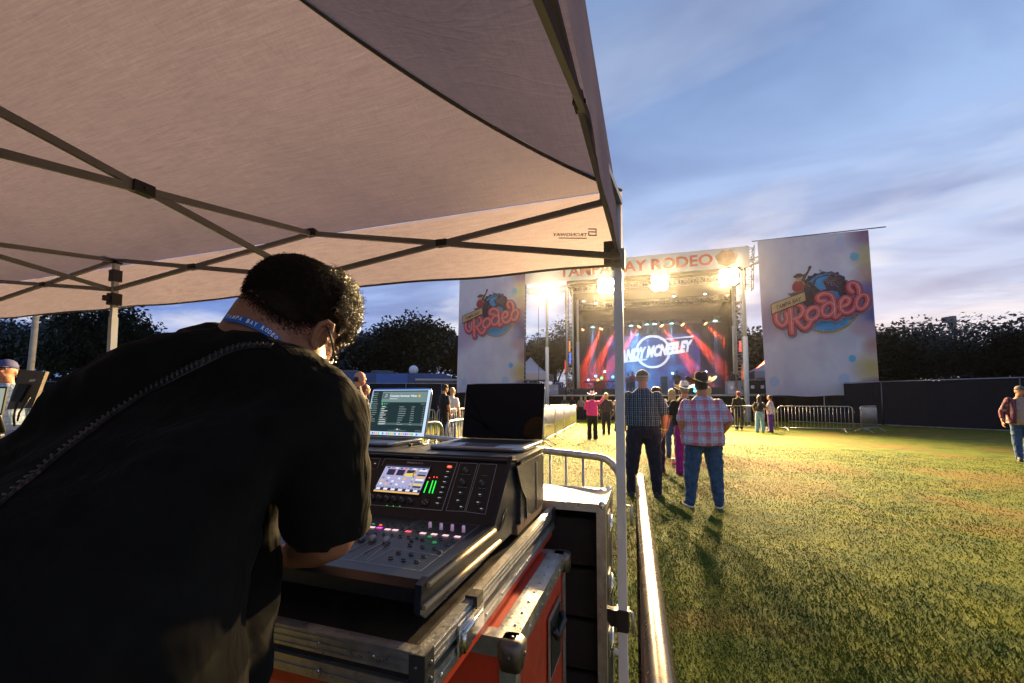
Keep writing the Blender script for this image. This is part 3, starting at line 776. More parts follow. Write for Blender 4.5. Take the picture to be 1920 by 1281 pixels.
# ---- LED screen with the logo
M['led'] = None
m, nt, out = new_mat('led_wall'); k = N(nt); p = k.n('ShaderNodeBsdfPrincipled'); k.L(p.outputs[0], out.inputs[0])
g_ = k.coord('Object'); nz = k.noise(k.mapping(g_, (.5,.5,.5)), 1.0, 5, .6, .8)
k.L(k.ramp(nz, [(.30, (.06,.02,.14)), (.44, (.10,.09,.50)), (.56, (.08,.25,.80)), (.70, (.40,.55,.95))]), p.inputs['Emission Color'])
p.inputs['Emission Strength'].default_value = 1.0; p.inputs['Base Color'].default_value = (.01,.01,.02,1)
M['led'] = m
VS = 8.6
pc = onst(1224, 659.5, VS-.06); ucc, zcc = pc.dot(SU), pc.z
sx0, sx1 = onst(1138, 660, VS).dot(SU), onst(1312, 660, VS).dot(SU)
led = empty('video_wall', sp((sx0+sx1)/2, VS, DECK), 0, 'glowing blue video wall at the back of the stage with a white name and ring logo', 'screen')
b = MB(); b.pbox(sp(sx0, VS, DECK+.25), SU*(sx1-sx0), SV*.15, Z*4.9); wparent(b.build('panel', M['led']), led)
b = MB(); sbox(b, sx0-.1, sx1+.1, VS+.16, VS+.3, DECK, DECK+5.3); wparent(b.build('frame', M['stage_black']), led)
M['logo'] = emis('logo_white', (.92,.95,1.0), 2.6)
b = MB(); R0 = 1.42
for i in range(64):
    a0, a1 = 2*math.pi*i/64, 2*math.pi*(i+1)/64
    if abs(math.sin((a0+a1)/2 - .13)) < .30: continue
    b.quad(*[sp(ucc+r*math.cos(a), VS-.03, zcc+r*math.sin(a)) for r, a in ((R0, a0), (R0, a1), (R0-.17, a1), (R0-.17, a0))][::-1])
sl = .13; ax_ = (SU + Z*sl).normalized()
def lu(px): return onst(px, 660, VS-.06).dot(SU)
uw0, uw1 = lu(1153), lu(1299)
b.text('RANDY MCNEELEY', sp((uw0+uw1)/2, VS-.05, zcc+.02), ax_, Z, width=(uw1-uw0)*.99, height=1.02, bold=.06, center=True, shear=.18)
pA, pB = sp(uw0, VS-.05, zcc-.95), sp(ucc-.5, VS-.05, zcc-.70)
b.quad(pA, pB, pB+Z*.09, pA+Z*.13); pA, pB = sp(ucc+.6, VS-.05, zcc+.98), sp(uw1+.1, VS-.05, zcc+1.02+.10); b.quad(pA, pB, pB+Z*.12, pA+Z*.05)
wparent(b.build('logo', M['logo']), led)
# ---- floodlights on the front truss
floods = [(1027,545),(1136,537),(1237,530),(1367,519)]
fl_lab = ['leftmost of the four blazing floodlights, on the outrigger above the pole', 'blazing floodlight second from left, just left of the tent leg', 'blazing floodlight under the word RODEO, third from left', 'rightmost blazing floodlight, under the emblem at the banner end']
M['flood'] = emis('flood_lamp', (1.0,.74,.36), 90)
for (px, py), lb in zip(floods, fl_lab):
    c = onst(px, py, -.75); e = empty('floodlight', c, 0, lb, 'floodlight', 'floodlights along the stage front')
    nrm = (V((1.5,0,0))*0 + (CAM + V((3,4,-1.4)) - c)).normalized(); sd = nrm.cross(Z).normalized(); up = sd.cross(nrm).normalized()
    b = MB(); b.box(c - nrm*.12, (1.12, 1.08, .18), (sd, up, nrm)); wparent(b.build('housing', M['steel_dark']), e)
    for i in (-1, 1):
        for j in (-1, 1):
            b = MB(); cc = c + sd*i*.235 + up*j*.225 + nrm*(.002*(i+2*j)) - nrm*.02
            b.lathe([(.0001,.0),(.27,.0),(.285,.035),(.0001,.036)], cc, nrm, 20); wparent(b.build('lamp', M['flood']), e)
    b = MB(); b.tube([c+sd*.62-nrm*.12, c+sd*.62-nrm*.12+Z*.55, c-sd*.62-nrm*.12+Z*.55, c-sd*.62-nrm*.12], .025, 6); wparent(b.build('yoke', M['steel_dark']), e)
    tgt = V((3.2, 13.0, 0)); s_ = spot('flood_light', c + nrm*.25, tgt, FLOOD_W, (1,.69,.32), rad(84), 1.0, .35); s_.parent = None
    wparent(s_, e)
# ---- coloured stage lights with real beams
RED, CY_, WH = (1,.07,.025), (.10,.45,1), (.8,.7,1)
sl_ = [(1092,618.5,'o',-1.2),(1111,614,'c',0),(1127,617,'o',-1.0),(1156,616,'o',-1.2),(1183,611,'c',0),(1198,613,'o',-1.7),(1213,609,'c',0),(1227,608,'c',0),(1241,611,'o',1.5),(1259,607,'c',0),(1280,609,'o',1.8),(1323,607,'o',1.9),(1341,602,'c',0),(1363,605,'o',1.6)]
M['lens_o'] = emis('amber_lens', (1,.45,.16), 14); M['lens_c'] = emis('cyan_lens', (.35,.85,1), 14); M['lens_w'] = emis('white_lens', (1,.95,.9), 8)
for i, (px, py, c_, du) in enumerate(sl_):
    v = 6.0; p = onst(px, py, v); e = empty('stage_light', p, 0, f'{("amber" if c_=="o" else "cyan")} stage light, number {i+1} from the left on the rear truss', 'stage light', 'stage lights on the rear truss')
    e['label'] = f'{("amber" if c_=="o" else "cyan")} spotlight on the rear truss, {(["leftmost","second from left","third from left","fourth from left","fifth from left","sixth from left","seventh from left","seventh from right","sixth from right","fifth from right","fourth from right","third from right","second from right","rightmost"])[i]} of the row'
    tgt = p + SU*du*2.0 - Z*5 + SV*(-1.5 if c_ == 'o' else -.3); d_ = (tgt-p).normalized()
    b = MB(); b.lathe([(.06,-.38),(.15,-.34),(.17,-.1),(.17,-.02)], p, d_, 14); b.tube([p-d_*.2+SU*.2, p-d_*.2+SU*.2+Z*.3, p-d_*.2-SU*.2+Z*.3, p-d_*.2-SU*.2], .015, 5)
    wparent(b.build('housing', M['steel_dark']), e)
    b = MB(); b.lathe([(.0001,-.015),(.15,-.012),(.15,.0),(.0001,.02)], p, d_, 16); wparent(b.build('lens', M['lens_o'] if c_ == 'o' else M['lens_c']), e)
    s_ = spot('beam', p + d_*.04, tgt, BEAM_R if c_ == 'o' else BEAM_C, RED if c_ == 'o' else CY_, rad(15 if c_ == 'o' else 13), .5, .06)
    wparent(s_, e)
for i, (px, py) in enumerate([(1094,565),(1117,569),(1190,555),(1291,548),(1322,552),(1264,556)]):
    v = 3.0; p = onst(px, py, v); e = empty('stage_light', p, 0, f'small white downlight on the middle roof truss, {["leftmost","second from left","third from left","fifth from left","rightmost","fourth from left"][i]}', 'stage light', 'white downlights on the middle truss')
    b = MB(); b.lathe([(.08,.02),(.12,.06),(.12,.32),(.05,.36)], p, Z, 12); wparent(b.build('housing', M['steel_dark']), e)
    b = MB(); b.lathe([(.0001,-.01),(.10,-.005),(.11,.015),(.0001,.016)], p, Z, 14); wparent(b.build('lens', M['lens_w']), e)
for p, c_, w_ in ((sp((IL+IR)/2-1, 5.5, 6.8), CY_, 5000), (sp((IL+IR)/2+3.5, 5, 6.5), (1,.12,.3), 120), (sp((IL+IR)/2-4.2, 5, 6.5), (1,.15,.2), 90)):
    spot('wash', p, p - Z*5 + SV*1.5, w_, c_, rad(75), .9, .3)
# smoke on stage
m, nt, out = new_mat('stage_smoke'); k = N(nt); pv = k.n('ShaderNodeVolumePrincipled'); k.L(pv.outputs[0], out.inputs['Volume'])
pv.inputs['Color'].default_value = (.9,.9,.9,1); pv.inputs['Density'].default_value = SMOKE; pv.inputs['Anisotropy'].default_value = .35
b = MB(); b.pbox(sp(IL+.15, 1.0, DECK+.02), SU*(IR-IL-.3), SV*8.7, Z*5.95)
o = b.build('stage_smoke', m); tag(o, 'drifting theatrical smoke lit red and blue inside the stage', 'smoke', None, 'stuff')
# ---- things on the stage
def kit(u, v):
    e = empty('drum_kit', sp(u, v, DECK+.5), 0, 'drum kit glittering in blue light on a riser at stage right of centre', 'drum kit')
    M['drum'] = mat('drum_shell', (.35,.38,.42), .25, .3, .2); M['brass'] = mat('cymbal', (.6,.5,.3), .25, .9, .1)
    for du, dv, z, r, h, ax in ((0,0,.3,.28,.4,SV),(-.55,.1,.45,.2,.35,Z),(.55,.1,.4,.22,.4,Z),(-.2,.1,.75,.15,.22,Z),(.2,.1,.75,.16,.22,Z),(.9,.3,.4,.24,.45,Z)):
        b = MB(); b.lathe([(r*.99,-h/2),(r,-h/2+.02),(r,h/2-.02),(r*.99,h/2)], sp(u+du, v+dv, DECK+.5+z), ax, 18); wparent(b.build('drum', M['drum']), e)
    for du, dv, z in ((-.9,.1,1.15),(-.4,.3,1.3),(.5,.3,1.3),(1.0,.1,1.1),(1.4,.3,1.25),(-1.2,.3,.95)):
        b = MB(); b.lathe([(.26,0),(.05,.03),(.0001,.05)], sp(u+du, v+dv, DECK+.5+z), (Z+SU*.2-SV*.3), 18); b.tube([sp(u+du, v+dv, DECK+.5), sp(u+du, v+dv, DECK+.5+z)], .012, 5)
        wparent(b.build('cymbal', M['brass']), e)
    r_ = MB(); sbox(r_, u-1.7, u+1.9, v-.9, v+1.2, DECK, DECK+.5); o = r_.build('riser', M['stage_black']); tag(o, 'low black riser under the drum kit', 'riser')
kit(su(1302, 6.2), 6.2)
def box_thing(name, u0, u1, v0, v1, z0, z1, m_, label, cat, extra=None, group=None):
    e = empty(name, sp((u0+u1)/2, (v0+v1)/2, z0), 0, label, cat, group)
    b = MB(); sbox(b, u0, u1, v0, v1, z0, z1); wparent(b.build('body', m_), e)
    b = MB()
    for a, c in ((u0, v0), (u1, v0)):
        b.pbox(sp(a-.02, c-.02, z0), SU*.04, SV*.04, Z*(z1-z0))
    for z in (z0, z1): b.pbox(sp(u0-.02, v0-.02, z-.02), SU*(u1-u0+.04), SV*.04, Z*.04); 
    b.pbox(sp(u0-.02, v0, z1-.02), SU*.04, SV*(v1-v0), Z*.04); b.pbox(sp(u1-.02, v0, z1-.02), SU*.04, SV*(v1-v0), Z*.04)
    wparent(b.build('edging', M['alu']), e)
    if extra: extra(e, u0, u1, v0, z0, z1)
    return e
def dishes(e, u0, u1, v0, z0, z1):
    for f_ in (.22, .78):
        b = MB(); u = u0+(u1-u0)*f_; w_ = (u1-u0)*.1; zc_ = (z0+z1)/2
        b.pbox(sp(u-w_, v0-.014, zc_-w_*1.0), SU*w_*2, SV*.01, Z*w_*2); b.pbox(sp(u-w_*.6, v0-.045, zc_-w_*.3), SU*w_*1.2, SV*.02, Z*w_*.5); wparent(b.build('latch', M['chrome']), e)
def cones(e, u0, u1, v0, z0, z1):
    b = MB(); w_ = u1-u0
    for z in (z0+(z1-z0)*.3, z0+(z1-z0)*.7):
        b.lathe([(w_*.05,.0),(w_*.32,-.03),(w_*.36,-.015),(w_*.36,.0)], sp((u0+u1)/2, v0-.006, z), SV, 18)
    wparent(b.build('speaker_cone', M['black_plastic']), e)
M['case_w'] = mat('white_case_laminate', (.48,.46,.55), .5, 0, .1); M['case_b'] = mat('blue_case_laminate', (.04,.08,.42), .5); M['case_k'] = mat('black_case_laminate', (.018,.016,.018), .5)
M['case_r'] = mat('red_amp_laminate', (.40,.05,.04), .5)
f = lambda px, v: su(px, v)
box_thing('road_case', f(1365,.6), f(1400,.6), .6, 1.6, DECK, DECK+.82, M['case_w'], 'pale road case with two latches at the stage right corner, left of the pole', 'road case', dishes)
box_thing('road_case', f(1403,1.3), f(1436,1.3), 1.3, 2.2, DECK, DECK+.92, M['case_k'], 'black road case with two bright latches, right of the stage pole', 'road case', dishes)
box_thing('road_case', f(1024,1.4), f(1046,1.4), 1.4, 2.2, DECK, DECK+.72, M['case_w'], 'pale road case on the left stage wing beside the black laptop screen', 'road case', dishes)
box_thing('road_case', f(1041,2.4), f(1053,2.4), 2.4, 3.1, DECK, DECK+.95, M['case_b'], 'small blue case behind the pale case on the left stage wing', 'road case')
box_thing('amplifier', f(1376,2.2), f(1391,2.2), 2.2, 2.9, DECK+.0, DECK+1.5, M['case_k'], 'black amplifier rack behind the pale case at stage right', 'amplifier', cones)
box_thing('amplifier', f(1365,3.0), f(1377,3.0), 3.0, 3.7, DECK, DECK+1.3, M['case_r'], 'red-lit cabinet left of the black rack at stage right', 'amplifier', cones)
box_thing('amplifier', f(1064,1.5), f(1074,1.5), 1.5, 2.1, DECK, DECK+1.05, M['case_r'], 'red-lit speaker cabinet at the left stage edge', 'amplifier', cones)
box_thing('amplifier', f(1112,4.5), f(1134,4.5), 4.5, 5.1, DECK, DECK+1.0, M['case_k'], 'black bass cabinet behind the pointing woman in pink', 'amplifier', cones)
box_thing('amplifier', f(1238,6.0), f(1252,6.0), 6.0, 6.7, DECK, DECK+1.45, M['case_k'], 'dark amp stack left of the guitarist in black', 'amplifier', cones)
for i, (px, w_) in enumerate(((1060,1.5),(1138,1.3),(1330,1.2),(1090,1.1))):
    u = f(px+8, .5); e = empty('floor_monitor', sp(u, .6, DECK), 0, ['black wedge monitor at the left front edge of the stage', 'black wedge monitor on the stage edge, directly left of the tent leg', 'black wedge monitor at the right front edge of the stage', 'black wedge monitor between the red cabinet and the pink hat'][i], 'floor monitor', 'wedge monitors along the stage front')
    b = MB(); b.prism([sp(u-w_/2, .3, DECK), sp(u-w_/2, .95, DECK), sp(u-w_/2, .80, DECK+.42), sp(u-w_/2, .42, DECK+.36)], SU*w_); wparent(b.build('cabinet', M['case_k']), e)
    b = MB(); b.prism([sp(u-w_*.44, .93, DECK+.08), sp(u-w_*.44, .95, DECK+.08), sp(u-w_*.44, .83, DECK+.38), sp(u-w_*.44, .81, DECK+.38)], SU*w_*.88); wparent(b.build('grille', M['steel_dark']), e)
for i, (px, py, v, c_) in enumerate([(1121,712.5,3.5,(1,.35,.08)),(1117,705.5,3.5,(.1,.6,1)),(1128,709,3.6,(.1,1,.2)),(1103,712.5,3.7,(.4,.4,1)),(1149,707,3.4,(.1,.8,1)),(1134,697,4.2,(.3,.6,1)),(1331,708,5.2,(1,.25,.1)),(1324,697,5.2,(.5,.5,1)),(1303,727,3,(.1,.8,1)),(1303,733,3.0,(.1,.9,.9)),(1261,700,4.0,(.3,.9,1))]):
    p = onst(px, py, v); e = empty('led_par', p, 0, ['amber','blue','green','violet','cyan','pale blue','red','lilac','cyan','teal','bright cyan'][i] + ' uplight on the stage, ' + ['left of centre among the keyboards','left of the green one','just above the bass cabinet','leftmost of the keyboard lights','beside the tent leg','high on a stand at left','beyond the drum kit at right','high behind the drum kit','on the drum riser, upper one','on the drum riser, lower one','beside the guitarist in black'][i], 'stage light')
    b = MB(); b.lathe([(.05,.02),(.085,.04),(.085,.18)], p, SV, 10); b.tube([p+SV*.1, V((p.x, p.y, DECK))+SV*.1], .012, 5); wparent(b.build('housing', M['steel_dark']), e)
    b = MB(); b.lathe([(.0001,.0),(.085,.01),(.085,.02),(.0001,.021)], p, SV, 12); wparent(b.build('lens', emis('lens', c_, 9)), e)
# keyboards
for i, (px, v, c_) in enumerate(((1112, 3.9, .2), (1146, 3.2, .5))):
    u = f(px, v); e = empty('keyboard', sp(u, v, DECK), 0, ['keyboard rig left of the tent leg behind the wedge monitor', 'keyboard on stand right beside the tent leg, lit pink'][i], 'keyboard')
    b = MB(); sbox(b, u-.75, u+.75, v-.2, v+.2, DECK+.95, DECK+1.05); wparent(b.build('body', M['case_k'] if i == 0 else M['case_r']), e)
    b = MB()
    for a in (-1, 1): b.tube([sp(u-.5*a, v, DECK), sp(u+.5*a, v, DECK+.95)], .02, 6)
    wparent(b.build('stand', M['steel_dark']), e)
    b = MB(); sbox(b, u-.7, u+.7, v-.19, v-.02, DECK+1.052, DECK+1.065); wparent(b.build('keys', M['white']), e)
# glowing tubes added for the red, amber and blue light on the towers
for i, (px, y0, y1, c_) in enumerate([(1061,676,698,(1,.10,.08)),(1067.5,640,660,(1,.30,.06)),(1388,640,660,(1,.12,.10)),(1393,682,712,(1,.22,.05)),(1069,662,682,(.1,.2,1))]):
    p0, p1 = onst(px, y1, .5), onst(px, y0, .5); e = empty('added_glow_tube', p0, 0, ['added tube of red glow low beside the left tower', 'added tube of amber glow on the left tower', 'added tube of red glow high beside the right tower', 'added tube of amber glow low beside the right tower', 'added tube of blue glow on the left tower'][i], 'light')
    b = MB(); b.tube([p0, p1], .07, 8); wparent(b.build('tube', emis('tube', c_, 1.6)), e); b = MB(); b.tube([p0-Z*.1, p0], .08, 8); b.tube([p1, p1+Z*.1], .08, 8); wparent(b.build('cap', M['steel_dark']), e)
# ---- small side tents
def side_tent(u, v, label, w_=3.0):
    e = empty('side_tent', sp(u, v, 0), 0, label, 'tent')
    ev, ap, lo = 3.35, 4.75, 2.85
    b = MB(); h = w_/2
    c = [sp(u-h, v-h, ev), sp(u+h, v-h, ev), sp(u+h, v+h, ev), sp(u-h, v+h, ev)]; top = sp(u, v, ap)
    for i in range(4):
        p, q = c[i], c[(i+1) % 4]
        sheet(b, lambda s, t: p.lerp(q, s).lerp(top, t) - Z*(.22*math.sin(math.pi*t)), 6, 8)
        b.quad(p-Z*(ev-lo), q-Z*(ev-lo), q, p)
    wparent(b.build('roof', M['tent_w']), e)
    for p in c:
        b = MB(); b.box(V((p.x, p.y, ev/2)), (.07,.07,ev)); wparent(b.build('leg', M['pole']), e)
M['tent_w'] = cloth('tent_white', (.62,.60,.66), .05, .2)
pl_ = onst(1022, 680, 2.6).dot(SU); side_tent(pl_-1.3, 3.2, 'small white peaked tent on the left beside the light tower')
pr_ = onst(1404, 680, 4.0).dot(SU); side_tent(pr_+1.75, 5.0, 'small white peaked tent at right half hidden by the right rodeo banner')
e = empty('equipment_cart', sp(pr_+1.9, 4.2, 0), 0, 'stack of dark cases under the right side tent', 'case stack')
b = MB()
for z in (1.75, 2.15): sbox(b, pr_+.8, pr_+3.0, 3.9, 4.8, z, z+.34)
sbox(b, pr_+.8, pr_+3.0, 3.9, 4.8, 0, 1.7); wparent(b.build('case', M['case_k']), e)
b = MB()
for z in (1.72, 2.11, 2.5): sbox(b, pr_+.78, pr_+3.02, 3.87, 3.93, z-.02, z+.03)
wparent(b.build('edging', M['alu']), e)
# ---------------------------------------------------------------- rodeo banners
def banner_mat():
    m, nt, out = new_mat('rodeo_banner_print'); k = N(nt); p = k.n('ShaderNodeBsdfPrincipled'); tr = k.n('ShaderNodeBsdfTranslucent'); mx = k.n('ShaderNodeMixShader'); mx.inputs[0].default_value = .5
    k.L(p.outputs[0], mx.inputs[1]); k.L(tr.outputs[0], mx.inputs[2]); k.L(mx.outputs[0], out.inputs[0])
    co = k.coord(); s = k.sep(co)                         # local x 0..1 across, z 0..1 up (object is scaled)
    nz = k.noise(k.mapping(co, (1,1,1.4)), 2.6, 5, .6, .5); n2 = k.noise(k.mapping(co, (1,1,1.4), loc=(4,2,7)), 2.0, 4, .6)
    c = k.mix(k.ramp(nz, [(.35, 0.0), (.65, 1.0)]), (.70,.60,.66), (.84,.77,.77))
    xr = k.math('ADD', s[0], k.math('MULTIPLY', k.math('SUBTRACT', n2, .5), .55))
    def spotm(cx, cz, rx, rz):
        a = k.math('DIVIDE', k.math('SUBTRACT', s[0], cx), rx); b_ = k.math('DIVIDE', k.math('SUBTRACT', s[2], cz), rz)
        wv = k.math('MULTIPLY', k.math('SUBTRACT', n2, .5), 1.2)
        return k.ramp(k.math('ADD', k.math('ADD', k.math('MULTIPLY', a, a), k.math('MULTIPLY', b_, b_)), wv), [(.0, 1.0), (1.0, 0.0)])
    for cx, cz, rx, rz, col in ((1.0,.97,.26,.12,(.22,.03,.12)),(.96,.84,.16,.10,(.55,.45,.12)),(1.02,.72,.22,.10,(.50,.22,.12)),(1.05,.52,.30,.20,(.055,.07,.28)),(.92,.60,.18,.1,(.20,.10,.30)),(.05,.50,.25,.18,(.52,.36,.50)),(.95,.16,.20,.13,(.60,.42,.06)),(1.0,.30,.14,.08,(.50,.22,.14)),(1.0,.05,.24,.07,(.24,.03,.16)),(.75,.36,.2,.1,(.62,.60,.62)),(.9,.40,.15,.06,(.6,.38,.40))):
        c = k.mix(k.math('MULTIPLY', spotm(cx, cz, rx, rz), .85), c, col)
    def dot(cx, cz, r):
        a = k.math('SUBTRACT', s[0], cx); b_ = k.math('MULTIPLY', k.math('SUBTRACT', s[2], cz), 1.42)
        return k.ramp(k.math('SQRT', k.math('ADD', k.math('MULTIPLY', a, a), k.math('MULTIPLY', b_, b_))), [(r*.8, 1.0), (r, 0.0)])
    for cx, cz, r, col in ((.855,.845,.042,(.18,.50,.62)),(.80,.225,.036,(.06,.50,.72)),(.74,.945,.05,(.60,.60,.70)),(.72,.10,.055,(.55,.62,.74)),(.10,.09,.05,(.52,.58,.72))):
        c = k.mix(k.math('MULTIPLY', dot(cx, cz, r), .8), c, col)
    wv = k.noise(k.mapping(co, (300, 1, 300)), 1.0, 2)
    k.L(c, p.inputs['Base Color']); k.L(c, tr.inputs[0]); p.inputs['Roughness'].default_value = .7; p.inputs['Specular IOR Level'].default_value = .2
    k.L(k.bump(k.noise(k.mapping(co, (3,1,.6)), 2.5, 3), .25, .05), p.inputs['Normal'])
    return m
M['rbanner'] = banner_mat()
def q4(x, y): return (x, y)            # logo drawn on a 1000 x 1280 sheet, measured from the print
LOGO = {}
def strokes(b, pts, w, y, mi, smooth_n=5):
    # catmull-rom ribbon with round ends, flat in x-z
    P = [V((a, c)) for a, c in pts]; Q = []
    for i in range(len(P)-1):
        p0, p1, p2, p3 = P[max(i-1,0)], P[i], P[i+1], P[min(i+2, len(P)-1)]
        for s in range(smooth_n):
            t = s/smooth_n; Q.append(.5*((2*p1)+(p2-p0)*t+(2*p0-5*p1+4*p2-p3)*t*t+(3*p1-p0-3*p2+p3)*t**3))
    Q.append(P[-1])
    T_ = [(Q[min(i+1, len(Q)-1)] - Q[max(i-1, 0)]).normalized() for i in range(len(Q))]
    Q = [(q, V((-t.y, t.x))) for q, t in zip(Q, T_)]
    for i in range(len(Q)-1):
        (a, na), (c, nc) = Q[i], Q[i+1]
        b.add([(a.x+na.x*w/2, y-i*2e-5, a.y+na.y*w/2), (c.x+nc.x*w/2, y-i*2e-5, c.y+nc.y*w/2), (c.x-nc.x*w/2, y-i*2e-5, c.y-nc.y*w/2), (a.x-na.x*w/2, y-i*2e-5, a.y-na.y*w/2)], [(0,1,2,3)], mi)
    for q, n_ in (Q[0], Q[-1]):
        b.add([(q.x+w/2*math.cos(t), y-.0008-mi*1e-4, q.y+w/2*math.sin(t)) for t in np.linspace(0, 6.28, 13)[:-1]], [list(range(12))], mi)
def disc(b, cx, cz, rx, rz, y, mi, a0=0, a1=360, n=40):
    b.add([(cx+rx*math.cos(rad(a)), y, cz+rz*math.sin(rad(a))) for a in np.linspace(a0, a1, n)[:-1 if a1-a0 == 360 else n]], [list(range(n-1 if a1-a0 == 360 else n))], mi)
Y = lambda yy: -yy
def poly(b, pts, y, mi): b.add([(a, y, -c) for a, c in pts], [list(range(len(pts)))], mi)
LM = [mat('print_deep_red', (.38,.025,.04), .7), mat('print_pink', (.70,.12,.13), .7, 0, .18, .03), mat('print_pale_pink', (.80,.42,.38), .7), mat('print_blue', (.05,.28,.55), .7, 0, .25, .02), mat('print_dark_hair', (.055,.035,.055), .8, 0, .5, .05), mat('print_sand', (.55,.34,.17), .7, 0, .15, .02), mat('print_rope', (.35,.24,.12), .7), mat('print_shadow', (.22,.18,.30), .8), mat('print_brown', (.14,.07,.05), .8, 0, .4, .05), mat('print_ink', (.06,.03,.02), .8)]
def make_logo(parent):
    k_ = 3.0
    # layer depth in sheet units (scaled later by the parent): each a few millimetres apart
    b = MB(); disc(b, 560, -575, 232, 238, -1.0*k_, 6); disc(b, 560, -575, 214, 221, -2.0*k_, 3)
    for i in range(30):                                  # rope twists
        a = rad(-150 + i*170/30); p = V((560+223*math.cos(a), -575+229*math.sin(a))); t = V((-math.sin(a), math.cos(a)))
        n_ = V((t.y, -t.x)); q = [p+n_*10+t*2, p+n_*10+t*12, p-n_*10+t*4, p-n_*10-t*6]
        b.add([(v_.x, -2.6*k_, v_.y) for v_ in q], [(0,1,2,3)], 5)
    o = b.build('rope_disc', LM, parent)
    b = MB(); rn = random.Random(8); pts = [(400,590),(392,520),(398,450),(408,400),(402,372),(428,352),(432,330),(462,332),(480,312),(510,318),(540,300),(568,312),(600,306),(628,322),(645,312),(655,338),(690,360),(692,392),(712,420),(704,455),(715,490),(690,512),(672,540),(650,520),(640,480),(600,465),(560,470),(520,482),(505,520),(470,585),(430,600)]
    poly(b, pts, -3.2*k_, 4)
    for i in range(46):
        a = rn.uniform(.15, 3.0); r = rn.uniform(60, 165); x, z = 545+r*math.cos(a), -450+r*.9*math.sin(a)
        strokes(b, [(x, z), (x+rn.uniform(-25,25), z+rn.uniform(-22,22)), (x+rn.uniform(-50,50), z+rn.uniform(-40,10))], 5, -(3.6+i*.012)*k_, (8 if i % 3 else 7), 3)
    poly(b, [(490,370),(530,345),(585,345),(560,365),(535,380),(548,420),(560,450),(520,462),(495,440),(478,410)], -4.3*k_, 3)
    poly(b, [(440,380),(465,355),(500,330),(560,322),(600,330),(540,336),(490,352),(455,390)], -4.5*k_, 3)
    poly(b, [(600,500),(640,505),(655,530),(640,560),(610,540)], -4.3*k_, 3)
    b.build('mane', LM, parent)
    b = MB()
    poly(b, [(320,400),(335,375),(350,362),(390,370),(402,400),(400,440),(385,470),(330,455),(316,430)], -3.4*k_, 0)
    poly(b, [(322,330),(340,318),(352,306),(380,304),(396,316),(418,312),(405,330),(380,340),(340,342)], -3.9*k_, 8)
    poly(b, [(342,340),(385,338),(382,368),(350,372)], -3.7*k_, 5)
    poly(b, [(380,362),(400,330),(430,290),(438,255),(452,246),(462,254),(452,280),(425,330),(402,385)], -4.0*k_, 8)
    poly(b, [(278,462),(300,470),(330,462),(390,455),(400,480),(330,505),(300,492)], -4.1*k_, 8)
    b.build('rider', LM, parent)
    b = MB(); poly(b, [(146,562),(170,545),(402,462),(410,545),(400,552),(172,640),(152,652)], -12.0*k_, 9)
    poly(b, [(152,566),(172,552),(396,470),(402,540),(176,628),(158,640)], -12.3*k_, 5)
    t_ = V((1,0,.36)).normalized()
    b.text('TAMPA BAY', V((278,-12.6*k_,-556)), t_, Z, width=196, height=34, mi=9, bold=.02, center=True)
    b.build('ribbon', LM, parent)
    R_ = [[(262,640),(268,690),(240,735),(205,722),(186,672),(200,610),(250,570),(320,560),(372,585),(384,630),(355,672),(305,690)],
          [(292,590),(296,690),(298,800)], [(325,685),(352,730),(385,768),(420,745),(440,705)]]
    e_ = lambda cx, cz, rx, rz, a0, a1, tilt=0, n=13: [(cx+rx*math.cos(rad(a))+tilt*rz*math.sin(rad(a)), cz-rz*math.sin(rad(a))) for a in np.linspace(a0, a1, n)]
    R_ += [e_(450,650,42,52,60,430,.25)]
    R_ += [e_(558,622,42,55,40,400,.2), [(600,640),(606,690),(632,670)], [(604,640),(598,560),(580,505),(530,490),(490,515),(500,550),(540,552)]]
    R_ += [[(640,610),(690,590),(706,552),(680,532),(650,560),(642,615),(668,655),(712,650),(742,610)]]
    R_ += [e_(790,575,38,58,70,440,.2), [(775,520),(770,460),(745,420),(712,425),(708,462),(728,492)]]
    for nm, w_, mi, dep, off in (('letter_shadow', 64, 7, 6.2, (8,12)), ('letter_edge', 52, 0, 7.4, (0,4)), ('letter', 36, 1, 9.0, (0,0)), ('letter_highlight', 5, 2, 10.6, (0,0))):
        b = MB()
        for i, s_ in enumerate(R_): strokes(b, [(a+off[0], -(c+off[1])) for a, c in s_], w_ * (1.1 if i == 1 else 1), -(dep+i*.12)*k_, mi, 6)
        b.build(nm, LM, parent)
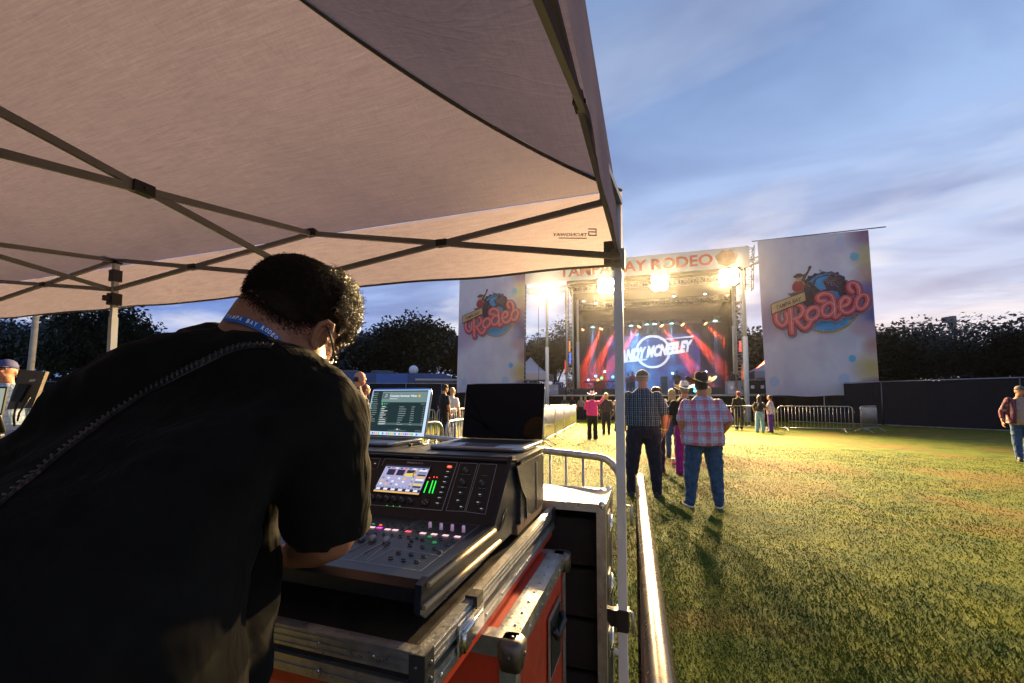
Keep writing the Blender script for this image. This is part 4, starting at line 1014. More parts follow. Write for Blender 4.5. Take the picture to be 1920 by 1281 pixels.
def rodeo_banner(TLp, TRp, BLp, BRp, logoc, logos, label, v):
    """corner points in the world; cloth mesh in unit coordinates"""
    e = empty('rodeo_banner', (0,0,0), 0, label, 'banner', 'printed rodeo banners beside the stage')
    u0, u1 = (TLp.dot(SU)+BLp.dot(SU))/2, (TRp.dot(SU)+BRp.dot(SU))/2
    z0, z1 = (BLp.z+BRp.z)/2, (TLp.z+TRp.z)/2
    e.location = sp(u0, v, 0); e.rotation_euler = (0,0,math.atan2(SU.y, SU.x))
    W_, H_ = u1-u0, z1-z0
    b = MB(); nx, nz = 40, 30; vs = []
    for j in range(nz+1):
        for i in range(nx+1):
            x, z = i/nx, j/nz
            a = (TLp.dot(SU)-u0)*z + (BLp.dot(SU)-u0)*(1-z); c = (TRp.dot(SU)-u0)*z + (BRp.dot(SU)-u0)*(1-z)
            vs.append(((a+(c-a)*x)/W_, (.035*math.sin(x*9+z*2)*(1-z) + .02*math.sin(x*21+1)*(1-z*.5)), z + .004*math.sin(x*12)*(1-z)))
    b.add(vs, [(j*(nx+1)+i, j*(nx+1)+i+1, (j+1)*(nx+1)+i+1, (j+1)*(nx+1)+i) for j in range(nz) for i in range(nx)], None, True)
    o = b.build('cloth', M['rbanner'], e); o.scale = (W_, 1, H_); o.location = (0,0,z0)
    lg = bpy.data.objects.new('logo', None); COL.objects.link(lg); lg.parent = e
    lx = logoc.dot(SU)-u0; lg.location = (lx - 500*logos, -.055, logoc.z + 560*logos); lg.scale = (logos,)*3
    b = MB(); b.tube([V((-.4,.04,z1)), V((W_+.75,.04,z1+.10))], .03, 8); b.build('top_rod', M['steel_dark'], e)
    return e, lg, W_, z0, z1
v_ = -.7
pts = [onst(*q, v_) for q in ((1420,452),(1628,431),(1437,742),(1650,743))]
c_ = onst(1400+500/3.767, 420+560/3.767, v_); pL, pR = onst(1442,560,v_), onst(1622,560,v_)
lsc = (pR-pL).length/680
e1, lg1, W1, z0_, z1_ = rodeo_banner(*pts, c_, lsc, 'tall printed rodeo banner hanging right of the stage', v_)
make_logo(lg1)
pts = [onst(*q, v_) for q in ((862,512),(985,518),(856,738),(982,735))]
c_ = onst(922,592,v_); lsc2 = (onst(972,590,v_)-onst(869,590,v_)).length/680
e2, lg2, W2, _, _ = rodeo_banner(*pts, c_, lsc2, 'tall printed rodeo banner left of the stage, above the black laptop', v_)
for o in list(lg1.children):
    c = o.copy(); COL.objects.link(c); c.parent = lg2
# flatten: the logo holder itself is dropped so that its pieces are sub-parts of the cloth
for e_, lg in ((e1, lg1), (e2, lg2)):
    cl = [c for c in e_.children if c.name.startswith('cloth')][0]
    for o in list(lg.children):
        Mx = Matrix.Translation(lg.location) @ Matrix.Diagonal((*lg.scale, 1))
        Mc = Matrix.Translation(cl.location) @ Matrix.Diagonal((*cl.scale, 1))
        o.parent = cl; o.matrix_parent_inverse = Mc.inverted() @ Mx
    bpy.data.objects.remove(lg)
b = MB(); p = gnd(1517, 791); b.tube([V((p.x,p.y+.4,0)), V((p.x-.05,p.y+.4,10.6))], .10, 10)
o = b.build('banner_pole', M['pole']); tag(o, 'white pole rising behind the right rodeo banner', 'pole')
b = MB(); p0, p1 = onst(986,520,-.4), onst(984,712,-.4)
for i in range(24): q = p0.lerp(p1, (i+.5)/24); b.box(q, (.10,.06,.24), (SU,SV,Z))
b.tube([p0+SU*.0, p1], .03, 6)
o = b.build('speaker_cable', M['steel_dark']); tag(o, 'dark knotted cable hanging along the right edge of the left rodeo banner', 'cable')
# ---------------------------------------------------------------- cases under the desk
def rp3(s, r, z): return F2*s + R2*r + Z*z
def sr(p): return V(p).dot(F2)
M['red_lam'] = mat('red_case_laminate', (.50,.045,.016), .42, 0, .14, 7, bump=.06, bs=300, rv=.1)
M['lid_brown'] = mat('dusty_black_laminate', (.022,.015,.010), .5, 0, .35, 9, bump=.1, bs=200, rv=.15)
M['foam'] = mat('black_foam', (.012,.012,.012), .9, 0, .2, bump=.4, bs=250)
M['ball'] = mat('steel_ball_corner', (.15,.125,.105), .42, .8, .2, 30, rv=.12)
def rivet(b, p, n, r=.005): b.ell(p, (r, r, r*.6), (V(n).orthogonal().normalized(), V(n).cross(V(n).orthogonal()).normalized(), V(n)), 8, 5)
# red flight case
rt = -.298; zt = .86
s0 = sr(onr(965,1200,rt)); s1 = sr(onr(1058,1041,rt)); zt = onr(965,1200,rt).z - .002
case = empty('flight_case', rp3((s0+s1)/2, rt-.45, 0), 0, 'red flight case with worn aluminium edges below the mixer tray', 'flight case')
LW = .95; th = .035
b = MB(); b.pbox(rp3(s0+.004, rt-LW+.004, .10), R2*(LW-.008), F2*(s1-s0-.008), Z*(zt-.104)); wparent(b.build('panel', M['red_lam']), case)
b = MB()
for (a, c) in ((s0, 0), (s1-th, 0)):
    b.pbox(rp3(a, rt-LW, zt-.004), R2*LW, F2*th, Z*.006)
b.pbox(rp3(s0+th, rt-.052, zt-.004), R2*.052, F2*(s1-s0-2*th), Z*.006)
b.pbox(rp3(s0+.02, rt-.001, zt-.045), R2*.005, F2*(s1-s0-.04), Z*.047)
b.pbox(rp3(s0-.003, rt-LW, zt-.042), R2*LW, F2*.005, Z*.044)
for sa in (s0-.003, s1-.034): b.pbox(rp3(sa, rt-.001, .1), R2*.0045, F2*.036, Z*(zt-.14))
b.pbox(rp3(s0-.0035, rt-.036, .1), R2*.040, F2*.005, Z*(zt-.14)); b.pbox(rp3(s0-.003, rt-.001, .09), R2*.005, F2*(s1-s0), Z*.04)
for i in range(9): rivet(b, rp3(s0+.06+i*(s1-s0-.1)/8, rt-.018, zt+.002), Z, .0042); rivet(b, rp3(s0+.06+i*(s1-s0-.1)/8, rt+.004, zt-.028), R2, .0038)
wparent(b.build('edging', M['alu']), case)
b = MB(); c = rp3(s0+.008, rt-.008, zt-.008)
b.loft([(c+V((0,0,-.055)), R2*.024, F2*.024), (c+V((0,0,-.03)), R2*.029, F2*.029), (c, R2*.030, F2*.030), (c+V((0,0,.010)), R2*.022, F2*.022)], 20, power=5)
for d_ in (R2, -F2, Z): rivet(b, c + d_*.030 + Z*(-.02 if d_ is not Z else -.02), d_, .005)
wparent(b.build('ball_corner', M['ball']), case)
b = MB(); c = rp3(s1-.008, rt-.008, zt-.008); b.loft([(c+V((0,0,-.05)), R2*.03, F2*.03), (c, R2*.031, F2*.031), (c+V((0,0,.01)), R2*.024, F2*.024)], 20, power=5); wparent(b.build('ball_corner', M['ball']), case)
hs = s0 + (s1-s0)*.70; b = MB()
b.pbox(rp3(hs-.085, rt-.0+.001, zt-.30), R2*.004, F2*.17, Z*.19); wparent(b.build('handle_plate', M['alu']), case)
b = MB(); b.pbox(rp3(hs-.068, rt+.0055, zt-.285), R2*.002, F2*.136, Z*.16)
b.tube([rp3(hs-.055, rt+.012, zt-.15), rp3(hs-.05, rt+.022, zt-.175), rp3(hs+.05, rt+.022, zt-.175), rp3(hs+.055, rt+.012, zt-.15)], .011, 8); wparent(b.build('handle', M['black_plastic']), case)
for sa in (s0+.08, s1-.08):
    for ra in (rt-.08, rt-LW+.08):
        b = MB(); b.lathe([(.03,-.015),(.045,-.014),(.045,.014),(.03,.015)], rp3(sa, ra, .046), R2, 14); b.box(rp3(sa, ra, .088), (.05,.06,.02), (R2,F2,Z)); wparent(b.build('castor', M['black_plastic']), case)
# mixer tray case on top of it
rt2 = -.367
A_ = onr(795,1221,rt2); B_ = onr(1040,981,rt2); C_ = onr(825,1269,rt2)
s0t, s1t = sr(A_), sr(B_); zt2 = A_.z - .008; zb2 = zt2 - .083
tray = empty('mixer_case', rp3((s0t+s1t)/2, rt2-.5, zt+.002), 0, 'shallow open road-case base with double aluminium edging under the mixer', 'road case')
LT = 1.15
b = MB(); b.pbox(rp3(s0t+.012, rt2-LT, zt+.003), R2*(LT-.012), F2*(s1t-s0t-.024), Z*(zt2-zt-.016)); wparent(b.build('body', M['lid_brown']), tray)
b = MB()
b.pbox(rp3(s0t+.010, rt2-LT, zt+.0035), R2*(LT-.008), F2*.003, Z*(zb2-zt-.008)); b.pbox(rp3(s0t+.010, rt2-.011, zt+.0035), R2*.002, F2*(s1t-s0t-.02), Z*(zb2-zt-.008)); wparent(b.build('red_panel', M['red_lam']), tray)
b = MB()
def rail(z, h, k_):
    # a ridged aluminium extrusion along the right side and the front
    for q in range(k_):
        o_ = .0022*(q % 2); zz = z + h*q/k_
        b.pbox(rp3(s0t, rt2-.012-o_, zz), R2*.012, F2*(s1t-s0t), Z*(h/k_-.0002))
        b.pbox(rp3(s0t+o_, rt2-LT, zz), R2*(LT-.0125), F2*.012, Z*(h/k_-.0002))
rail(zt2-.036, .036, 6); rail(zb2, .030, 2)
b.pbox(rp3(s0t, rt2-.024, zt2-.004), R2*.0115, F2*(s1t-s0t), Z*.0035); b.pbox(rp3(s0t+.0125, rt2-LT, zt2-.004), R2*(LT-.025), F2*.012, Z*.0035)
b.pbox(rp3(s1t-.012, rt2-LT, zt2-.04), R2*(LT-.0125), F2*.012, Z*.038)
for i in range(8):
    rivet(b, rp3(s0t+.06+i*.11, rt2+.0015, zb2+.016), R2, .0045); rivet(b, rp3(s0t-.001, rt2-.10-i*.12, zb2+.016), -F2, .0045)
    rivet(b, rp3(s0t-.001, rt2-.10-i*.12, zt2-.018), -F2, .0035)
wparent(b.build('rail', M['alu']), tray)
b = MB(); b.pbox(rp3(s0t-.002, rt2-.028, zb2-.002), R2*.031, F2*.002, Z*.085); b.pbox(rp3(s0t-.002, rt2+.0008, zb2-.002), R2*.002, F2*.032, Z*.085)
for z_ in (.012, .035, .062):
    rivet(b, rp3(s0t-.0035, rt2-.015, zb2+z_), -F2, .005); rivet(b, rp3(s0t+.018, rt2+.0035, zb2+z_), R2, .005)
wparent(b.build('corner_brace', M['steel_dark']), tray)
b = MB(); b.ell(rp3(s0t+.01, rt2-.01, zb2-.012), .024, seg=18, rings=12); wparent(b.build('ball_corner', M['chrome']), tray)
b = MB(); sl0 = sr(onr(862,1180,rt2)); sl1 = sr(onr(888,1138,rt2))
b.pbox(rp3(sl0-.015, rt2+.002, zb2+.008), R2*.004, F2*(sl1-sl0+.06), Z*.062)
b.tube([rp3(sl0+.0, rt2+.010, zb2+.05), rp3(sl1+.02, rt2+.010, zb2+.05)], .006, 8); b.tube([rp3(sl0, rt2+.011, zb2+.012), rp3(sl0-.004, rt2+.012, zb2+.05)], .004, 6); b.box(rp3(sl0+.015, rt2+.010, zb2+.028), (.008,.03,.028), (R2,F2,Z))
wparent(b.build('latch', M['chrome']), tray)
b = MB(); b.pbox(rp3(sl1+.0, rt2-.02, zt2-.02), R2*.028, F2*.035, Z*.026); wparent(b.build('latch_guard', M['black_plastic']), tray)
b = MB(); sg = s1t - .05; b.pbox(rp3(sg, rt2+.0005, zt2-.046), R2*.006, F2*.045, Z*.05); 
for z_ in (.012,.035): rivet(b, rp3(sg+.022, rt2+.007, zt2-.045+z_), R2, .004)
wparent(b.build('hinge', M['black_plastic']), tray)
# tall black rack behind
rk = -.17
A_ = onr(1133,946,rk); B_ = onr(1146,917,rk); s0k, s1k = sr(A_), sr(B_); zk = (A_.z+B_.z)/2
if s1k - s0k < .3: s1k = s0k + .32
rack = empty('rack_case', rp3(s0k+.2, rk-.35, 0), 0, 'tall black rack case with reflected light painted on its top, behind the red case, beside the tent leg', 'rack case')
WK = .62
b = MB(); b.pbox(rp3(s0k, rk-WK, .08), R2*.012, F2*(s1k-s0k), Z*(zk-.08)); b.pbox(rp3(s0k, rk-.012, .08), R2*.012, F2*(s1k-s0k), Z*(zk-.084)); b.pbox(rp3(s1k-.012, rk-WK+.013, .08), R2*(WK-.026), F2*.012, Z*(zk-.084)); b.pbox(rp3(s0k, rk-WK+.013, .08), R2*(WK-.026), F2*(s1k-s0k-.013), Z*.02)
wparent(b.build('shell', M['case_k']), rack)
b = MB(); b.pbox(rp3(s0k, rk-WK, zk-.012), R2*WK, F2*(s1k-s0k), Z*.012); wparent(b.build('top', mat('reflected_light_laminate', (.24,.22,.20), .35, .1, .06, 12, rv=.08)), rack)  # pale colour stands for the lights reflected off the black top
b = MB()
for ra in (rk-.004, rk-WK-.004): b.pbox(rp3(s0k-.004, ra-.026, .08), R2*.032, F2*.004, Z*(zk-.08))
b.pbox(rp3(s0k-.004, rk+.0005, .08), R2*.004, F2*.03, Z*(zk-.08)); b.pbox(rp3(s1k-.028, rk+.0005, .08), R2*.004, F2*.03, Z*(zk-.08))
b.pbox(rp3(s0k-.0045, rk-WK, zk-.03), R2*WK, F2*.004, Z*.033); b.pbox(rp3(s0k, rk+.0006, zk-.03), R2*.004, F2*(s1k-s0k), Z*.033)
wparent(b.build('edging', M['alu']), rack)
for za in (zk-.16, zk-.40, zk-.62):
    b = MB(); b.pbox(rp3(s0k+.10, rk+.001, za), R2*.006, F2*.09, Z*.10); b.tube([rp3(s0k+.12, rk+.010, za+.02), rp3(s0k+.12, rk+.016, za+.05), rp3(s0k+.17, rk+.010, za+.08)], .006, 6); wparent(b.build('latch', M['chrome']), rack)
for i in range(4):
    b = MB(); z_ = .16 + i*.2; b.pbox(rp3(s0k+.05, rk-WK+.02, z_), R2*(WK-.04), F2*.02, Z*.18); wparent(b.build('blank_panel', M['foam']), rack)
for sa in (s0k+.05, s1k-.05):
    for ra in (rk-.06, rk-WK+.06):
        b = MB(); b.lathe([(.025,-.015),(.04,-.014),(.04,.014),(.025,.015)], rp3(sa, ra, .041), R2, 14); wparent(b.build('castor', M['black_plastic']), rack)
for ra in (rk-.01,):
    b = MB(); b.ell(rp3(s0k+.006, ra, zk-.004), .016, seg=14, rings=10); b.ell(rp3(s1k-.006, ra, zk-.004), .016, seg=14, rings=10); wparent(b.build('ball_corner', M['chrome']), rack)
# ---------------------------------------------------------------- mixer
rm = -.41; WM = .74
mix_ = empty('mixing_console', rp3(1.0, rm-.35, zt2), 0, 'black digital mixing console with lit screen and faders on the case', 'mixing console')
pB = onr(798,1138,rm); pT = onr(801,1090,rm); pK = onr(929,989,rm); pU = onr(963,858,rm)
zs = pK.z; sT, sB, sK, sU = sr(pT), sr(pB), sr(pK), sr(pU); zf = min(pT.z, zs-.0); zU = pU.z
zf = pT.z
zlo = zt2 + .020
prof = [(sB-.006, pB.z+.006), (sT-.012, zf-.012), (sT+.002, zf), (sK, zs), (sU, zU), (sU+.025, zU-.004), (sU+.03, zlo+.04), (sU-.02, zlo), (sB+.03, zlo)]
M['mixer'] = mat('mixer_black_metal', (.014,.0145,.017), .38, .2, .15, 20, bump=.06, bs=500)
b = MB(); b.prism([rp3(s, rm-.014, z) for s, z in prof], -R2*(WM-.028)); wparent(b.build('chassis', M['mixer']), mix_)
for fs_ in (sB+.08, sU-.06):
    for fr_ in (rm-.06, rm-WM+.06):
        b = MB(); b.lathe([(.014,0),(.014,.0195)], rp3(fs_, fr_, zt2+.0005), Z, 14); wparent(b.build('rubber_foot', M['black_plastic']), mix_)
M['cheek'] = mat('mixer_cheek', (.012,.017,.028), .4, .3, .1, spec=.6)
for ra in (rm, rm-WM+.014):
    b = MB(); b.prism([rp3(s, ra, z) for s, z in [(sB-.02, pB.z-.004), (sT-.02, zf+.0), (sT+.005, zf+.006), (sK-.008, zs+.006), (sU-.008, zU+.004), (sU+.028, zU), (sU+.034, zlo+.03), (sU, zlo-.002), (sB, zlo-.004 if zlo-.004 < pB.z else pB.z-.006)]], -R2*.014)
    wparent(b.build('cheek', M['cheek']), mix_)
M['trim'] = mat('satin_trim', (.50,.36,.20), .48, .6, .1)
b = MB()
b.tube([rp3(sB-.012, rm+.002, pB.z+.004), rp3(sK+.03, rm+.002, zlo+.010)], .0062, 6); b.tube([rp3(sT-.002, rm+.002, zf-.006), rp3(sK-.01, rm+.002, zs-.006)], .0062, 6)
wparent(b.build('trim', M['trim']), mix_)
t0 = onr(893,1034,rm); t1 = onr(926,1009,rm); b = MB()
b.text('MIDAS', rp3(sr(t0), rm+.004, t0.z-.006), rp3(sr(t1), 0, t1.z)-rp3(sr(t0), 0, t0.z), Z, width=(sr(t1)-sr(t0)), height=.018, bold=.03)
for i in range(5): b.tube([rp3(sK+.03+i*.009, rm+.002, zs-.02+i*.004), rp3(sK+.05+i*.009, rm+.002, zs+.015+i*.004)], .0014, 5)
wparent(b.build('side_lettering', M['black_plastic']), mix_)
# control surface helpers
pn = (rp3(sU,0,zU)-rp3(sK,0,zs)).normalized(); nn = pn.cross(R2).normalized()
if nn.dot(F2) > 0: nn = -nn
def z1(x, y): return onp(600+x/4.1326, 690+y/4.1326, rp3(sK, rm, zs)+nn*.001, nn)
def fnrm(): return (rp3(sK,0,zs)-rp3(sT,0,zf)).normalized().cross(R2)*-1
fn = fnrm(); fn = fn if fn.z > 0 else -fn
fd = (rp3(sK,0,zs)-rp3(sT,0,zf)).normalized()
def z2(x, y): return onp(480+x/3.3625, 900+y/3.3625, rp3(sK, rm, zs)+fn*.001, fn)
M['scr_frame'] = mat('panel_gloss', (.006,.006,.007), .22, 0, .1)
M['ink'] = mat('silkscreen_white', (.42,.42,.44), .6)
lit_w = mat('lit_button', (.02,.02,.02), .4); M['btn'] = mat('rubber_button', (.02,.02,.022), .5)
scr = [z1(425,958), z1(775,988), z1(848,768), z1(510,755)]
so_, sx_, sy_ = scr[0], scr[1]-scr[0], scr[3]-scr[0]
sxn = R2; W_ = sx_.dot(R2); H_ = ((scr[3]+scr[2])/2-(scr[0]+scr[1])/2).dot(pn)
so_ = (scr[0]+scr[1]+scr[2]+scr[3])/4 - R2*W_/2 - pn*H_/2
def S(u, v, d=0): return so_ + R2*(W_*u) + pn*(H_*v) + nn*d
b = MB(); b.pbox(S(-.03,-.03,0), R2*W_*1.06, pn*H_*1.06, nn*.002); wparent(b.build('screen_bezel', M['scr_frame']), mix_)
SM = [emis('ui_lilac', (.50,.49,.78), .85), emis('ui_navy', (.03,.035,.10), .6), emis('ui_white', (.9,.92,1), 1.0), emis('ui_orange', (.95,.50,.06), 1.0), emis('ui_red', (.8,.05,.08), .9), emis('ui_grey', (.25,.26,.40), .8), emis('ui_yellow', (.9,.75,.12), .9)]
b = MB()
def R_(u0, v0, u1, v1, mi, d=.0026): b.add([S(u0,v0,d), S(u1,v0,d), S(u1,v1,d), S(u0,v1,d)], [(0,1,2,3)], mi)
R_(0,0,1,1,0); R_(0,.93,1,1,1,.003); R_(0,0,1,.045,3,.003); R_(0,.06,1,.16,1,.003)
for i in range(6): R_(.03+i*.165, .075, .12+i*.165, .145, 2, .0034); 
for i in range(3): R_(.10+i*.22, .62, .28+i*.22, .84, 1, .003); R_(.27+i*.22, .62, .285+i*.22, .84, 4, .0034)
for i in range(8): b.add([S(.5+.03*i, .64+.015*i, .0036), S(.53+.03*i, .64+.015*i, .0036), S(.53+.03*i, .67+.012*i, .0036), S(.5+.03*i, .67+.012*i, .0036)], [(0,1,2,3)], 6)
R_(.54,.60,.70,.72,6,.0032)
for i in range(5):
    for j in range(3): R_(.05+.12*i, .26+.11*j, .10+.12*i, .32+.11*j, (2,3,5,2,0)[(i+j) % 5], .003)
for j in range(8): R_(.80, .22+.085*j, .98, .28+.085*j, (1,6,5,2,3,1,5,2)[j], .003); R_(.72,.22+.085*j,.75,.29+.085*j,(5,6)[j%2],.003)
for i in range(9): R_(.06+.1*i,.87,.12+.1*i,.91,(1,5,2,1,4,1,2,5,1)[i],.003)
for i in range(14): R_(.02+.07*i,.185,.055+.07*i,.20,1,.003)
wparent(b.build('touchscreen', SM), mix_)
# meters
b = MB(); gm = [emis('led_green', (.03,.95,.08), 1.6), emis('led_red', (1,.06,.03), 2.2)]
for (xb, yb, xt, yt) in ((805,966,838,877),(845,970,876,872),(870,972,900,874)):
    a, c = z1(xb,yb), z1(xt,yt); d_ = (c-a)
    for i in range(16): b.pbox(a + d_*(i/16) - R2*.0016, R2*.0032, d_*(.62/16), nn*.0012, 0)
for x, y in ((847,855),(883,850),(905,852)): b.pbox(z1(x,y)-R2*.0016, R2*.0032, pn*.003, nn*.0015, 1)
for x, y in ((518,1068),(567,1072),(617,1075)): b.pbox(z1(x,y)-R2*.001, R2*.0025, pn*.0014, nn*.001, 0)
wparent(b.build('level_meter', gm), mix_)
# outlines and lettering
b = MB()
def line(pts, w=.0011, close=False):
    P = [z1(*q)+nn*.0012 for q in pts]
    for a, c in zip(P, P[1:] + ([P[0]] if close else [])):
        t = (c-a).normalized(); s_ = t.cross(nn)*w/2; b.quad(a-s_, c-s_, c+s_, a+s_)
line([(370,1060),(945,1106),(1066,735),(505,704),(480,760)], .0016); line([(1087,738),(1222,743),(1120,1114),(977,1108)], close=True); line([(1238,744),(1371,750),(1280,1136),(1130,1116)], close=True)
line([(372,700),(470,705),(445,780)]); 
for x, y, t_, w_ in ((1160,742,'MONITOR',52),(1306,748,'TALKBACK',55),(1092,826,'MONITOR LEVEL',72),(1065,925,'PHONES LEVEL',72),(1258,838,'EXT MIC',36),(1225,935,'TALK LEVEL',54),(385,785,'CONFIG',45)):
    b.text(t_, z1(x, y)+nn*.0012, R2, pn, width=w_/4.13*.0019, height=.0022)
b.text('MIDAS', z1(690,742)+nn*.0012, R2, pn, width=(z1(800,742)-z1(690,742)).length, height=.0065, bold=.01)
b.add([z1(683,733)+nn*.0012 + (R2*math.cos(t)+pn*math.sin(t))*.0032 for t in np.linspace(0,6.28,13)[:-1]], [list(range(12))])
wparent(b.build('panel_print', M['ink']), mix_)
b = MB(); c = z1(750,692); b.pbox(c-R2*.011-pn*.003, R2*.022, pn*.0075, nn*.0015); wparent(b.build('badge', M['trim']), mix_)
# buttons with white legends, red one lit
def button(x, y, w_, h_, f=z1, up=None, nr=None, lit=None, legend=True, name='button'):
    up = up or pn; nr = nr or nn; c = f(x, y); b = MB()
    b.loft([(c, R2*w_/2, up*h_/2), (c+nr*.003, R2*w_/2, up*h_/2), (c+nr*.0036, R2*(w_/2-.0008), up*(h_/2-.0008))], 16, 0, power=4)
    b.tube([c+nr*.0006 + R2*(w_/2+.0006)*math.cos(t) + up*(h_/2+.0006)*math.sin(t) for t in np.linspace(0, 6.28, 17)[:-1]], .00045, 4, 1, closed=True)
    if legend: b.pbox(c - R2*w_*.28 - up*h_*.12 + nr*.0037, R2*w_*.56, up*h_*.24, nr*.0002, 2)
    wparent(b.build(name, [M['btn'] if not lit else lit, M['ink'], M['legend']]), mix_)
M['legend'] = emis('lit_legend', (.75,.78,.8), .55); M['red_lit'] = emis('red_lit_button', (1,.12,.04), 1.3)
for i, (x, y) in enumerate(((1005,768),(992,808),(978,848),(966,887),(953,928),(940,968),(927,1010),(912,1052))): button(x, y, .0165, .0085, lit=M['red_lit'] if i == 0 else None)
for x, y in ((1088,970),(1070,1030),(1095,1080),(1240,985),(1225,1045),(1252,1095),(430,745),(383,843)): button(x, y, .0125, .0095)
def knob(c, nr, r=.0062, h=.014, name='knob', m_=None):
    b = MB(); b.lathe([(r*1.15,0),(r*1.15,.002),(r,.0025),(r*.86,h*.9),(r*.7,h),(.0001,h)], c, nr, 18, 0); b.pbox(c+nr*h - R2*.0005, R2*.001, pn*r*.7, nr*.0004, 1)
    wparent(b.build(name, [m_ or M['knob'], M['ink']]), mix_)
M['knob'] = mat('rubber_knob', (.05,.055,.062), .45, 0, .1, spec=.6)
for x, y in ((1130,800),(1105,890),(1255,900)): knob(z1(x,y), nn, .0072, .015)
for x, y in ((405,1005),(463,1010),(520,1015),(577,1022),(637,1028),(700,1034)): knob(z1(x,y), nn, .0066, .014)
b = MB(); c = z1(815,1045); b.loft([(c, R2*.013, pn*.0105), (c+nn*.003, R2*.013, pn*.0105), (c+nn*.0035, R2*.012, pn*.0095)], 16, 0, power=4)
for dx, dy in ((0,.006),(0,-.006),(.008,0),(-.008,0)): b.pbox(c+R2*dx+pn*dy+nn*.0036-R2*.0006, R2*.0012, pn*.0012, nn*.0002, 2)
wparent(b.build('arrow_pad', [M['btn'], M['ink'], M['legend']]), mix_)
# fader bank: scribble strips
SC_ = [((697,293),'g'),((732,299),'p'),((778,303),'m'),((830,313),'p'),((878,317),'p'),((960,326),'r'),((1053,337),'p'),((1123,344),'p'),((1195,351),'p'),((1270,359),'p')]
SCM = {'g': emis('strip_green', (.05,.8,.35), 1.0), 'p': emis('strip_pink', (1,.62,.66), 1.25), 'm': emis('strip_magenta', (.95,.08,.75), 1.2), 'r': emis('strip_red', (1,.12,.16), 1.3)}
for (x, y), cc in SC_:
    c = z2(x, y); w2 = .0155 if cc != 'g' else .007; b = MB(); b.pbox(c-R2*w2/2-fd*.005, R2*w2, fd*.010, fn*.0012); wparent(b.build('scribble_strip', SCM[cc]), mix_)
# faders
M['fcap'] = mat('fader_cap', (.26,.27,.30), .35, .2, .1, spec=.6)
for x, y in ((545,362),(605,370),(665,377),(735,382),(822,392)):
    c = z2(x, y); b = MB(); b.loft([(c+fn*.001, R2*.0052, fd*.011), (c+fn*.008, R2*.0052, fd*.0105), (c+fn*.0125, R2*.0048, fd*.0065)], 16, 0, power=6)
    b.pbox(c-R2*.0048-fd*.0006+fn*.0125, R2*.0096, fd*.0012, fn*.0004, 1); wparent(b.build('fader', [M['fcap'], M['ink']]), mix_)
    b = MB(); b.pbox(c-R2*.0009-fd*.085, R2*.0018, fd*.10, fn*.0006); 
    for i in range(12): b.pbox(c+R2*.003-fd*(.075-i*.007), R2*.005, fd*.0006, fn*.0005, 1); b.pbox(c-R2*.008-fd*(.075-i*.007), R2*.005, fd*.0006, fn*.0005, 1)
    wparent(b.build('fader_slot', [M['scr_frame'], M['ink2']]) if 'ink2' in M else b.build('fader_slot', [M['scr_frame'], M['ink']]), mix_)
M['acr'] = mat('acrylic_knob', (.75,.55,.75), .2, 0, .1, emit=(.35,.2,.33), es=.35)
for x, y in ((1097,308),(1167,316),(1237,324),(1308,332)):
    b = MB(); c = z2(x,y); b.lathe([(.0048,.001),(.0044,.017),(.0036,.018),(.0001,.018)], c, fn, 12); wparent(b.build('encoder', M['acr']), mix_)
BT = [(980,382),(1050,377),(1050,422),(1125,434),(1158,457),(972,410),(1204,408),(1240,382),(1125,398),(1168,374),(1095,362),(898,460),(978,470),(1058,484),(850,492),(930,505),(1013,516)]
M['grn_lit'] = emis('green_lit_button', (.02,.35,.10), .7)
for i, (x, y) in enumerate(BT): button(x, y, .0105, .0085, z2, fd, fn, M['grn_lit'] if i in (8, 10) else None, legend=False)
for i in range(11):
    x, y = 640+i*46, 247+i*6.5
    button(x, y, .0085, .0055, z2, fd, fn, None, legend=False); button(x+8, y+22, .0085, .0055, z2, fd, fn, {3: M['red_lit'], 2: M['grn_lit']}.get(i), legend=False)
for i in range(8): button(650+i*52, 330+i*5.2, .008, .005, z2, fd, fn, None, legend=False)
b = MB()
def line2(pts, w=.0009, close=False):
    P = [z2(*q)+fn*.0008 for q in pts]
    for a, c in zip(P, P[1:] + ([P[0]] if close else [])):
        t = (c-a).normalized(); s_ = t.cross(fn)*w/2; b.quad(a-s_, c-s_, c+s_, a+s_)
line2([(510,495),(1040,575),(1410,288),(1060,262),(1000,262),(700,505)]); line2([(860,432),(1175,482)]); line2([(600,508),(1050,250)]); line2([(700,520),(860,432)])
b.text('MUTE GROUPS', z2(1075,468)+fn*.0008, R2, fd, width=.022, height=.0022)
wparent(b.build('surface_print', M['ink']), mix_)
# dark padded wrist rest in front
# ---------------------------------------------------------------- box carrying the laptops
rb_ = -.395
q0, q1 = onr(973,858,rb_), onr(1013,848,rb_); zb_ = (q0.z+q1.z)/2; sb0 = max(sr(q0), sU+.04); sb1 = sr(q1)+.05
stand = empty('laptop_riser', rp3((sb0+sb1)/2, rb_-.5, zt2), 0, 'black textured metal riser box with a slot behind the mixer', 'riser')
M['wrinkle'] = mat('wrinkle_black_paint', (.009,.008,.0075), .36, .1, .15, bump=1.0, bs=260, spec=.6, bd=.004)
b = MB(); b.pbox(rp3(sb0, rb_-1.05, zt2+.03), R2*1.046, F2*(sb1-sb0), Z*(zb_-zt2-.034))
b.prism([rp3(sb0-.05, rb_-.004, zb_-.018), rp3(sb1, rb_-.004, zb_-.018), rp3(sb1, rb_-.004, zt2+.032), rp3(sb0+.06, rb_-.004, zt2+.032), rp3(sb0+.05, rb_-.004, zt2+.10), rp3(sb0+.0, rb_-.004, zt2+.14)], R2*.004)
wparent(b.build('body', M['wrinkle']), stand)
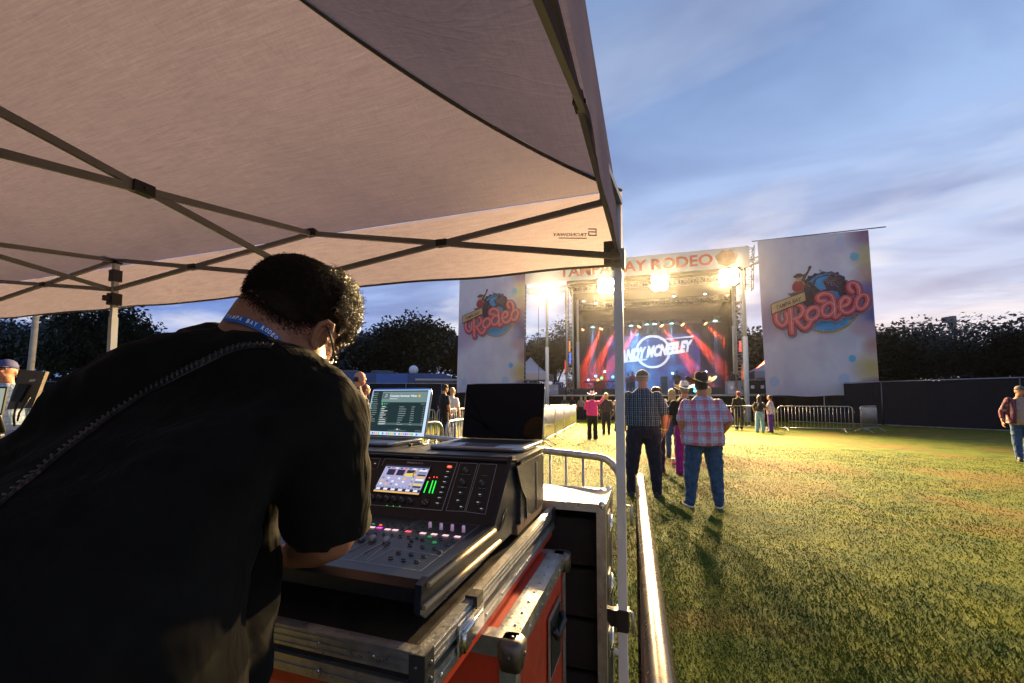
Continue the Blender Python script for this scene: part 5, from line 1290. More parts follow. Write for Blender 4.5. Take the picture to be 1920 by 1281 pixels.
b = MB(); b.pbox(rp3(sb0-.06, rb_-1.05, zb_-.003), R2*1.052, F2*(sb1-sb0+.06), Z*.006); wparent(b.build('top_plate', M['black_plastic']), stand)
b = MB(); ss = sb0+(sb1-sb0)*.62; b.loft([(rp3(ss, rb_+.0005, zb_-.12), F2*.010, Z*.085), (rp3(ss, rb_+.0015, zb_-.12), F2*.010, Z*.085)], 20, power=3.5); wparent(b.build('slot', M['foam']), stand)
o = MB(); o.pbox(rp3(sb0-.03, rb_-.25, zt2+.003), R2*.245, F2*(sb1-sb0+.02), Z*.026); o = o.build('wood_block', mat('worn_wood', (.16,.085,.04), .7, 0, .3, 15, bump=.3)); tag(o, 'small worn wooden block under the right foot of the laptop riser', 'wood block')
# laptops
LZ = zb_ + .0035
def laptop(hr, fr, w_, d_, sh, lean, label, screen):
    """hr hinge right corner, fr front right corner"""
    fdr = (fr-hr); fdr.z = 0; fdr.normalize(); wd = V((fdr.y, -fdr.x, 0))
    if wd.x > 0: wd = -wd
    e = empty('laptop', hr + wd*w_/2 + fdr*d_/2, 0, label, 'laptop')
    b = MB(); c = hr + wd*w_/2 + fdr*d_/2
    b.loft([(c+Z*.001, wd*(w_/2-.004), fdr*(d_/2-.004)), (c+Z*.004, wd*w_/2, fdr*d_/2), (c+Z*.014, wd*w_/2, fdr*d_/2), (c+Z*.0155, wd*(w_/2-.001), fdr*(d_/2-.001))], 48, power=14)
    wparent(b.build('base', M['laptop_alu']), e)
    b = MB(); b.pbox(c - wd*w_*.42 - fdr*d_*.38 + Z*.0158, wd*w_*.84, fdr*d_*.45, Z*.0006); wparent(b.build('keyboard_well', M['black_plastic']), e)
    b = MB()
    for i in range(14):
        for j in range(5): b.pbox(c - wd*w_*.41 + wd*w_*.82*i/14 - fdr*d_*.36 + fdr*d_*.42*j/5 + Z*.0165, wd*w_*.82/14*.85, fdr*d_*.42/5*.82, Z*.0009)
    wparent(b.build('keys', mat('keycaps', (.02,.02,.022), .5)), e)
    b = MB(); b.pbox(c - wd*w_*.2 + fdr*d_*.12 + Z*.0157, wd*w_*.4, fdr*d_*.33, Z*.0003); wparent(b.build('trackpad', mat('trackpad', (.20,.20,.21), .3, .5)), e)
    up = (Z*math.cos(lean) - fdr*math.sin(lean)).normalized(); nr = wd.cross(up).normalized(); nr = nr if nr.dot(fdr) > 0 else -nr
    o_ = hr + Z*.014 - fdr*.002
    b = MB(); cc = o_ + wd*w_/2 + up*sh/2
    b.loft([(cc-nr*.006, wd*(w_/2-.001), up*(sh/2-.001)), (cc-nr*.005, wd*w_/2, up*sh/2), (cc, wd*w_/2, up*sh/2)], 48, power=14); wparent(b.build('lid', M['laptop_alu']), e)
    b = MB(); b.loft([(cc+nr*.0002, wd*(w_/2-.0025), up*(sh/2-.0025)), (cc+nr*.001, wd*(w_/2-.0025), up*(sh/2-.0025))], 48, power=14); bz = wparent(b.build('bezel', M['bezel']), e)
    def T(u, v, d_=.0012):                     # u left-right as seen, v up
        return o_ + wd*w_*(1-u) + up*sh*v + nr*d_
    screen(e, T, -wd, up, w_, sh)
    b = MB()
    for i in (0, 1): b.pbox(hr + fdr*(.03+i*.02) + Z*.006 - wd*.0006, -wd*.0012, fdr*.010, Z*.003)
    wparent(b.build('port', M['black_plastic']), e)
    return e
M['laptop_alu'] = mat('grey_laptop_aluminium', (.42,.42,.43), .32, .8, .06)
M['bezel'] = mat('black_glass_bezel', (.004,.004,.005), .06, 0, .1)
def music_screen(e, T, xr, up, w_, sh):
    ms = [emis('scr_dark', (.012,.035,.038), .9), emis('scr_head', (.20,.30,.30), .9), emis('scr_white', (.85,.88,.9), 1.0), emis('scr_green', (.05,.75,.25), 1.0), emis('scr_wallpaper', (.62,.80,.98), 1.0), emis('scr_row', (.10,.15,.155), .9), emis('scr_orange', (.95,.5,.08), 1.0), emis('scr_pink', (.85,.25,.65), 1.0), emis('scr_blue', (.1,.25,.8), 1.0), emis('scr_grey', (.35,.42,.43), .9)]
    b = MB()
    def q(u0, v0, u1, v1, mi, d_=.0013): b.add([T(u0,v0,d_), T(u1,v0,d_), T(u1,v1,d_), T(u0,v1,d_)], [(0,1,2,3)], mi)
    q(.018,.03,.982,.975,4); q(.0185,.955,.9815,.9745,8,.0015)
    q(.03,.10,.94,.945,0,.0016)
    for i in range(10): q(.20,.70+i*.022,.935,.722+i*.022,1,.0018+i*1e-5)
    q(.21,.77,.32,.89,5,.0021)
    b.text('\u266b' if False else 'M', T(.245,.81,.0023), xr, up, height=.012, width=.009, mi=2) if False else None
    for a_, c_ in ((.245,.80),(.272,.81)): b.add([T(a_,c_,.0023),T(a_+.012,c_,.0023),T(a_+.012,c_+.014,.0023),T(a_,c_+.014,.0023)], [(0,1,2,3)], 2); q(a_+.010,c_,a_+.0125,c_+.055,2,.0023)
    q(.255,.852,.285,.862,2,.0024)
    b.text('Country Summer Vibes', T(.335,.80,.0023), xr, up, width=w_*.44, height=.0125, mi=2, bold=.035)
    b.add([T(.815+.018*math.cos(t), .828+.027*math.sin(t), .0023) for t in np.linspace(0,6.28,15)[:-1]], [list(range(14))], 6)
    q(.335,.77,.46,.778,2,.0023); q(.335,.752,.50,.758,9,.0023); q(.335,.905,.36,.912,9,.0023)
    for cx_, mi_, r_ in ((.225,3,.014),(.262,3,.008),(.292,3,.008),(.32,9,.005)): b.add([T(cx_+r_*math.cos(t), .665+1.5*r_*math.sin(t), .0023) for t in np.linspace(0,6.28,13)[:-1]], [list(range(12))], mi_)
    q(.86,.66,.925,.668,9,.0023); rn = random.Random(3)
    q(.205,.238,.935,.278,5,.0019)
    for i in range(9):
        y = .60-i*.0445
        if i: q(.21,y,.215+.01*rn.random(),y+.012,3 if i % 2 else 9,.0022)
        q(.225,y+.006,.225+rn.uniform(.05,.11),y+.016,2,.0022); q(.225,y-.010,.225+rn.uniform(.05,.13),y-.003,9,.0022)
        q(.52,y,.52+rn.uniform(.05,.13),y+.010,9,.0022); q(.72,y,.72+rn.uniform(.03,.07),y+.010,9,.0022); q(.905,y,.925,y+.010,9,.0022)
    for i in range(14): q(.04,.88-i*.045,.055,.895-i*.045,(9,2,3)[i % 3],.0022); q(.065,.884-i*.045,.065+rn.uniform(.03,.09),.893-i*.045,9,.0022)
    q(.40,.128,.70,.132,9,.0022); b.add([T(.55+.010*math.cos(t), .152+.015*math.sin(t), .0023) for t in np.linspace(0,6.28,13)[:-1]], [list(range(12))], 2)
    for x_ in (.51,.53,.57,.59): q(x_,.147,x_+.007,.157,3 if x_<.52 else 2,.0022)
    q(.83,.13,.92,.137,9,.0022)
    for i in range(22): q(.14+i*.034,.042,.166+i*.034,.083,(8,7,6,3,2,8,4,7,3,6,6,8,2,9,6,7)[i % 16],.0018)
    wparent(b.build('display', ms), e)
def dark_screen(e, T, xr, up, w_, sh):
    b = MB(); b.add([T(.01,.02,.0012), T(.99,.02,.0012), T(.99,.985,.0012), T(.01,.985,.0012)], [(0,1,2,3)]); wparent(b.build('display', mat('switched_off_display', (.003,.003,.004), .035, 0, .1, spec=.6)), e)
hr, fr = onp(1018,833,Z*(LZ+.0),Z), onp(980,850,Z*LZ,Z)
laptop(hr, fr, .375, (fr-hr).length, .252, rad(12), 'grey laptop with a switched-off black screen on the riser', dark_screen)
hr, fr = onp(796,828,Z*(LZ+.0),Z), onp(729,839,Z*LZ,Z)
laptop(hr, fr, .35, max(.225,(fr-hr).length), .236, rad(15), 'laptop with a lit music playlist on its screen, beside the engineer', music_screen)
b = MB(); p = onp(770,838,Z*LZ,Z); b.tube([p+Z*.006, p+V((.03,.02,.008)), p+V((.05,.06,.004)), p+V((.02,.10,.004)), p+V((-.05,.13,.004))], .003, 6); b.box(p+Z*.008, (.012,.03,.01))
o = b.build('cable', M['black_plastic']); tag(o, 'short black cable plugged in between the two laptops', 'cable')
# ---------------------------------------------------------------- people (1.75 m reference, facing +Y; scaled by the holder)
def hand(b, wrist, d, side, palm_n, curl=.5, k=1.0, vox=.006):
    """palm + five separate fingers; d = direction of the hand, palm_n = palm normal, side = thumb side"""
    d = V(d).normalized(); n = V(palm_n); n = (n - d*n.dot(d)).normalized(); s = d.cross(n).normalized()
    if s.dot(V(side)) < 0: s = -s
    c = V(wrist) + d*.045*k
    b.ell(c, (.040*k, .048*k, .017*k), (s, d, n), 12, 8)
    b.ell(V(wrist), (.026*k,.026*k,.022*k), (s, d, n), 10, 6)
    for i, (off, ln) in enumerate(((.027,.072),(.009,.080),(-.009,.075),(-.026,.058))):
        p = c + d*.036*k + s*off*k; pts = [p - d*.02*k, p]; a = .15
        dd = d.copy()
        for j, f in enumerate((.45,.32,.23)):
            a = curl*(.75 + .12*i)*(j+1)*.9
            dd = (d*math.cos(a) + n*math.sin(a)).normalized(); pts.append(pts[-1] + dd*ln*f*k)
        b.limb(pts, [.0095*k,.0095*k,.0088*k,.008*k,.007*k], 8)
    p = c - d*.015*k + s*.03*k; td = (s*.75 + d*.6 + n*.35*curl).normalized()
    b.limb([p - s*.012*k, p + td*.028*k, p + td*.03*k + (d*.8+n*.5*curl+s*.2).normalized()*.045*k], [.013*k,.0105*k,.0085*k], 8)
def person(pos, rz, hgt, label, shirt, trs, skin='skin', hair=('short','hair_dark'), hat=None, g=1.0, hips=1.0, armL=None, armR=None, vox=.014, sleeve='short', shoe='shoe', stance=0.0, hem=None, untuck=False, group='people watching the show', extra=None, belly=0.0, flare=0.0, sole=False, nape=0.0, turn=0.0, glasses=False, step=0.0):
    e = empty('person', pos, rz, label, 'person', group); s = hgt/1.75; e.scale = (s, s, s)
    sw = .175*(.6+.4*g) ; hw = .085*hips
    aL = armL or ((-.25-.05*(g-1), -.03, 1.14), (-.27-.05*(g-1), .03, .90)); aR = armR or ((.25+.05*(g-1), -.03, 1.14), (.27+.05*(g-1), .03, .90))
    SLp, SRp = V((-sw*.98, 0, 1.375)), V((sw*.98, 0, 1.375))
    hc = V((0, .025, 1.625)); ca, sa = math.cos(turn), math.sin(turn); hx, hy = V((ca, sa, 0)), V((-sa, ca, 0))
    # --- body: one continuous surface
    b = MB()
    b.ell(hc + Z*.015, (.076,.094,.108), (hx,hy,Z), 18, 12); b.ell(hc + hy*.030 - Z*.055, (.055,.058,.062), (hx,hy,Z), 14, 9)
    b.ell(hc + hy*.096 - Z*.012, (.013,.018,.022), (hx,hy,Z), 8, 6); b.ell(hc + hy*.088 - Z*.055, (.024,.012,.010), (hx,hy,Z), 8, 6)
    for q in (-1, 1): b.ell(hc + hx*q*.078 - hy*.005 - Z*.012, (.010,.020,.032), (hx,hy,Z), 8, 6)
    b.limb([V((0,-.012,1.44)), V((0,0,1.56))], [.062*(.7+.3*g), .055*(.7+.3*g)], 12)
    b.loft([(V((0,0,.88)), V((.15*hips,0,0)), V((0,.10,0))), (V((0,0,1.1)), V((.13*g,0,0)), V((0,.09*g,0))), (V((0,0,1.38)), V((.15*g,0,0)), V((0,.09,0))), (V((0,-.01,1.45)), V((.07,0,0)), V((0,.06,0)))], 20)
    for S_, (el, wr), q in ((SLp, aL, -1), (SRp, aR, 1)):
        el, wr = V(el), V(wr); b.limb([S_, el, el.lerp(wr, .4), wr], [.050*g**.5, .042*g**.5, .041*g**.5, .027*g**.3], 12)
        hd = (wr-el).normalized(); hand(b, wr, hd, V((0,1,0)) if abs(hd.z) > .6 else Z, V((-q,0,0)) if abs(hd.z) > .6 else -Z, .45)
    legx = hw + .012 + stance
    for q in (-1, 1): b.limb([V((q*hw, 0, .9)), V((q*(hw+.01+stance*.6), .02, .48)), V((q*legx, -.01+q*step, .08))], [.08, .055, .038], 10)
    wk = [skin]
    body = b.build('body', M[skin], e, vox=min(vox, .011))
    # --- face
    b = MB()
    for q in (-1, 1): b.ell(hc + hy*.087 + hx*q*.030 + Z*.012, (.011,.007,.006), (hx,hy,Z), 8, 6, 0); b.ell(hc + hy*.093 + hx*q*.030 + Z*.012, (.005,.003,.005), (hx,hy,Z), 8, 5, 1); b.ell(hc + hy*.092 + hx*q*.030 + Z*.030, (.016,.005,.004), (hx,hy,Z), 8, 5, 1)
    b.build('eyes', [M['sole'], M['hair_dark']], e)
    # --- shirt
    b = MB(); hz = hem if hem else (.84 if untuck else .97); w = 1.0
    secs = [(V((0, .0, hz)), V((.165*g*hips**.3, 0, 0)), V((0, .118*g+belly*.6, 0))), (V((0, belly*.4, hz+.10)), V((.172*g*hips**.3, 0, 0)), V((0, .125*g+belly, 0))),
            (V((0, belly*.3, 1.18)), V((.165*g, 0, 0)), V((0, .118*g+belly*.7, 0))), (V((0, 0, 1.30)), V((.172*(.5+.5*g), 0, 0)), V((0, .118*(.4+.6*g), 0))),
            (V((0, -.012, 1.39)), V((.155*(.6+.4*g), 0, 0)), V((0, .098, 0))), (V((0, -.012, 1.445)), V((.100*(.6+.4*g), 0, 0)), V((0, .075, 0))), (V((0, -.01, 1.485)), V((.066*(.7+.3*g), 0, 0)), V((0, .062, 0)))]
    b.loft(secs, 28, power=2.08)
    for S_, (el, wr), q in ((SLp, aL, -1), (SRp, aR, 1)):
        el, wr = V(el), V(wr)
        if sleeve == 'short': b.limb([S_, S_.lerp(el, .5), S_.lerp(el, .86)], [.060*g**.5, .063*g**.5, .063*g**.5], 14)
        elif sleeve == 'long': b.limb([S_, el, el.lerp(wr, .93)], [.064*g**.5, .054, .038], 14)
    b.build('shirt', shirt if not isinstance(shirt, str) else M[shirt], e, vox=vox, disp=(.09, .022), smit=2)
    # --- trousers
    b = MB(); b.loft([(V((0,0,.80)), V((.155*hips,0,0)), V((0,.11*g**.5,0))), (V((0,-.012,.90)), V((.168*hips,0,0)), V((0,.125*g**.5,0))), (V((0,0,1.0)), V((.150*hips*g**.4,0,0)), V((0,.108*g**.6,0)))], 24, power=2.3)
    for q in (-1, 1):
        kn = V((q*(hw+.01+stance*.6), .015, .48)); an = V((q*legx, -.01+q*step, .075))
        b.limb([V((q*hw, -.005, .85)), kn, kn.lerp(an, .5), an], [.099*hips, .078*hips**.9, .070*hips**.5+.012*flare, .064+.028*flare], 14)
    b.build('trousers', M[trs] if isinstance(trs, str) else trs, e, vox=vox, disp=(.075, .034), smit=2)
    # --- shoes
    for q in (-1, 1):
        b = MB(); c = V((q*legx, -.01+q*step, 0)); out = V((q*.25, 1, 0)).normalized(); sd = V((out.y, -out.x, 0))
        b.loft([(c+out*.05+Z*.0, sd*.046, out*.128), (c+out*.05+Z*.026, sd*.048, out*.130)], 20, 1 if sole else 0, power=2.6)
        b.loft([(c+out*.05+Z*.026, sd*.045, out*.125), (c+out*.04+Z*.06, sd*.040, out*.10), (c+out*.005+Z*.10, sd*.038, out*.055)], 20, 0, power=2.4)
        b.build('shoe', [M[shoe], M['sole']], e)
    # --- hair
    if hair:
        b = MB(); kd, hm = hair
        if kd == 'short': b.ell(hc + Z*.030 - hy*.014, (.082,.094,.100), (hx,hy,Z), 18, 12); b.ell(hc - hy*.040 - Z*.010, (.072,.062,.075), (hx,hy,Z), 14, 9)
        elif kd == 'rim': b.ell(hc - hy*.020 - Z*.005, (.082,.086,.062), (hx,hy,Z), 18, 12)
        else:
            b.ell(hc + Z*.028 - hy*.016, (.090,.102,.108), (hx,hy,Z), 18, 12)
            ln = .30 if kd == 'long' else .16
            b.loft([(hc - hy*.045 - Z*(ln), hx*.075, hy*.035), (hc - hy*.055 - Z*ln*.5, hx*.098, hy*.05), (hc - hy*.03 + Z*.03, hx*.088, hy*.075)], 18)
        b.build('hair', M[hm], e, vox=.010, disp=(.03, .012), smit=1)
    if hat:
        kd, hm = hat; b = MB(); top = hc + Z*.065
        if kd == 'cowboy':
            n = 40; vs = []; 
            for ring, rr in enumerate((.0, .085, .115, .15, .185, .212)):
                for i in range(n):
                    a = 2*math.pi*i/n; x, y = math.cos(a), math.sin(a); cu = max(0, rr-.085)
                    z = abs(x)**1.6*cu*.48 - abs(y)**2*cu*.34
                    vs.append(top + hx*(x*(rr*.96 - abs(x)**3*cu*.12)) + hy*(y*rr*1.22) + Z*z)
            o = len(vs); vs2 = [p + Z*.006 for p in vs]
            f = [(r*n+i, r*n+(i+1) % n, (r+1)*n+(i+1) % n, (r+1)*n+i) for r in range(5) for i in range(n)]
            b.add(vs + vs2, [q[::-1] for q in f] + [tuple(o+i for i in q) for q in f] + [(5*n+i, 5*n+(i+1) % n, o+5*n+(i+1) % n, o+5*n+i) for i in range(n)], None, True)
            vs = []
            prof = [(.0,1.0),(.035,.98),(.075,.93),(.105,.86),(.122,.72),(.120,.50),(.108,.001)]
            for z, r in prof:
                for i in range(n):
                    a = 2*math.pi*i/n; x, y = math.cos(a), math.sin(a); zz = z
                    if z > .07: zz = z - .030*math.exp(-(x/.35)**2)*(1 if y > -.9 else .5) - .012*max(0, y)
                    pin = 1 - .16*max(0, y)**2*abs(x)*(z/.12)
                    vs.append(top + hx*x*.084*r*pin + hy*y*.106*r + Z*zz)
            b.add(vs, [(r*n+i, r*n+(i+1) % n, (r+1)*n+(i+1) % n, (r+1)*n+i) for r in range(len(prof)-1) for i in range(n)] + [tuple(range((len(prof)-1)*n, len(prof)*n))], None, True)
            ht = b.build('hat', M[hm], e)
            b = MB(); b.tube([top + hx*math.cos(a)*.087 + hy*math.sin(a)*.109 + Z*.014 for a in np.linspace(0, 2*math.pi, 33)[:-1]], .007, 6, closed=True)
            b.build('hat_band', M['shoe'], ht)
        else:
            b.loft([(hc+Z*.026-hy*.004, hx*.084, hy*.103), (hc+Z*.06-hy*.004, hx*.083, hy*.101), (hc+Z*.095-hy*.004, hx*.070, hy*.084), (hc+Z*.118-hy*.004, hx*.045, hy*.055), (hc+Z*.128-hy*.004, hx*.012, hy*.015)], 22)
            fw = 1 if kd == 'cap' else -1
            b.loft([(hc + hy*fw*.115 + Z*.034, hx*.062, hy*.062), (hc + hy*fw*.115 + Z*.040, hx*.062, hy*.062)], 20)
            b.build('cap', M[hm], e)
    if glasses:
        b = MB()
        for q in (-1, 1): b.tube([hc + hy*.100 + hx*(q*.030+.021*math.cos(t)) + Z*(.010+.015*math.sin(t)) for t in np.linspace(0, 6.28, 13)[:-1]], .002, 5, closed=True)
        b.build('glasses', M['black_plastic'], e)
    if extra: extra(e, aL, aR)
    return e
def at_px(px, py): p = gnd(px, py); p.z = 0; return p
M['plaid_pink'] = plaid('pink_white_plaid', (.50,.46,.52), [
  (0,.150,.052,.1,(.52,.035,.06),.62),(1,.140,.050,.2,(.50,.04,.07),.55),(0,.150,.008,.55,(.03,.03,.10),.7),(0,.150,.006,.75,(.03,.03,.10),.6),(1,.140,.007,.65,(.03,.03,.10),.7),(1,.140,.006,.85,(.05,.04,.12),.6),(0,.150,.02,.62,(.36,.46,.66),.5),(1,.140,.02,.72,(.36,.46,.66),.5),(0,.150,.004,.2,(.08,.02,.05),.5),(1,.140,.004,.33,(.08,.02,.05),.5)])
M['plaid_dark'] = plaid('dark_blue_plaid', (.010,.016,.030), [
  (0,.056,.007,.1,(.03,.18,.26),.6),(1,.060,.007,.2,(.03,.18,.26),.5),(0,.056,.0035,.6,(.36,.44,.52),.7),(1,.060,.0035,.7,(.34,.42,.5),.5),(0,.056,.009,.38,(.0,.0,.0),.6),(0,.17,.003,.35,(.4,.45,.5),.5)])
M['plaid_red'] = plaid('open_red_plaid', (.16,.02,.03), [(0,.09,.03,.1,(.02,.02,.04),.7),(1,.09,.03,.2,(.02,.02,.04),.6),(0,.09,.004,.6,(.5,.4,.4),.5)])
M['plaid_light'] = plaid('pale_check_shirt', (.50,.55,.60), [(0,.07,.02,.1,(.15,.28,.45),.5),(1,.07,.02,.2,(.15,.28,.45),.5),(0,.07,.003,.6,(.1,.1,.2),.5)])
M['plaid_white'] = plaid('white_red_check', (.62,.55,.55), [(0,.08,.03,.1,(.35,.06,.08),.5),(1,.08,.03,.2,(.35,.06,.08),.5)])
M['capgrey'] = mat('cap_grey', (.10,.09,.08), .8); M['capblue'] = mat('cap_blue', (.05,.05,.14), .8); M['capblack'] = mat('cap_black', (.012,.011,.012), .8); M['capred'] = mat('cap_red', (.35,.03,.04), .8); M['yellow'] = mat('neon_yellow', (.75,.85,.02), .5)
def face_away(p): return math.atan2(-(p.x), p.y) * 0
# stage is towards SV
RZ = -math.atan2(SV.x, SV.y)
def wristband(side):
    def f(e, aL, aR):
        el, wr = map(V, (aR if side > 0 else aL)); d = (wr-el).normalized(); c = el.lerp(wr, .93); s = d.orthogonal().normalized(); t = d.cross(s)
        b = MB(); b.tube([c + s*.033*math.cos(a) + t*.033*math.sin(a) for a in np.linspace(0, 6.28, 17)[:-1]], .006, 6, closed=True); b.build('wristband', M['yellow'], e)
    return f
# man in pink plaid
p = at_px(1321, 951); person(p, RZ+.12, 1.72, 'heavy man in pink and white plaid shirt, blue jeans and brown cowboy hat', M['plaid_pink'], 'denim', 'skin_red', ('short','hair_dark'), ('cowboy','brown_felt'), g=1.50, hips=1.30, belly=.05, untuck=True, hem=.83, vox=.011, stance=.055, sole=True,
   armL=((-.285,-.07,1.15),(-.225,.10,.95)), armR=((.31,-.06,1.15),(.25,.10,.94)))
# man in dark plaid with bottle
p = at_px(1208, 930)
e = person(p, RZ+.05, 1.86, 'tall man in dark blue plaid shirt and dark jeans holding a bottle', M['plaid_dark'], 'denim_dark', 'skin_red', ('rim','hair_grey'), None, g=1.28, hips=1.28, vox=.011, stance=.05, hem=.96,
   armL=((-.27,.02,1.14),(-.24,.12,.95)), armR=((.285,-.02,1.13),(.27,.03,.90)), extra=wristband(1))
b = MB(); b.ell(V((0,.02,1.66)), (.088,.106,.082), None, 20, 12); b.loft([(V((0,-.0,1.655)), V((.090,0,0)), V((0,.108,0))), (V((0,0,1.665)), V((.090,0,0)), V((0,.108,0)))], 24); b.build('cap', mat('camo_cap', (.16,.12,.08), .8, 0, .5, 30), e)
b = MB(); b.tube([V((.0895*math.cos(a), .02+.1085*math.sin(a), 1.648)) for a in np.linspace(0, 6.28, 33)[:-1]], .010, 6, closed=True); b.build('cap_strap', mat('cap_strap', (.45,.45,.45), .6), e)
hp = e.location + (Matrix.Rotation(RZ+.05, 3, 'Z') @ V((.235,.09,.80)))*1.063
bt = empty('bottle', hp, 0, 'clear bottle of yellow drink hanging from the dark plaid man\'s hand', 'bottle')
ax = (Z*.96 + V((.35,0,0))).normalized(); b = MB(); m_gl = mat('clear_bottle', (.85,.70,.25), .15, 0, .05, trans=.5)
b.lathe([(.012,.13),(.014,.10),(.030,.05),(.034,.03),(.034,-.10),(.030,-.115)], hp, ax, 18); wparent(b.build('glass', m_gl), bt)
b = MB(); b.lathe([(.0345,.0),(.0345,-.07)], hp, ax, 18); wparent(b.build('label', mat('bottle_label', (.7,.62,.45), .7)), bt)
b = MB(); b.lathe([(.016,.115),(.016,.14)], hp, ax, 12); wparent(b.build('cap', M['yellow']), bt)
# man in magenta trousers with straw hat
p = at_px(1287, 890); person(p, RZ+.1, 1.70, 'person in black T-shirt, magenta trousers and pale straw cowboy hat', 'blackc', 'magentac', 'skin_red', ('short','hair_grey'), ('cowboy','straw'), g=1.35, hips=1.15, vox=.013, flare=.8, belly=.03, untuck=True, hem=.95,
   armL=((-.30,-.02,1.17),(-.17,.14,1.02)))
# companion beside the tall man
p = at_px(1232, 884); person(p, RZ-.1, 1.66, 'woman in white top, jeans and brown boots half hidden by the dark plaid man', 'whitec', 'denim_dark', 'skin', ('bob','hair_dark'), None, g=.95, vox=.014, shoe='brown_felt', armR=((.24,0,1.15),(.22,.05,.92)))
p = at_px(1262, 858); person(p, RZ, 1.66, 'long-haired blond woman in dark top between the two plaid men', 'blackc', 'denim', 'skin', ('long','hair_blond'), None, g=.95, vox=.016)
p = at_px(1236, 846); person(p, RZ-.2, 1.74, 'man in red cap and pink shirt just right of the tall man\'s shoulder', 'plaid_white', 'denim_dark', 'skin', ('short','hair_dark'), ('cap','capred'), g=1.0, vox=.016)
p = at_px(1281, 855); person(p, RZ, 1.72, 'person in black cowboy hat behind the straw hat wearer', 'greyc', 'denim_dark', 'skin', ('short','hair_dark'), ('cowboy','capblack'), g=1.05, vox=.016)
p = at_px(1331, 846); person(p, RZ, 1.74, 'fair-haired person just left of the brown cowboy hat', 'whitec', 'denim', 'skin', ('short','hair_blond'), None, g=1.0, vox=.016)
# woman in pink pointing
p = at_px(1111, 824); person(p, RZ+.1, 1.64, 'woman in hot pink shirt and pink cowboy hat pointing at the stage', 'pinkc', 'blackc', 'skin', ('bob','hair_dark'), ('cowboy','pinkhat'), g=1.2, hips=1.12, vox=.014, untuck=True, hem=.88, sleeve='long', flare=1.0, belly=.02,
   armL=((-.27,.08,1.17),(-.16,.22,1.10)), armR=((.30,.12,1.38),(.42,.22,1.58)))
p = at_px(1137, 815); person(p, RZ+.05, 1.66, 'woman in charcoal cardigan with short blond hair beside the pink shirt', 'greyc', 'denim_dark', 'skin', ('bob','hair_blond'), None, g=1.15, hips=1.1, vox=.016, sleeve='long', untuck=True, hem=.86)
p = at_px(1160, 809); person(p, RZ-.5, 1.66, 'woman with long dark hair and flared jeans just left of the tent leg', 'plaid_white', 'denim', 'skin', ('long','hair_dark'), None, g=.95, vox=.016, sleeve='long', flare=1.2, step=.05, armL=((-.27,.08,1.25),(-.12,.12,1.45)))
for i, (px, py, hr_, sh_, h_, lb) in enumerate(((1059,788,'hair_grey','greyc',1.60,'grey-haired person in the crowd behind the outer barriers, left of the redhead'),(1073,788,'hair_red','blackc',1.62,'red-haired person in the crowd behind the outer barriers'),(1090,788,'hair_blond','tanc',1.60,'long-haired blond person in the crowd left of the pink hat'),(1098,787,'hair_blond','greyc',1.58,'smaller blond person beside the blond in the crowd, touching the pink hat'))):
    person(at_px(px, py), RZ, h_, lb, sh_, 'denim_dark', 'skin', ('long' if i > 1 else 'bob', hr_), None, g=1.0, vox=.018)
# right group
p = at_px(1386, 806); person(p, RZ+.2, 1.76, 'man dressed all in black with red cap, right of the brown cowboy hat', 'blackc', 'blackc', 'skin', ('short','hair_dark'), ('cap','capred'), g=1.15, vox=.015, sleeve='long', sole=True)
def pack(e, aL, aR):
    b = MB(); b.loft([(V((0,-.17,1.10)), V((.12,0,0)), V((0,.06,0))), (V((0,-.18,1.25)), V((.13,0,0)), V((0,.07,0))), (V((0,-.16,1.38)), V((.10,0,0)), V((0,.05,0)))], 18, power=3); b.build('backpack', M['denim_dark'], e)
p = at_px(1425, 811); person(p, RZ+.1, 1.56, 'girl in light-blue jeans with long brown hair and small backpack', 'greyc', 'denim_light', 'skin', ('long','hair_dark'), None, g=.92, vox=.015, flare=.6, stance=.03, extra=pack, armL=((-.26,.02,1.18),(-.20,.14,1.05)), armR=((.26,.02,1.18),(.20,.14,1.05)))
p = at_px(1446, 811); person(p, RZ+1.1, 1.58, 'woman in white checked shirt and purple trousers beside the girl in light jeans', 'plaid_white', 'purplec', 'skin', ('short','hair_dark'), None, g=1.25, hips=1.2, vox=.015, untuck=True, sleeve='long', armL=((-.27,.06,1.15),(-.12,.22,1.10)))
# man at right edge, walking towards the camera
p = at_px(1919, 864)
def opensh(e, aL, aR):
    b = MB()
    for q in (-1, 1): b.loft([(V((q*.155,.0,.86)), V((.065,0,0)), V((0,.17,0))), (V((q*.150,.02,1.1)), V((.062,0,0)), V((0,.175,0))), (V((q*.140,.0,1.34)), V((.060,0,0)), V((0,.125,0))), (V((q*.10,-.01,1.44)), V((.05,0,0)), V((0,.08,0)))], 18, power=2.6)
    for S_, (el, wr) in ((V((-.18,0,1.41)), aL), (V((.18,0,1.41)), aR)): b.limb([S_, V(el), V(el).lerp(V(wr), .55)], [.074,.060,.050], 12)
    b.build('open_shirt', M['plaid_red'], e, vox=.013, disp=(.08,.012))
person(p, RZ+math.pi-.25, 1.72, 'smiling man in cap, tan T-shirt and open red plaid shirt at the right edge', 'tanc', 'denim', 'skin_red', ('short','hair_dark'), ('cap','capgrey'), g=1.08, belly=.06, vox=.013, sleeve='short', untuck=True, step=.12, extra=opensh, armR=((.29,-.02,1.14),(.31,.06,.90)), armL=((-.28,.05,1.14),(-.15,.2,1.12)))
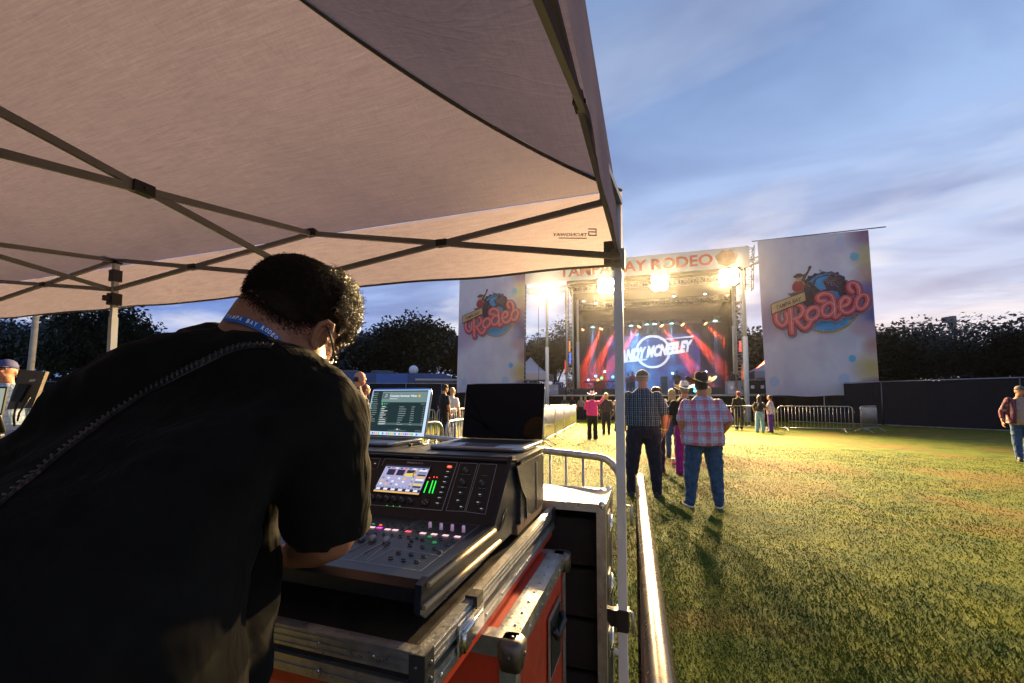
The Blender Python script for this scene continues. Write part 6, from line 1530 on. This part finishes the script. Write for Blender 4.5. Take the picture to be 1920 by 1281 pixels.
# left side: man with cap behind monitor, barrier people
p = V((ray(12,700).x*5.1, 5.1, 0)); person(p, -2.45, 1.90, 'young man in purple cap and pale check shirt behind the lighting desk at left', 'plaid_light', 'denim_dark', 'skin_red', ('short','hair_dark'), ('cap','capblue'), g=1.0, vox=.012, sleeve='long', group=None, armR=((.22,.12,1.20),(.05,.30,1.25)), turn=-.25)
p = at_px(833, 815); p = V((ray(833,740).x*12.6, 12.6, 0)); person(p, -.9, 1.86, 'man in black T-shirt and black cap standing between the two laptops\' view', 'blackc', 'blackc', 'skin_red', ('short','hair_dark'), ('cap','capblack'), g=1.15, vox=.014, group='people watching the show', armR=((.29,-.03,1.17),(.30,.02,.93)))
p = V((ray(848,740).x*13.4, 13.4, 0)); person(p, -.5, 1.78, 'person in white top right beside the man in the black cap', 'whitec', 'denim', 'skin', ('short','hair_blond'), None, g=1.0, vox=.016)
p = V((ray(671,740).x*7.6, 7.6, 0)); person(p, -1.2, 1.92, 'bald man whose head shows above the lit laptop', 'greyc', 'denim_dark', 'skin_red', ('rim','hair_dark'), None, g=1.1, vox=.012)
p = V((ray(683,745).x*9, 9, 0)); person(p, -1.0, 1.74, 'person peeking just above the laptop right of the bald man', 'greyc', 'denim_dark', 'skin_red', ('short','hair_red'), None, g=1.0, vox=.016)
# performers
def guitar(e, aL, aR):
    b = MB(); c = V((0,.20,1.08)); b.loft([(c+V((-.16,-.02,-.04)), V((.0,0,.14)), V((0,.02,0))), (c+V((0,-.02,0)), V((0,0,.10)), V((0,.022,0))), (c+V((.14,-.02,.03)), V((0,0,.15)), V((0,.02,0)))], 16)
    b.tube([c+V((-.1,0,0)), c+V((-.72,.06,.28))], .022, 6); b.build('guitar', mat('guitar_red', (.35,.04,.03), .3), e)
for px, v, rz, lb, sh_, hat_ in ((1186, 4.2, 0, 'guitarist lit pink and blue on stage just right of the tent leg', 'pinkc', None), (1269, 4.4, .2, 'guitarist in black standing mid-stage in front of the blue wall', 'blackc', ('cap','capblack')), (1178, 5.2, -.1, 'musician in pale top on stage, partly hidden by the tent leg', 'whitec', None)):
    u = su(px, v); person(sp(u, v, DECK), RZ+math.pi+rz, 1.78, lb, sh_, 'denim_dark', 'skin', ('short','hair_dark'), hat_, g=1.0, vox=.02, group='musicians on the stage', extra=guitar, armL=((-.28,.05,1.2),(-.20,.26,1.15)), armR=((.27,.0,1.15),(.10,.22,1.08)))
u = su(1302, 6.9); person(sp(u, 6.9, DECK+.35), RZ+math.pi, 1.66, 'drummer behind the drum kit', 'blackc', 'denim_dark', 'skin', ('short','hair_dark'), None, g=1.0, vox=.02, group='musicians on the stage', armL=((-.30,.15,1.15),(-.2,.4,1.2)), armR=((.30,.15,1.15),(.2,.4,1.2)))
# cup on the grass
p = at_px(1264, 876); cup = empty('cup', p, 0, 'white paper cup with red print and orange straw left standing on the grass', 'cup')
b = MB(); b.lathe([(.040,.0),(.052,.17),(.054,.172)], V((0,0,0)), Z, 20); b.build('body', M['white'], cup); b = MB(); b.lathe([(.0445,.05),(.0495,.11)], V((0,0,0)), Z, 20); b.build('print', M['sign_red'], cup)
b = MB(); b.lathe([(.055,.172),(.055,.180),(.045,.186),(.0001,.186)], V((0,0,0)), Z, 20); b.build('lid', M['white'], cup); b = MB(); b.tube([V((0,0,.1)), V((-.015,0,.27))], .005, 6); b.build('straw', mat('straw_orange', (.8,.2,.05), .5), cup)
# ---- lighting desk at left edge
dk = empty('desk_case', (-2.95, 2.75, 0), 0, 'black flight case used as table under the lighting desk at the left edge', 'flight case')
fw = (V((-2.95,2.75,0))).normalized(); fd_ = V((-.35,.94,0)); fl_ = V((.94,.35,0))
o_ = V((-3.45, 2.0, 0))
b = MB(); b.pbox(o_ + Z*.0, fl_*.72, fd_*.9, Z*1.02); wparent(b.build('body', M['case_k']), dk)
b = MB(); b.pbox(o_ - fl_*.004 + Z*.98 - fd_*.004, fl_*.728, fd_*.01, Z*.045); b.pbox(o_ + fl_*.716 + Z*.98, fl_*.008, fd_*.9, Z*.045); b.pbox(o_ + fl_*.70 - fd_*.003, fl_*.03, fd_*.006, Z*.98); wparent(b.build('edging', M['alu']), dk)
lc = empty('lighting_console', o_ + fl_*.4 + fd_*.4 + Z*1.025, 0, 'black lighting console with yellow and blue details on the left case', 'console')
b = MB(); b.prism([o_ + fl_*.05 + fd_*y_ + Z*z_ for y_, z_ in ((.05,1.03),(.05,1.10),(.55,1.22),(.85,1.24),(.85,1.03))], fl_*.6); wparent(b.build('body', M['black_plastic']), lc)
b = MB()
for i in range(8):
    for j in range(5): b.pbox(o_ + fl_*(.10+.06*i) + fd_*(.12+.075*j) + Z*(1.118+.018*j), fl_*.03, fd_*.03, Z*.012)
wparent(b.build('keys', M['knob']), lc)
b = MB(); b.pbox(o_ + fl_*.60 + fd_*.2 + Z*1.145, fl_*.03, fd_*.12, Z*.012); wparent(b.build('yellow_tape', mat('yellow_tape', (.65,.45,.03), .5)), lc)
mo_c = [onp(x, y, V((-2.95,2.62,0)), V((-.2,.98,0)).normalized()) for x, y in ((12,768),(60,765),(86,697),(38,693))]
mo = empty('monitor', (mo_c[0]+mo_c[1])/2, 0, 'tilted grey monitor seen from behind at the left edge', 'monitor')
mn = (mo_c[1]-mo_c[0]).cross(mo_c[3]-mo_c[0]).normalized(); mn = mn if mn.y < 0 else -mn
b = MB(); b.prism(mo_c, -mn*.025); wparent(b.build('housing', mat('monitor_grey', (.16,.13,.10), .5, .3, .15, 30, bump=.1)), mo)
cm = sum(mo_c, V((0,0,0)))/4; ux = (mo_c[1]-mo_c[0]).normalized(); uy = (mo_c[3]-mo_c[0]).normalized()
b = MB(); b.prism([cm+ux*a+uy*c+mn*.002 for a, c in ((-.045,-.07),(.0,-.08),(.02,.03),(-.03,.04))], mn*.02); wparent(b.build('bracket', M['black_plastic']), mo)
b = MB(); b.prism([cm+ux*a+uy*c+mn*.002 for a, c in ((.0,.05),(.03,.05),(.035,.065),(.005,.065))], mn*.001); wparent(b.build('sticker', M['white']), mo)
b = MB(); b.tube([cm-uy*.08+mn*.03, cm-uy*.14+mn*.03-Z*.03, cm-uy*.18+mn*.01-Z*.05], .006, 6); b.tube([cm-uy*.05+ux*.05+mn*.02, cm-uy*.15+ux*.03+mn*.03, cm-uy*.2+ux*.01], .005, 6); wparent(b.build('cable', M['black_plastic']), mo)
s_c = [onp(x, y, V((-2.7,2.2,0)), V((-.3,.95,0)).normalized()) for x, y in ((-40,784),(3,778),(14,725),(-28,725))]
so2 = empty('tablet', (s_c[0]+s_c[1])/2, 0, 'edge of a lit tablet screen at the extreme left of the picture', 'tablet')
n2 = (s_c[1]-s_c[0]).cross(s_c[3]-s_c[0]).normalized(); n2 = n2 if n2.y < 0 else -n2
b = MB(); b.prism(s_c, -n2*.012); wparent(b.build('frame', M['black_plastic']), so2)
b = MB(); c_ = sum(s_c, V((0,0,0)))/4; b.add([c_ + (q-c_)*.88 + n2*.002 for q in s_c], [(0,1,2,3)]); wparent(b.build('display', emis('tablet_display', (.45,.5,.4), .8)), so2)
b = MB(); b.tube([c_ - n2*.01, V((c_.x, c_.y+.05, 1.24))], .012, 6); wparent(b.build('stand', M['black_plastic']), so2)
# ---------------------------------------------------------------- the sound engineer in the foreground
man = empty('person', (-.6, .55, 0), 0, 'sound engineer in black T-shirt bending over the mixing console, seen from behind', 'person')
def P(px, py, d): return aty(px, py, d)
# body: legs, torso core, neck, head, both arms and hands in one surface
HC = P(562, 578, .885)                                  # centre of the skull
fwd = V((.50, .78, -.36)).normalized(); upv = (V((.14,.22,.92)) - fwd*V((.14,.22,.92)).dot(fwd)).normalized(); sdv = fwd.cross(upv).normalized()   # sdv: to his right
b = MB()
b.ell(HC, (.078, .098, .100), (sdv, fwd, upv), 24, 16)
b.ell(HC + fwd*.035 - upv*.055, (.062,.062,.068), (sdv, fwd, upv), 20, 12)
b.ell(HC + fwd*.060 - upv*.085, (.040,.040,.034), (sdv, fwd, upv), 16, 10)
b.ell(HC + fwd*.104 - upv*.028, (.013,.020,.022), (sdv, fwd, upv), 10, 8)
b.ell(HC + fwd*.090 - upv*.068, (.024,.014,.012), (sdv, fwd, upv), 10, 8)
NB = P(452, 640, .80)
b.limb([P(485, 700, .80), P(482, 645, .805), HC - fwd*.045 - upv*.05], [.060, .070, .066], 20)
b.limb([P(560, 690, .82), P(560, 640, .85)], [.05,.05], 16)
ELp = P(618,1001,.765); WRp = P(556,1037,.90)
b.limb([P(588,800,.775), ELp, ELp.lerp(WRp,.4), WRp], [.060,.047,.046,.031], 18)
hand(b, WRp, V((-.25,.93,-.10)), V((-.9,-.2,.1)), V((0,-.2,-1)), .35)
ELl = V((-.83,.93,1.15)); WRl = V((-.70,1.10,1.09))
b.limb([V((-.76,.82,1.40)), ELl, WRl], [.058,.046,.030], 16)
hand(b, WRl, V((.35,.9,-.05)), V((.9,-.2,.1)), V((0,-.2,-1)), .35)
b.loft([(V((-.62,.50,.92)), V((.15,0,0)), V((0,.11,0))), (V((-.60,.60,1.22)), V((.13,0,0)), V((0,.08,0))), (V((-.565,.78,1.42)), V((.09,0,0)), V((0,.05,0)))], 20)
for q in (-1, 1): b.limb([V((-.62+q*.10,.50,.92)), V((-.62+q*.12,.52,.48)), V((-.62+q*.13,.50,.08))], [.10,.065,.045], 14)
M['skin_fg'] = mat('engineer_skin', (.28,.125,.075), .5, 0, .12, 30, bump=.25, bs=260, spec=.4, bd=.002)
body = wparent(b.build('body', M['skin_fg'], vox=.0055, smit=3), man)
# ear, in front of the hair
EC = P(603, 630, .815)
b = MB(); ef = (P(622,600,.815)-P(590,655,.815)).normalized(); en = (CAM-EC).normalized(); en = (en - ef*en.dot(ef)).normalized(); es = ef.cross(en)
if es.x < 0: es = -es
outer = [(-.9,-.02),(-.55,-.55),(.1,-.80),(.62,-.70),(.98,-.15),(.95,.42),(.55,.62),(.15,.45)]
b.tube([EC + ef*(a*.031) + es*(c*.017) + en*.008*(1-abs(a)*.3) for a, c in outer], [.0045,.0055,.0058,.0060,.0060,.0055,.0048,.0035], 10)
b.tube([EC + ef*(a*.031) + es*(c*.017) + en*.004 for a, c in [(-.55,-.1),(-.1,-.32),(.35,-.25),(.62,.1)]], [.004,.0045,.004,.003], 8)
b.ell(EC + ef*-.024 + es*-.001 + en*.004, (.007,.006,.010), (es, en, ef), 10, 8)
b.ell(EC + es*.001 - en*.003, (.014,.006,.027), (es, en, ef), 14, 10)
b.ell(EC + es*.010 + en*.004 - ef*.003, (.004,.004,.006), (es, en, ef), 8, 6)
wparent(b.build('ear', M['skin_fg'], vox=.0012, smit=2), man)
# T-shirt
M['tee'] = cloth('black_tshirt', (.0085,.0080,.0070), .25, .5, 7, spec=.03, sheen=.02)
b = MB()
b.loft([(V((-.60,.44,.84)), V((.265,.03,0)), V((-.02,.19,0))), (V((-.60,.49,.98)), V((.262,.03,0)), V((-.02,.185,0))), (V((-.605,.53,1.10)), V((.240,.03,0)), V((-.02,.175,0))),
        (V((-.60,.60,1.23)), V((.225,.0,0)), V((0,.165,.02))), (V((-.585,.67,1.34)), V((.235,-.02,0)), V((0,.145,.04))),
        (V((-.575,.735,1.42)), V((.245,-.04,0)), V((0,.12,.05))), (V((-.57,.78,1.475)), V((.225,-.03,0)), V((.0,.095,.04))), (V((-.555,.805,1.515)), V((.16,-.02,-.012)), V((0,.075,.03))), (V((-.535,.82,1.548)), V((.088,-.01,-.022)), V((0,.06,.02)))], 40, power=2.25)
b.limb([P(440,712,.785), P(350,712,.775), P(268,735,.76), P(205,785,.75), P(163,850,.735), P(150,950,.70)], [.094,.092,.092,.090,.086,.085], 24)
b.limb([P(440,712,.785), P(520,728,.775), P(592,776,.755)], [.092,.088,.086], 24)
b.limb([P(424,648,.775), P(478,657,.757), P(526,678,.757)], [.037,.037,.036], 18)
b.limb([P(592,776,.755), P(606,840,.745)], [.086,.082], 24)
b.tube([P(606,840,.745), P(612,930,.745), P(616,1002,.755)], [.082,.0745,.0725], 24)
b.limb([P(440,900,.77), P(450,980,.78), P(452,1090,.75), P(425,1220,.69), P(400,1360,.64)], [.078,.068,.064,.066,.07], 20)
b.limb([V((-.80,.80,1.36)), V((-.82,.88,1.26)), V((-.83,.92,1.20))], [.08,.072,.07], 20)
tee = wparent(b.build('tshirt', M['tee'], vox=.010, disp=(.085, .026), smit=3), man)
b = MB(); b.loft([(V((-.62,.46,.72)), V((.19,0,0)), V((0,.15,0))), (V((-.62,.46,.92)), V((.20,0,0)), V((0,.15,0)))], 24)
for q in (-1, 1): b.limb([V((-.62+q*.10,.48,.80)), V((-.62+q*.12,.51,.48)), V((-.62+q*.13,.48,.07))], [.115,.085,.065], 16)
wparent(b.build('trousers', M['denim_dark'], vox=.014), man)
for q in (-1, 1):
    b = MB(); c = V((-.62+q*.13,.52,0)); b.loft([(c, V((.048,0,0)), V((0,.135,0))), (c+Z*.03, V((.05,0,0)), V((0,.137,0))), (c+V((0,-.02,.07)), V((.042,0,0)), V((0,.10,0))), (c+V((0,-.05,.11)), V((.04,0,0)), V((0,.06,0)))], 20, power=2.5); wparent(b.build('shoe', M['shoe']), man)
# hair: cropped shell plus many small curls towards the forehead
dg = bpy.context.evaluated_depsgraph_get(); dg.update()
M['curl'] = mat('curly_dark_hair', (.040,.018,.008), .36, 0, .35, 50, spec=.7)
M['crop'] = mat('cropped_dark_hair', (.016,.009,.005), .75, 0, .4, 120, bump=.9, bs=420, spec=.2)
b = MB(); b.ell(HC - fwd*.006 + upv*.010, (.086, .104, .101), (sdv, fwd, upv), 28, 18)
b.ell(HC - fwd*.048 - upv*.040, (.076,.058,.064), (sdv, fwd, upv), 20, 12)
b.ell(HC + fwd*.055 + upv*.045, (.072,.058,.060), (sdv, fwd, upv), 20, 12)
hair = wparent(b.build('hair', M['crop'], vox=.005, disp=(.012, .006), smit=2), man)
rn = random.Random(21); b = MB()
def curl(p, nrm, R, L, turns, r):
    t = V((rn.gauss(0,1), rn.gauss(0,1), rn.gauss(0,1))); t = (t - nrm*t.dot(nrm)).normalized(); u = nrm.cross(t); n = int(turns*7)+3; ph = rn.uniform(0, 6.28)
    ax = (nrm*rn.uniform(.1,.8) + t*rn.uniform(.4,1)).normalized(); a1 = ax.orthogonal().normalized(); a2 = ax.cross(a1)
    b.tube([p + ax*(L*i/n) + (a1*math.cos(ph+6.28*turns*i/n) + a2*math.sin(ph+6.28*turns*i/n))*R*(1-.2*i/n) for i in range(n+1)], [r*(1-.5*i/n) for i in range(n+1)], 4, cap=False)
cnt = 0
while cnt < 2300:
    d = V((rn.gauss(0,1), rn.gauss(0,1), rn.gauss(0,1))).normalized()
    f_, u_, s_ = d.dot(fwd), d.dot(upv), d.dot(sdv)
    if f_ < -.15 and rn.random() < .93: continue
    if f_ < .25 and u_ < .35: continue
    if u_ < -.15 and f_ < .82: continue
    if u_ < -.42: continue
    k = 1 + .18*max(0, f_)*max(0, u_+.4)
    p = HC + fwd*.004 + upv*.010 + (sdv*s_*.084 + fwd*f_*.108 + upv*u_*.100)*k
    big = f_ > .2
    curl(p, d, rn.uniform(.0045,.0095) if big else .003, rn.uniform(.012,.028) if big else .006, rn.uniform(.8,1.7), .00075)
    cnt += 1
for i in range(60):           # fly-away hairs
    d = (fwd*rn.uniform(.3,1) + upv*rn.uniform(-.2,.9) + sdv*rn.uniform(-.6,.8)).normalized(); p = HC + fwd*.004 + upv*.010 + (sdv*d.dot(sdv)*.09 + fwd*d.dot(fwd)*.112 + upv*d.dot(upv)*.104)
    t = (d + V((rn.gauss(0,.5), rn.gauss(0,.5), rn.gauss(0,.5)))).normalized(); q = t.orthogonal().normalized()
    b.tube([p, p+t*.012+q*.004, p+t*.022-q*.002, p+t*.03+q*.006], .0005, 3, cap=False)

cu = b.build('curls', M['curl']); cu.parent = hair
# cropped strands giving the clipped back and sides their grain and a faded edge
b = MB(); nn_ = 0
while nn_ < 5200:
    d = V((rn.gauss(0,1), rn.gauss(0,1), rn.gauss(0,1))).normalized(); f_, u_, s_ = d.dot(fwd), d.dot(upv), d.dot(sdv)
    if f_ > .45 or u_ < -.72: continue
    if u_ < -.35 and rn.random() < (-.35-u_)/.4: continue
    low = max(0, -u_-.25)
    p = HC + fwd*(-.004) + upv*.008 + sdv*s_*(.087-.016*low) + fwd*f_*(.105-.006*low) + upv*u_*.101
    if u_ < -.3 and f_ < 0: p = p - upv*.006
    t = (d*.55 - upv*.75 + V((rn.gauss(0,.35), rn.gauss(0,.35), rn.gauss(0,.35)))).normalized()
    L_s = rn.uniform(.004,.008)*(1-.5*low); b.tube([p - d*.002, p + d*.002 + t*L_s*.5, p + t*L_s], .00042, 3, cap=False); nn_ += 1
st_ = b.build('cropped_strands', M['crop']); st_.parent = hair
# beard and nape stubble
b = MB()
JC = HC + fwd*.045 - upv*.062
for i in range(1500):
    d = V((rn.gauss(0,1), rn.gauss(0,1), rn.gauss(0,1))).normalized()
    if d.dot(upv) > .25 or d.dot(fwd) < -.25: continue
    p = JC + sdv*d.dot(sdv)*.062 + fwd*d.dot(fwd)*.066 + upv*d.dot(upv)*.062
    t = (d + V((rn.gauss(0,.6), rn.gauss(0,.6), rn.gauss(0,.6))) - upv*.3).normalized(); b.tube([p, p+t*rn.uniform(.004,.009)], .00055, 3, cap=False)
wparent(b.build('beard', M['curl']), man)
# glasses: temple arm past the ear, lens rim in front
b = MB(); g0 = P(617,620,.80); g1 = P(622,640,.815); g2 = P(629,676,.85); sd_ = V((1,0,0))
b.tube([P(612,612,.803), g0, g1, P(626,662,.84), g2], [.0018,.0022,.0024,.0024,.0026], 6)
gc = HC + fwd*.112 + upv*-.012
for q in (-1, 1): b.tube([gc + sdv*(q*.033+.024*math.cos(a)) + upv*.018*math.sin(a) for a in np.linspace(0, 6.28, 15)[:-1]], .0018, 5, closed=True)
wparent(b.build('glasses', mat('glasses_frame', (.03,.04,.025), .25, .3)), man)
# project lines onto the shirt surface
dg = bpy.context.evaluated_depsgraph_get(); dg.update()
def bvh(os_):
    vs, fs = [], []
    for o in os_:
        me = o.evaluated_get(dg).to_mesh(); Mx = o.evaluated_get(dg).matrix_world; k0 = len(vs)
        vs += [Mx @ v.co for v in me.vertices]; fs += [tuple(k0+i for i in p.vertices) for p in me.polygons]
    return BVHTree.FromPolygons(vs, fs)
tr_ = bvh([tee, body]); tb_ = bvh([body])
def hit(px, py, t_=None):
    r = ray(px, py).normalized(); h = (t_ or tr_).ray_cast(CAM, r)
    return (h[0], h[1]) if h[0] is not None else (None, None)
def densify(pts, n):
    out = []
    for i in range(len(pts)-1):
        p0, p1, p2, p3 = [V(pts[max(0, min(len(pts)-1, j))]) for j in (i-1, i, i+1, i+2)]
        for s in range(n):
            t = s/n; out.append(.5*((2*p1)+(p2-p0)*t+(2*p0-5*p1+4*p2-p3)*t*t+(3*p1-p0-3*p2+p3)*t**3))
    out.append(V(pts[-1])); return out
def ribbon(pxs, w, lift, name, m_, thick=.0015, n=10, t_=None):
    pts, nrs = [], []
    for q in densify(pxs, n):
        h, nm = hit(q.x, q.y, t_)
        if h is None: continue
        if pts and (h-pts[-1]).length > .06: continue
        pts.append(h); nrs.append(nm)
    b = MB(); vs = []
    P2, N2 = [], []
    for i in range(len(pts)):
        a = [max(0, min(len(pts)-1, i+j)) for j in range(-3, 4)]
        P2.append(sum((pts[j] for j in a), V((0,0,0)))/7); N2.append(sum((nrs[j] for j in a), V((0,0,0))).normalized())
    for i, (p, nm) in enumerate(zip(P2, N2)):
        t = (P2[min(i+1, len(P2)-1)] - P2[max(i-1, 0)]).normalized(); s = t.cross(nm).normalized()
        for k_, f in enumerate((-.5, 0, .5)): vs.append(p + s*w*f + nm*(lift + (.0015 if k_ == 1 else 0)))
    b.add(vs, [(i*3+j, i*3+3+j, i*3+4+j, i*3+1+j) for i in range(len(P2)-1) for j in (0, 1)], None, True)
    return wparent(b.build(name, m_), man), P2, N2
M['lan'] = mat('blue_lanyard', (.02,.13,.50), .55, 0, .1, spec=.3)
lan, LP, LN = ribbon([(428,600),(455,604),(480,613),(500,624),(519,641)], .0145, .007, 'lanyard', M['lan'], n=12, t_=tb_)
txt = 'TAMPA BAY RODEO'; b = MB()
tot = sum((LP[i+1]-LP[i]).length for i in range(len(LP)-1)); stp = tot*.90/len(txt)
def along(s):
    for i in range(len(LP)-1):
        l = (LP[i+1]-LP[i]).length
        if s <= l: return LP[i].lerp(LP[i+1], s/max(l,1e-6)), (LP[i+1]-LP[i]).normalized(), LN[i]
        s -= l
    return LP[-1], (LP[-1]-LP[-2]).normalized(), LN[-1]
for i, ch in enumerate(txt):
    if ch == ' ': continue
    p, t, nm = along(tot*.06 + stp*i); s = nm.cross(t).normalized()
    b.text(ch, p + nm*.0112 - s*.0040, t, s, width=stp*.80, height=.0082, bold=.03)
o = wparent(b.build('lettering', mat('lanyard_print', (.75,.78,.82), .6)), man)
o.parent = lan; o.matrix_parent_inverse = Matrix()
st, SP_, SN_ = ribbon([(512,652),(485,650),(440,655),(390,676),(330,707),(260,748),(190,795),(120,850),(60,900),(-30,975)], .013, .003, 'shoulder_strap', M['black_plastic'], n=14)
b = MB()
L_ = 0; last = None
for i in range(len(SP_)-1):
    seg_ = (SP_[i+1]-SP_[i]); m_ = max(1, int(seg_.length/.0075))
    for j in range(m_):
        p = SP_[i].lerp(SP_[i+1], j/m_)
        if last is not None and (p-last).length < .0075: continue
        last = p; t = seg_.normalized(); s = t.cross(SN_[i]).normalized()
        b.ell(p + SN_[i]*.007, (.0020,.0062,.0022), ((t*.8+s*.3).normalized(), (s-t*.3).normalized(), SN_[i]), 8, 5)
bd = b.build('braid', mat('strap_braid', (.028,.027,.026), .4, .2, .2, spec=.6)); bd.parent = st

# faded hairline on the nape, strand by strand on the skin
b = MB(); edge = densify([(452,541),(476,557),(500,577),(526,594),(556,604),(590,606)], 20); n_ = 0
for _ in range(2600):
    q = edge[rn.randrange(len(edge))]; dy = abs(rn.gauss(0, 12)) - 7
    h, nm = hit(q.x + rn.uniform(-3,3), q.y + dy, tb_)
    if h is None: continue
    t = (V((.15,.05,-1)) - nm*V((.15,.05,-1)).dot(nm)).normalized() + V((rn.gauss(0,.3), rn.gauss(0,.3), rn.gauss(0,.3)))
    L_s = rn.uniform(.003,.006); b.tube([h - nm*.0005, h + nm*.0012 + t*L_s*.5, h + nm*.0008 + t*L_s], .00033, 3, cap=False)
nh = b.build('nape_stubble', M['crop']); nh.parent = hair
# ---------------------------------------------------------------- thin haze added to give the floodlights their glow
m, nt, out = new_mat('haze'); k = N(nt); pv = k.n('ShaderNodeVolumePrincipled'); k.L(pv.outputs[0], out.inputs['Volume'])
pv.inputs['Color'].default_value = (.95,.93,.95,1); pv.inputs['Density'].default_value = HAZE; pv.inputs['Anisotropy'].default_value = .95
b = MB(); b.pbox(V((-510,-310,-1)), V((1020,0,0)), V((0,1020,0)), V((0,0,14)))
o = b.build('haze', m); tag(o, 'thin haze added to make a glow around the floodlights', 'haze', None, 'stuff')
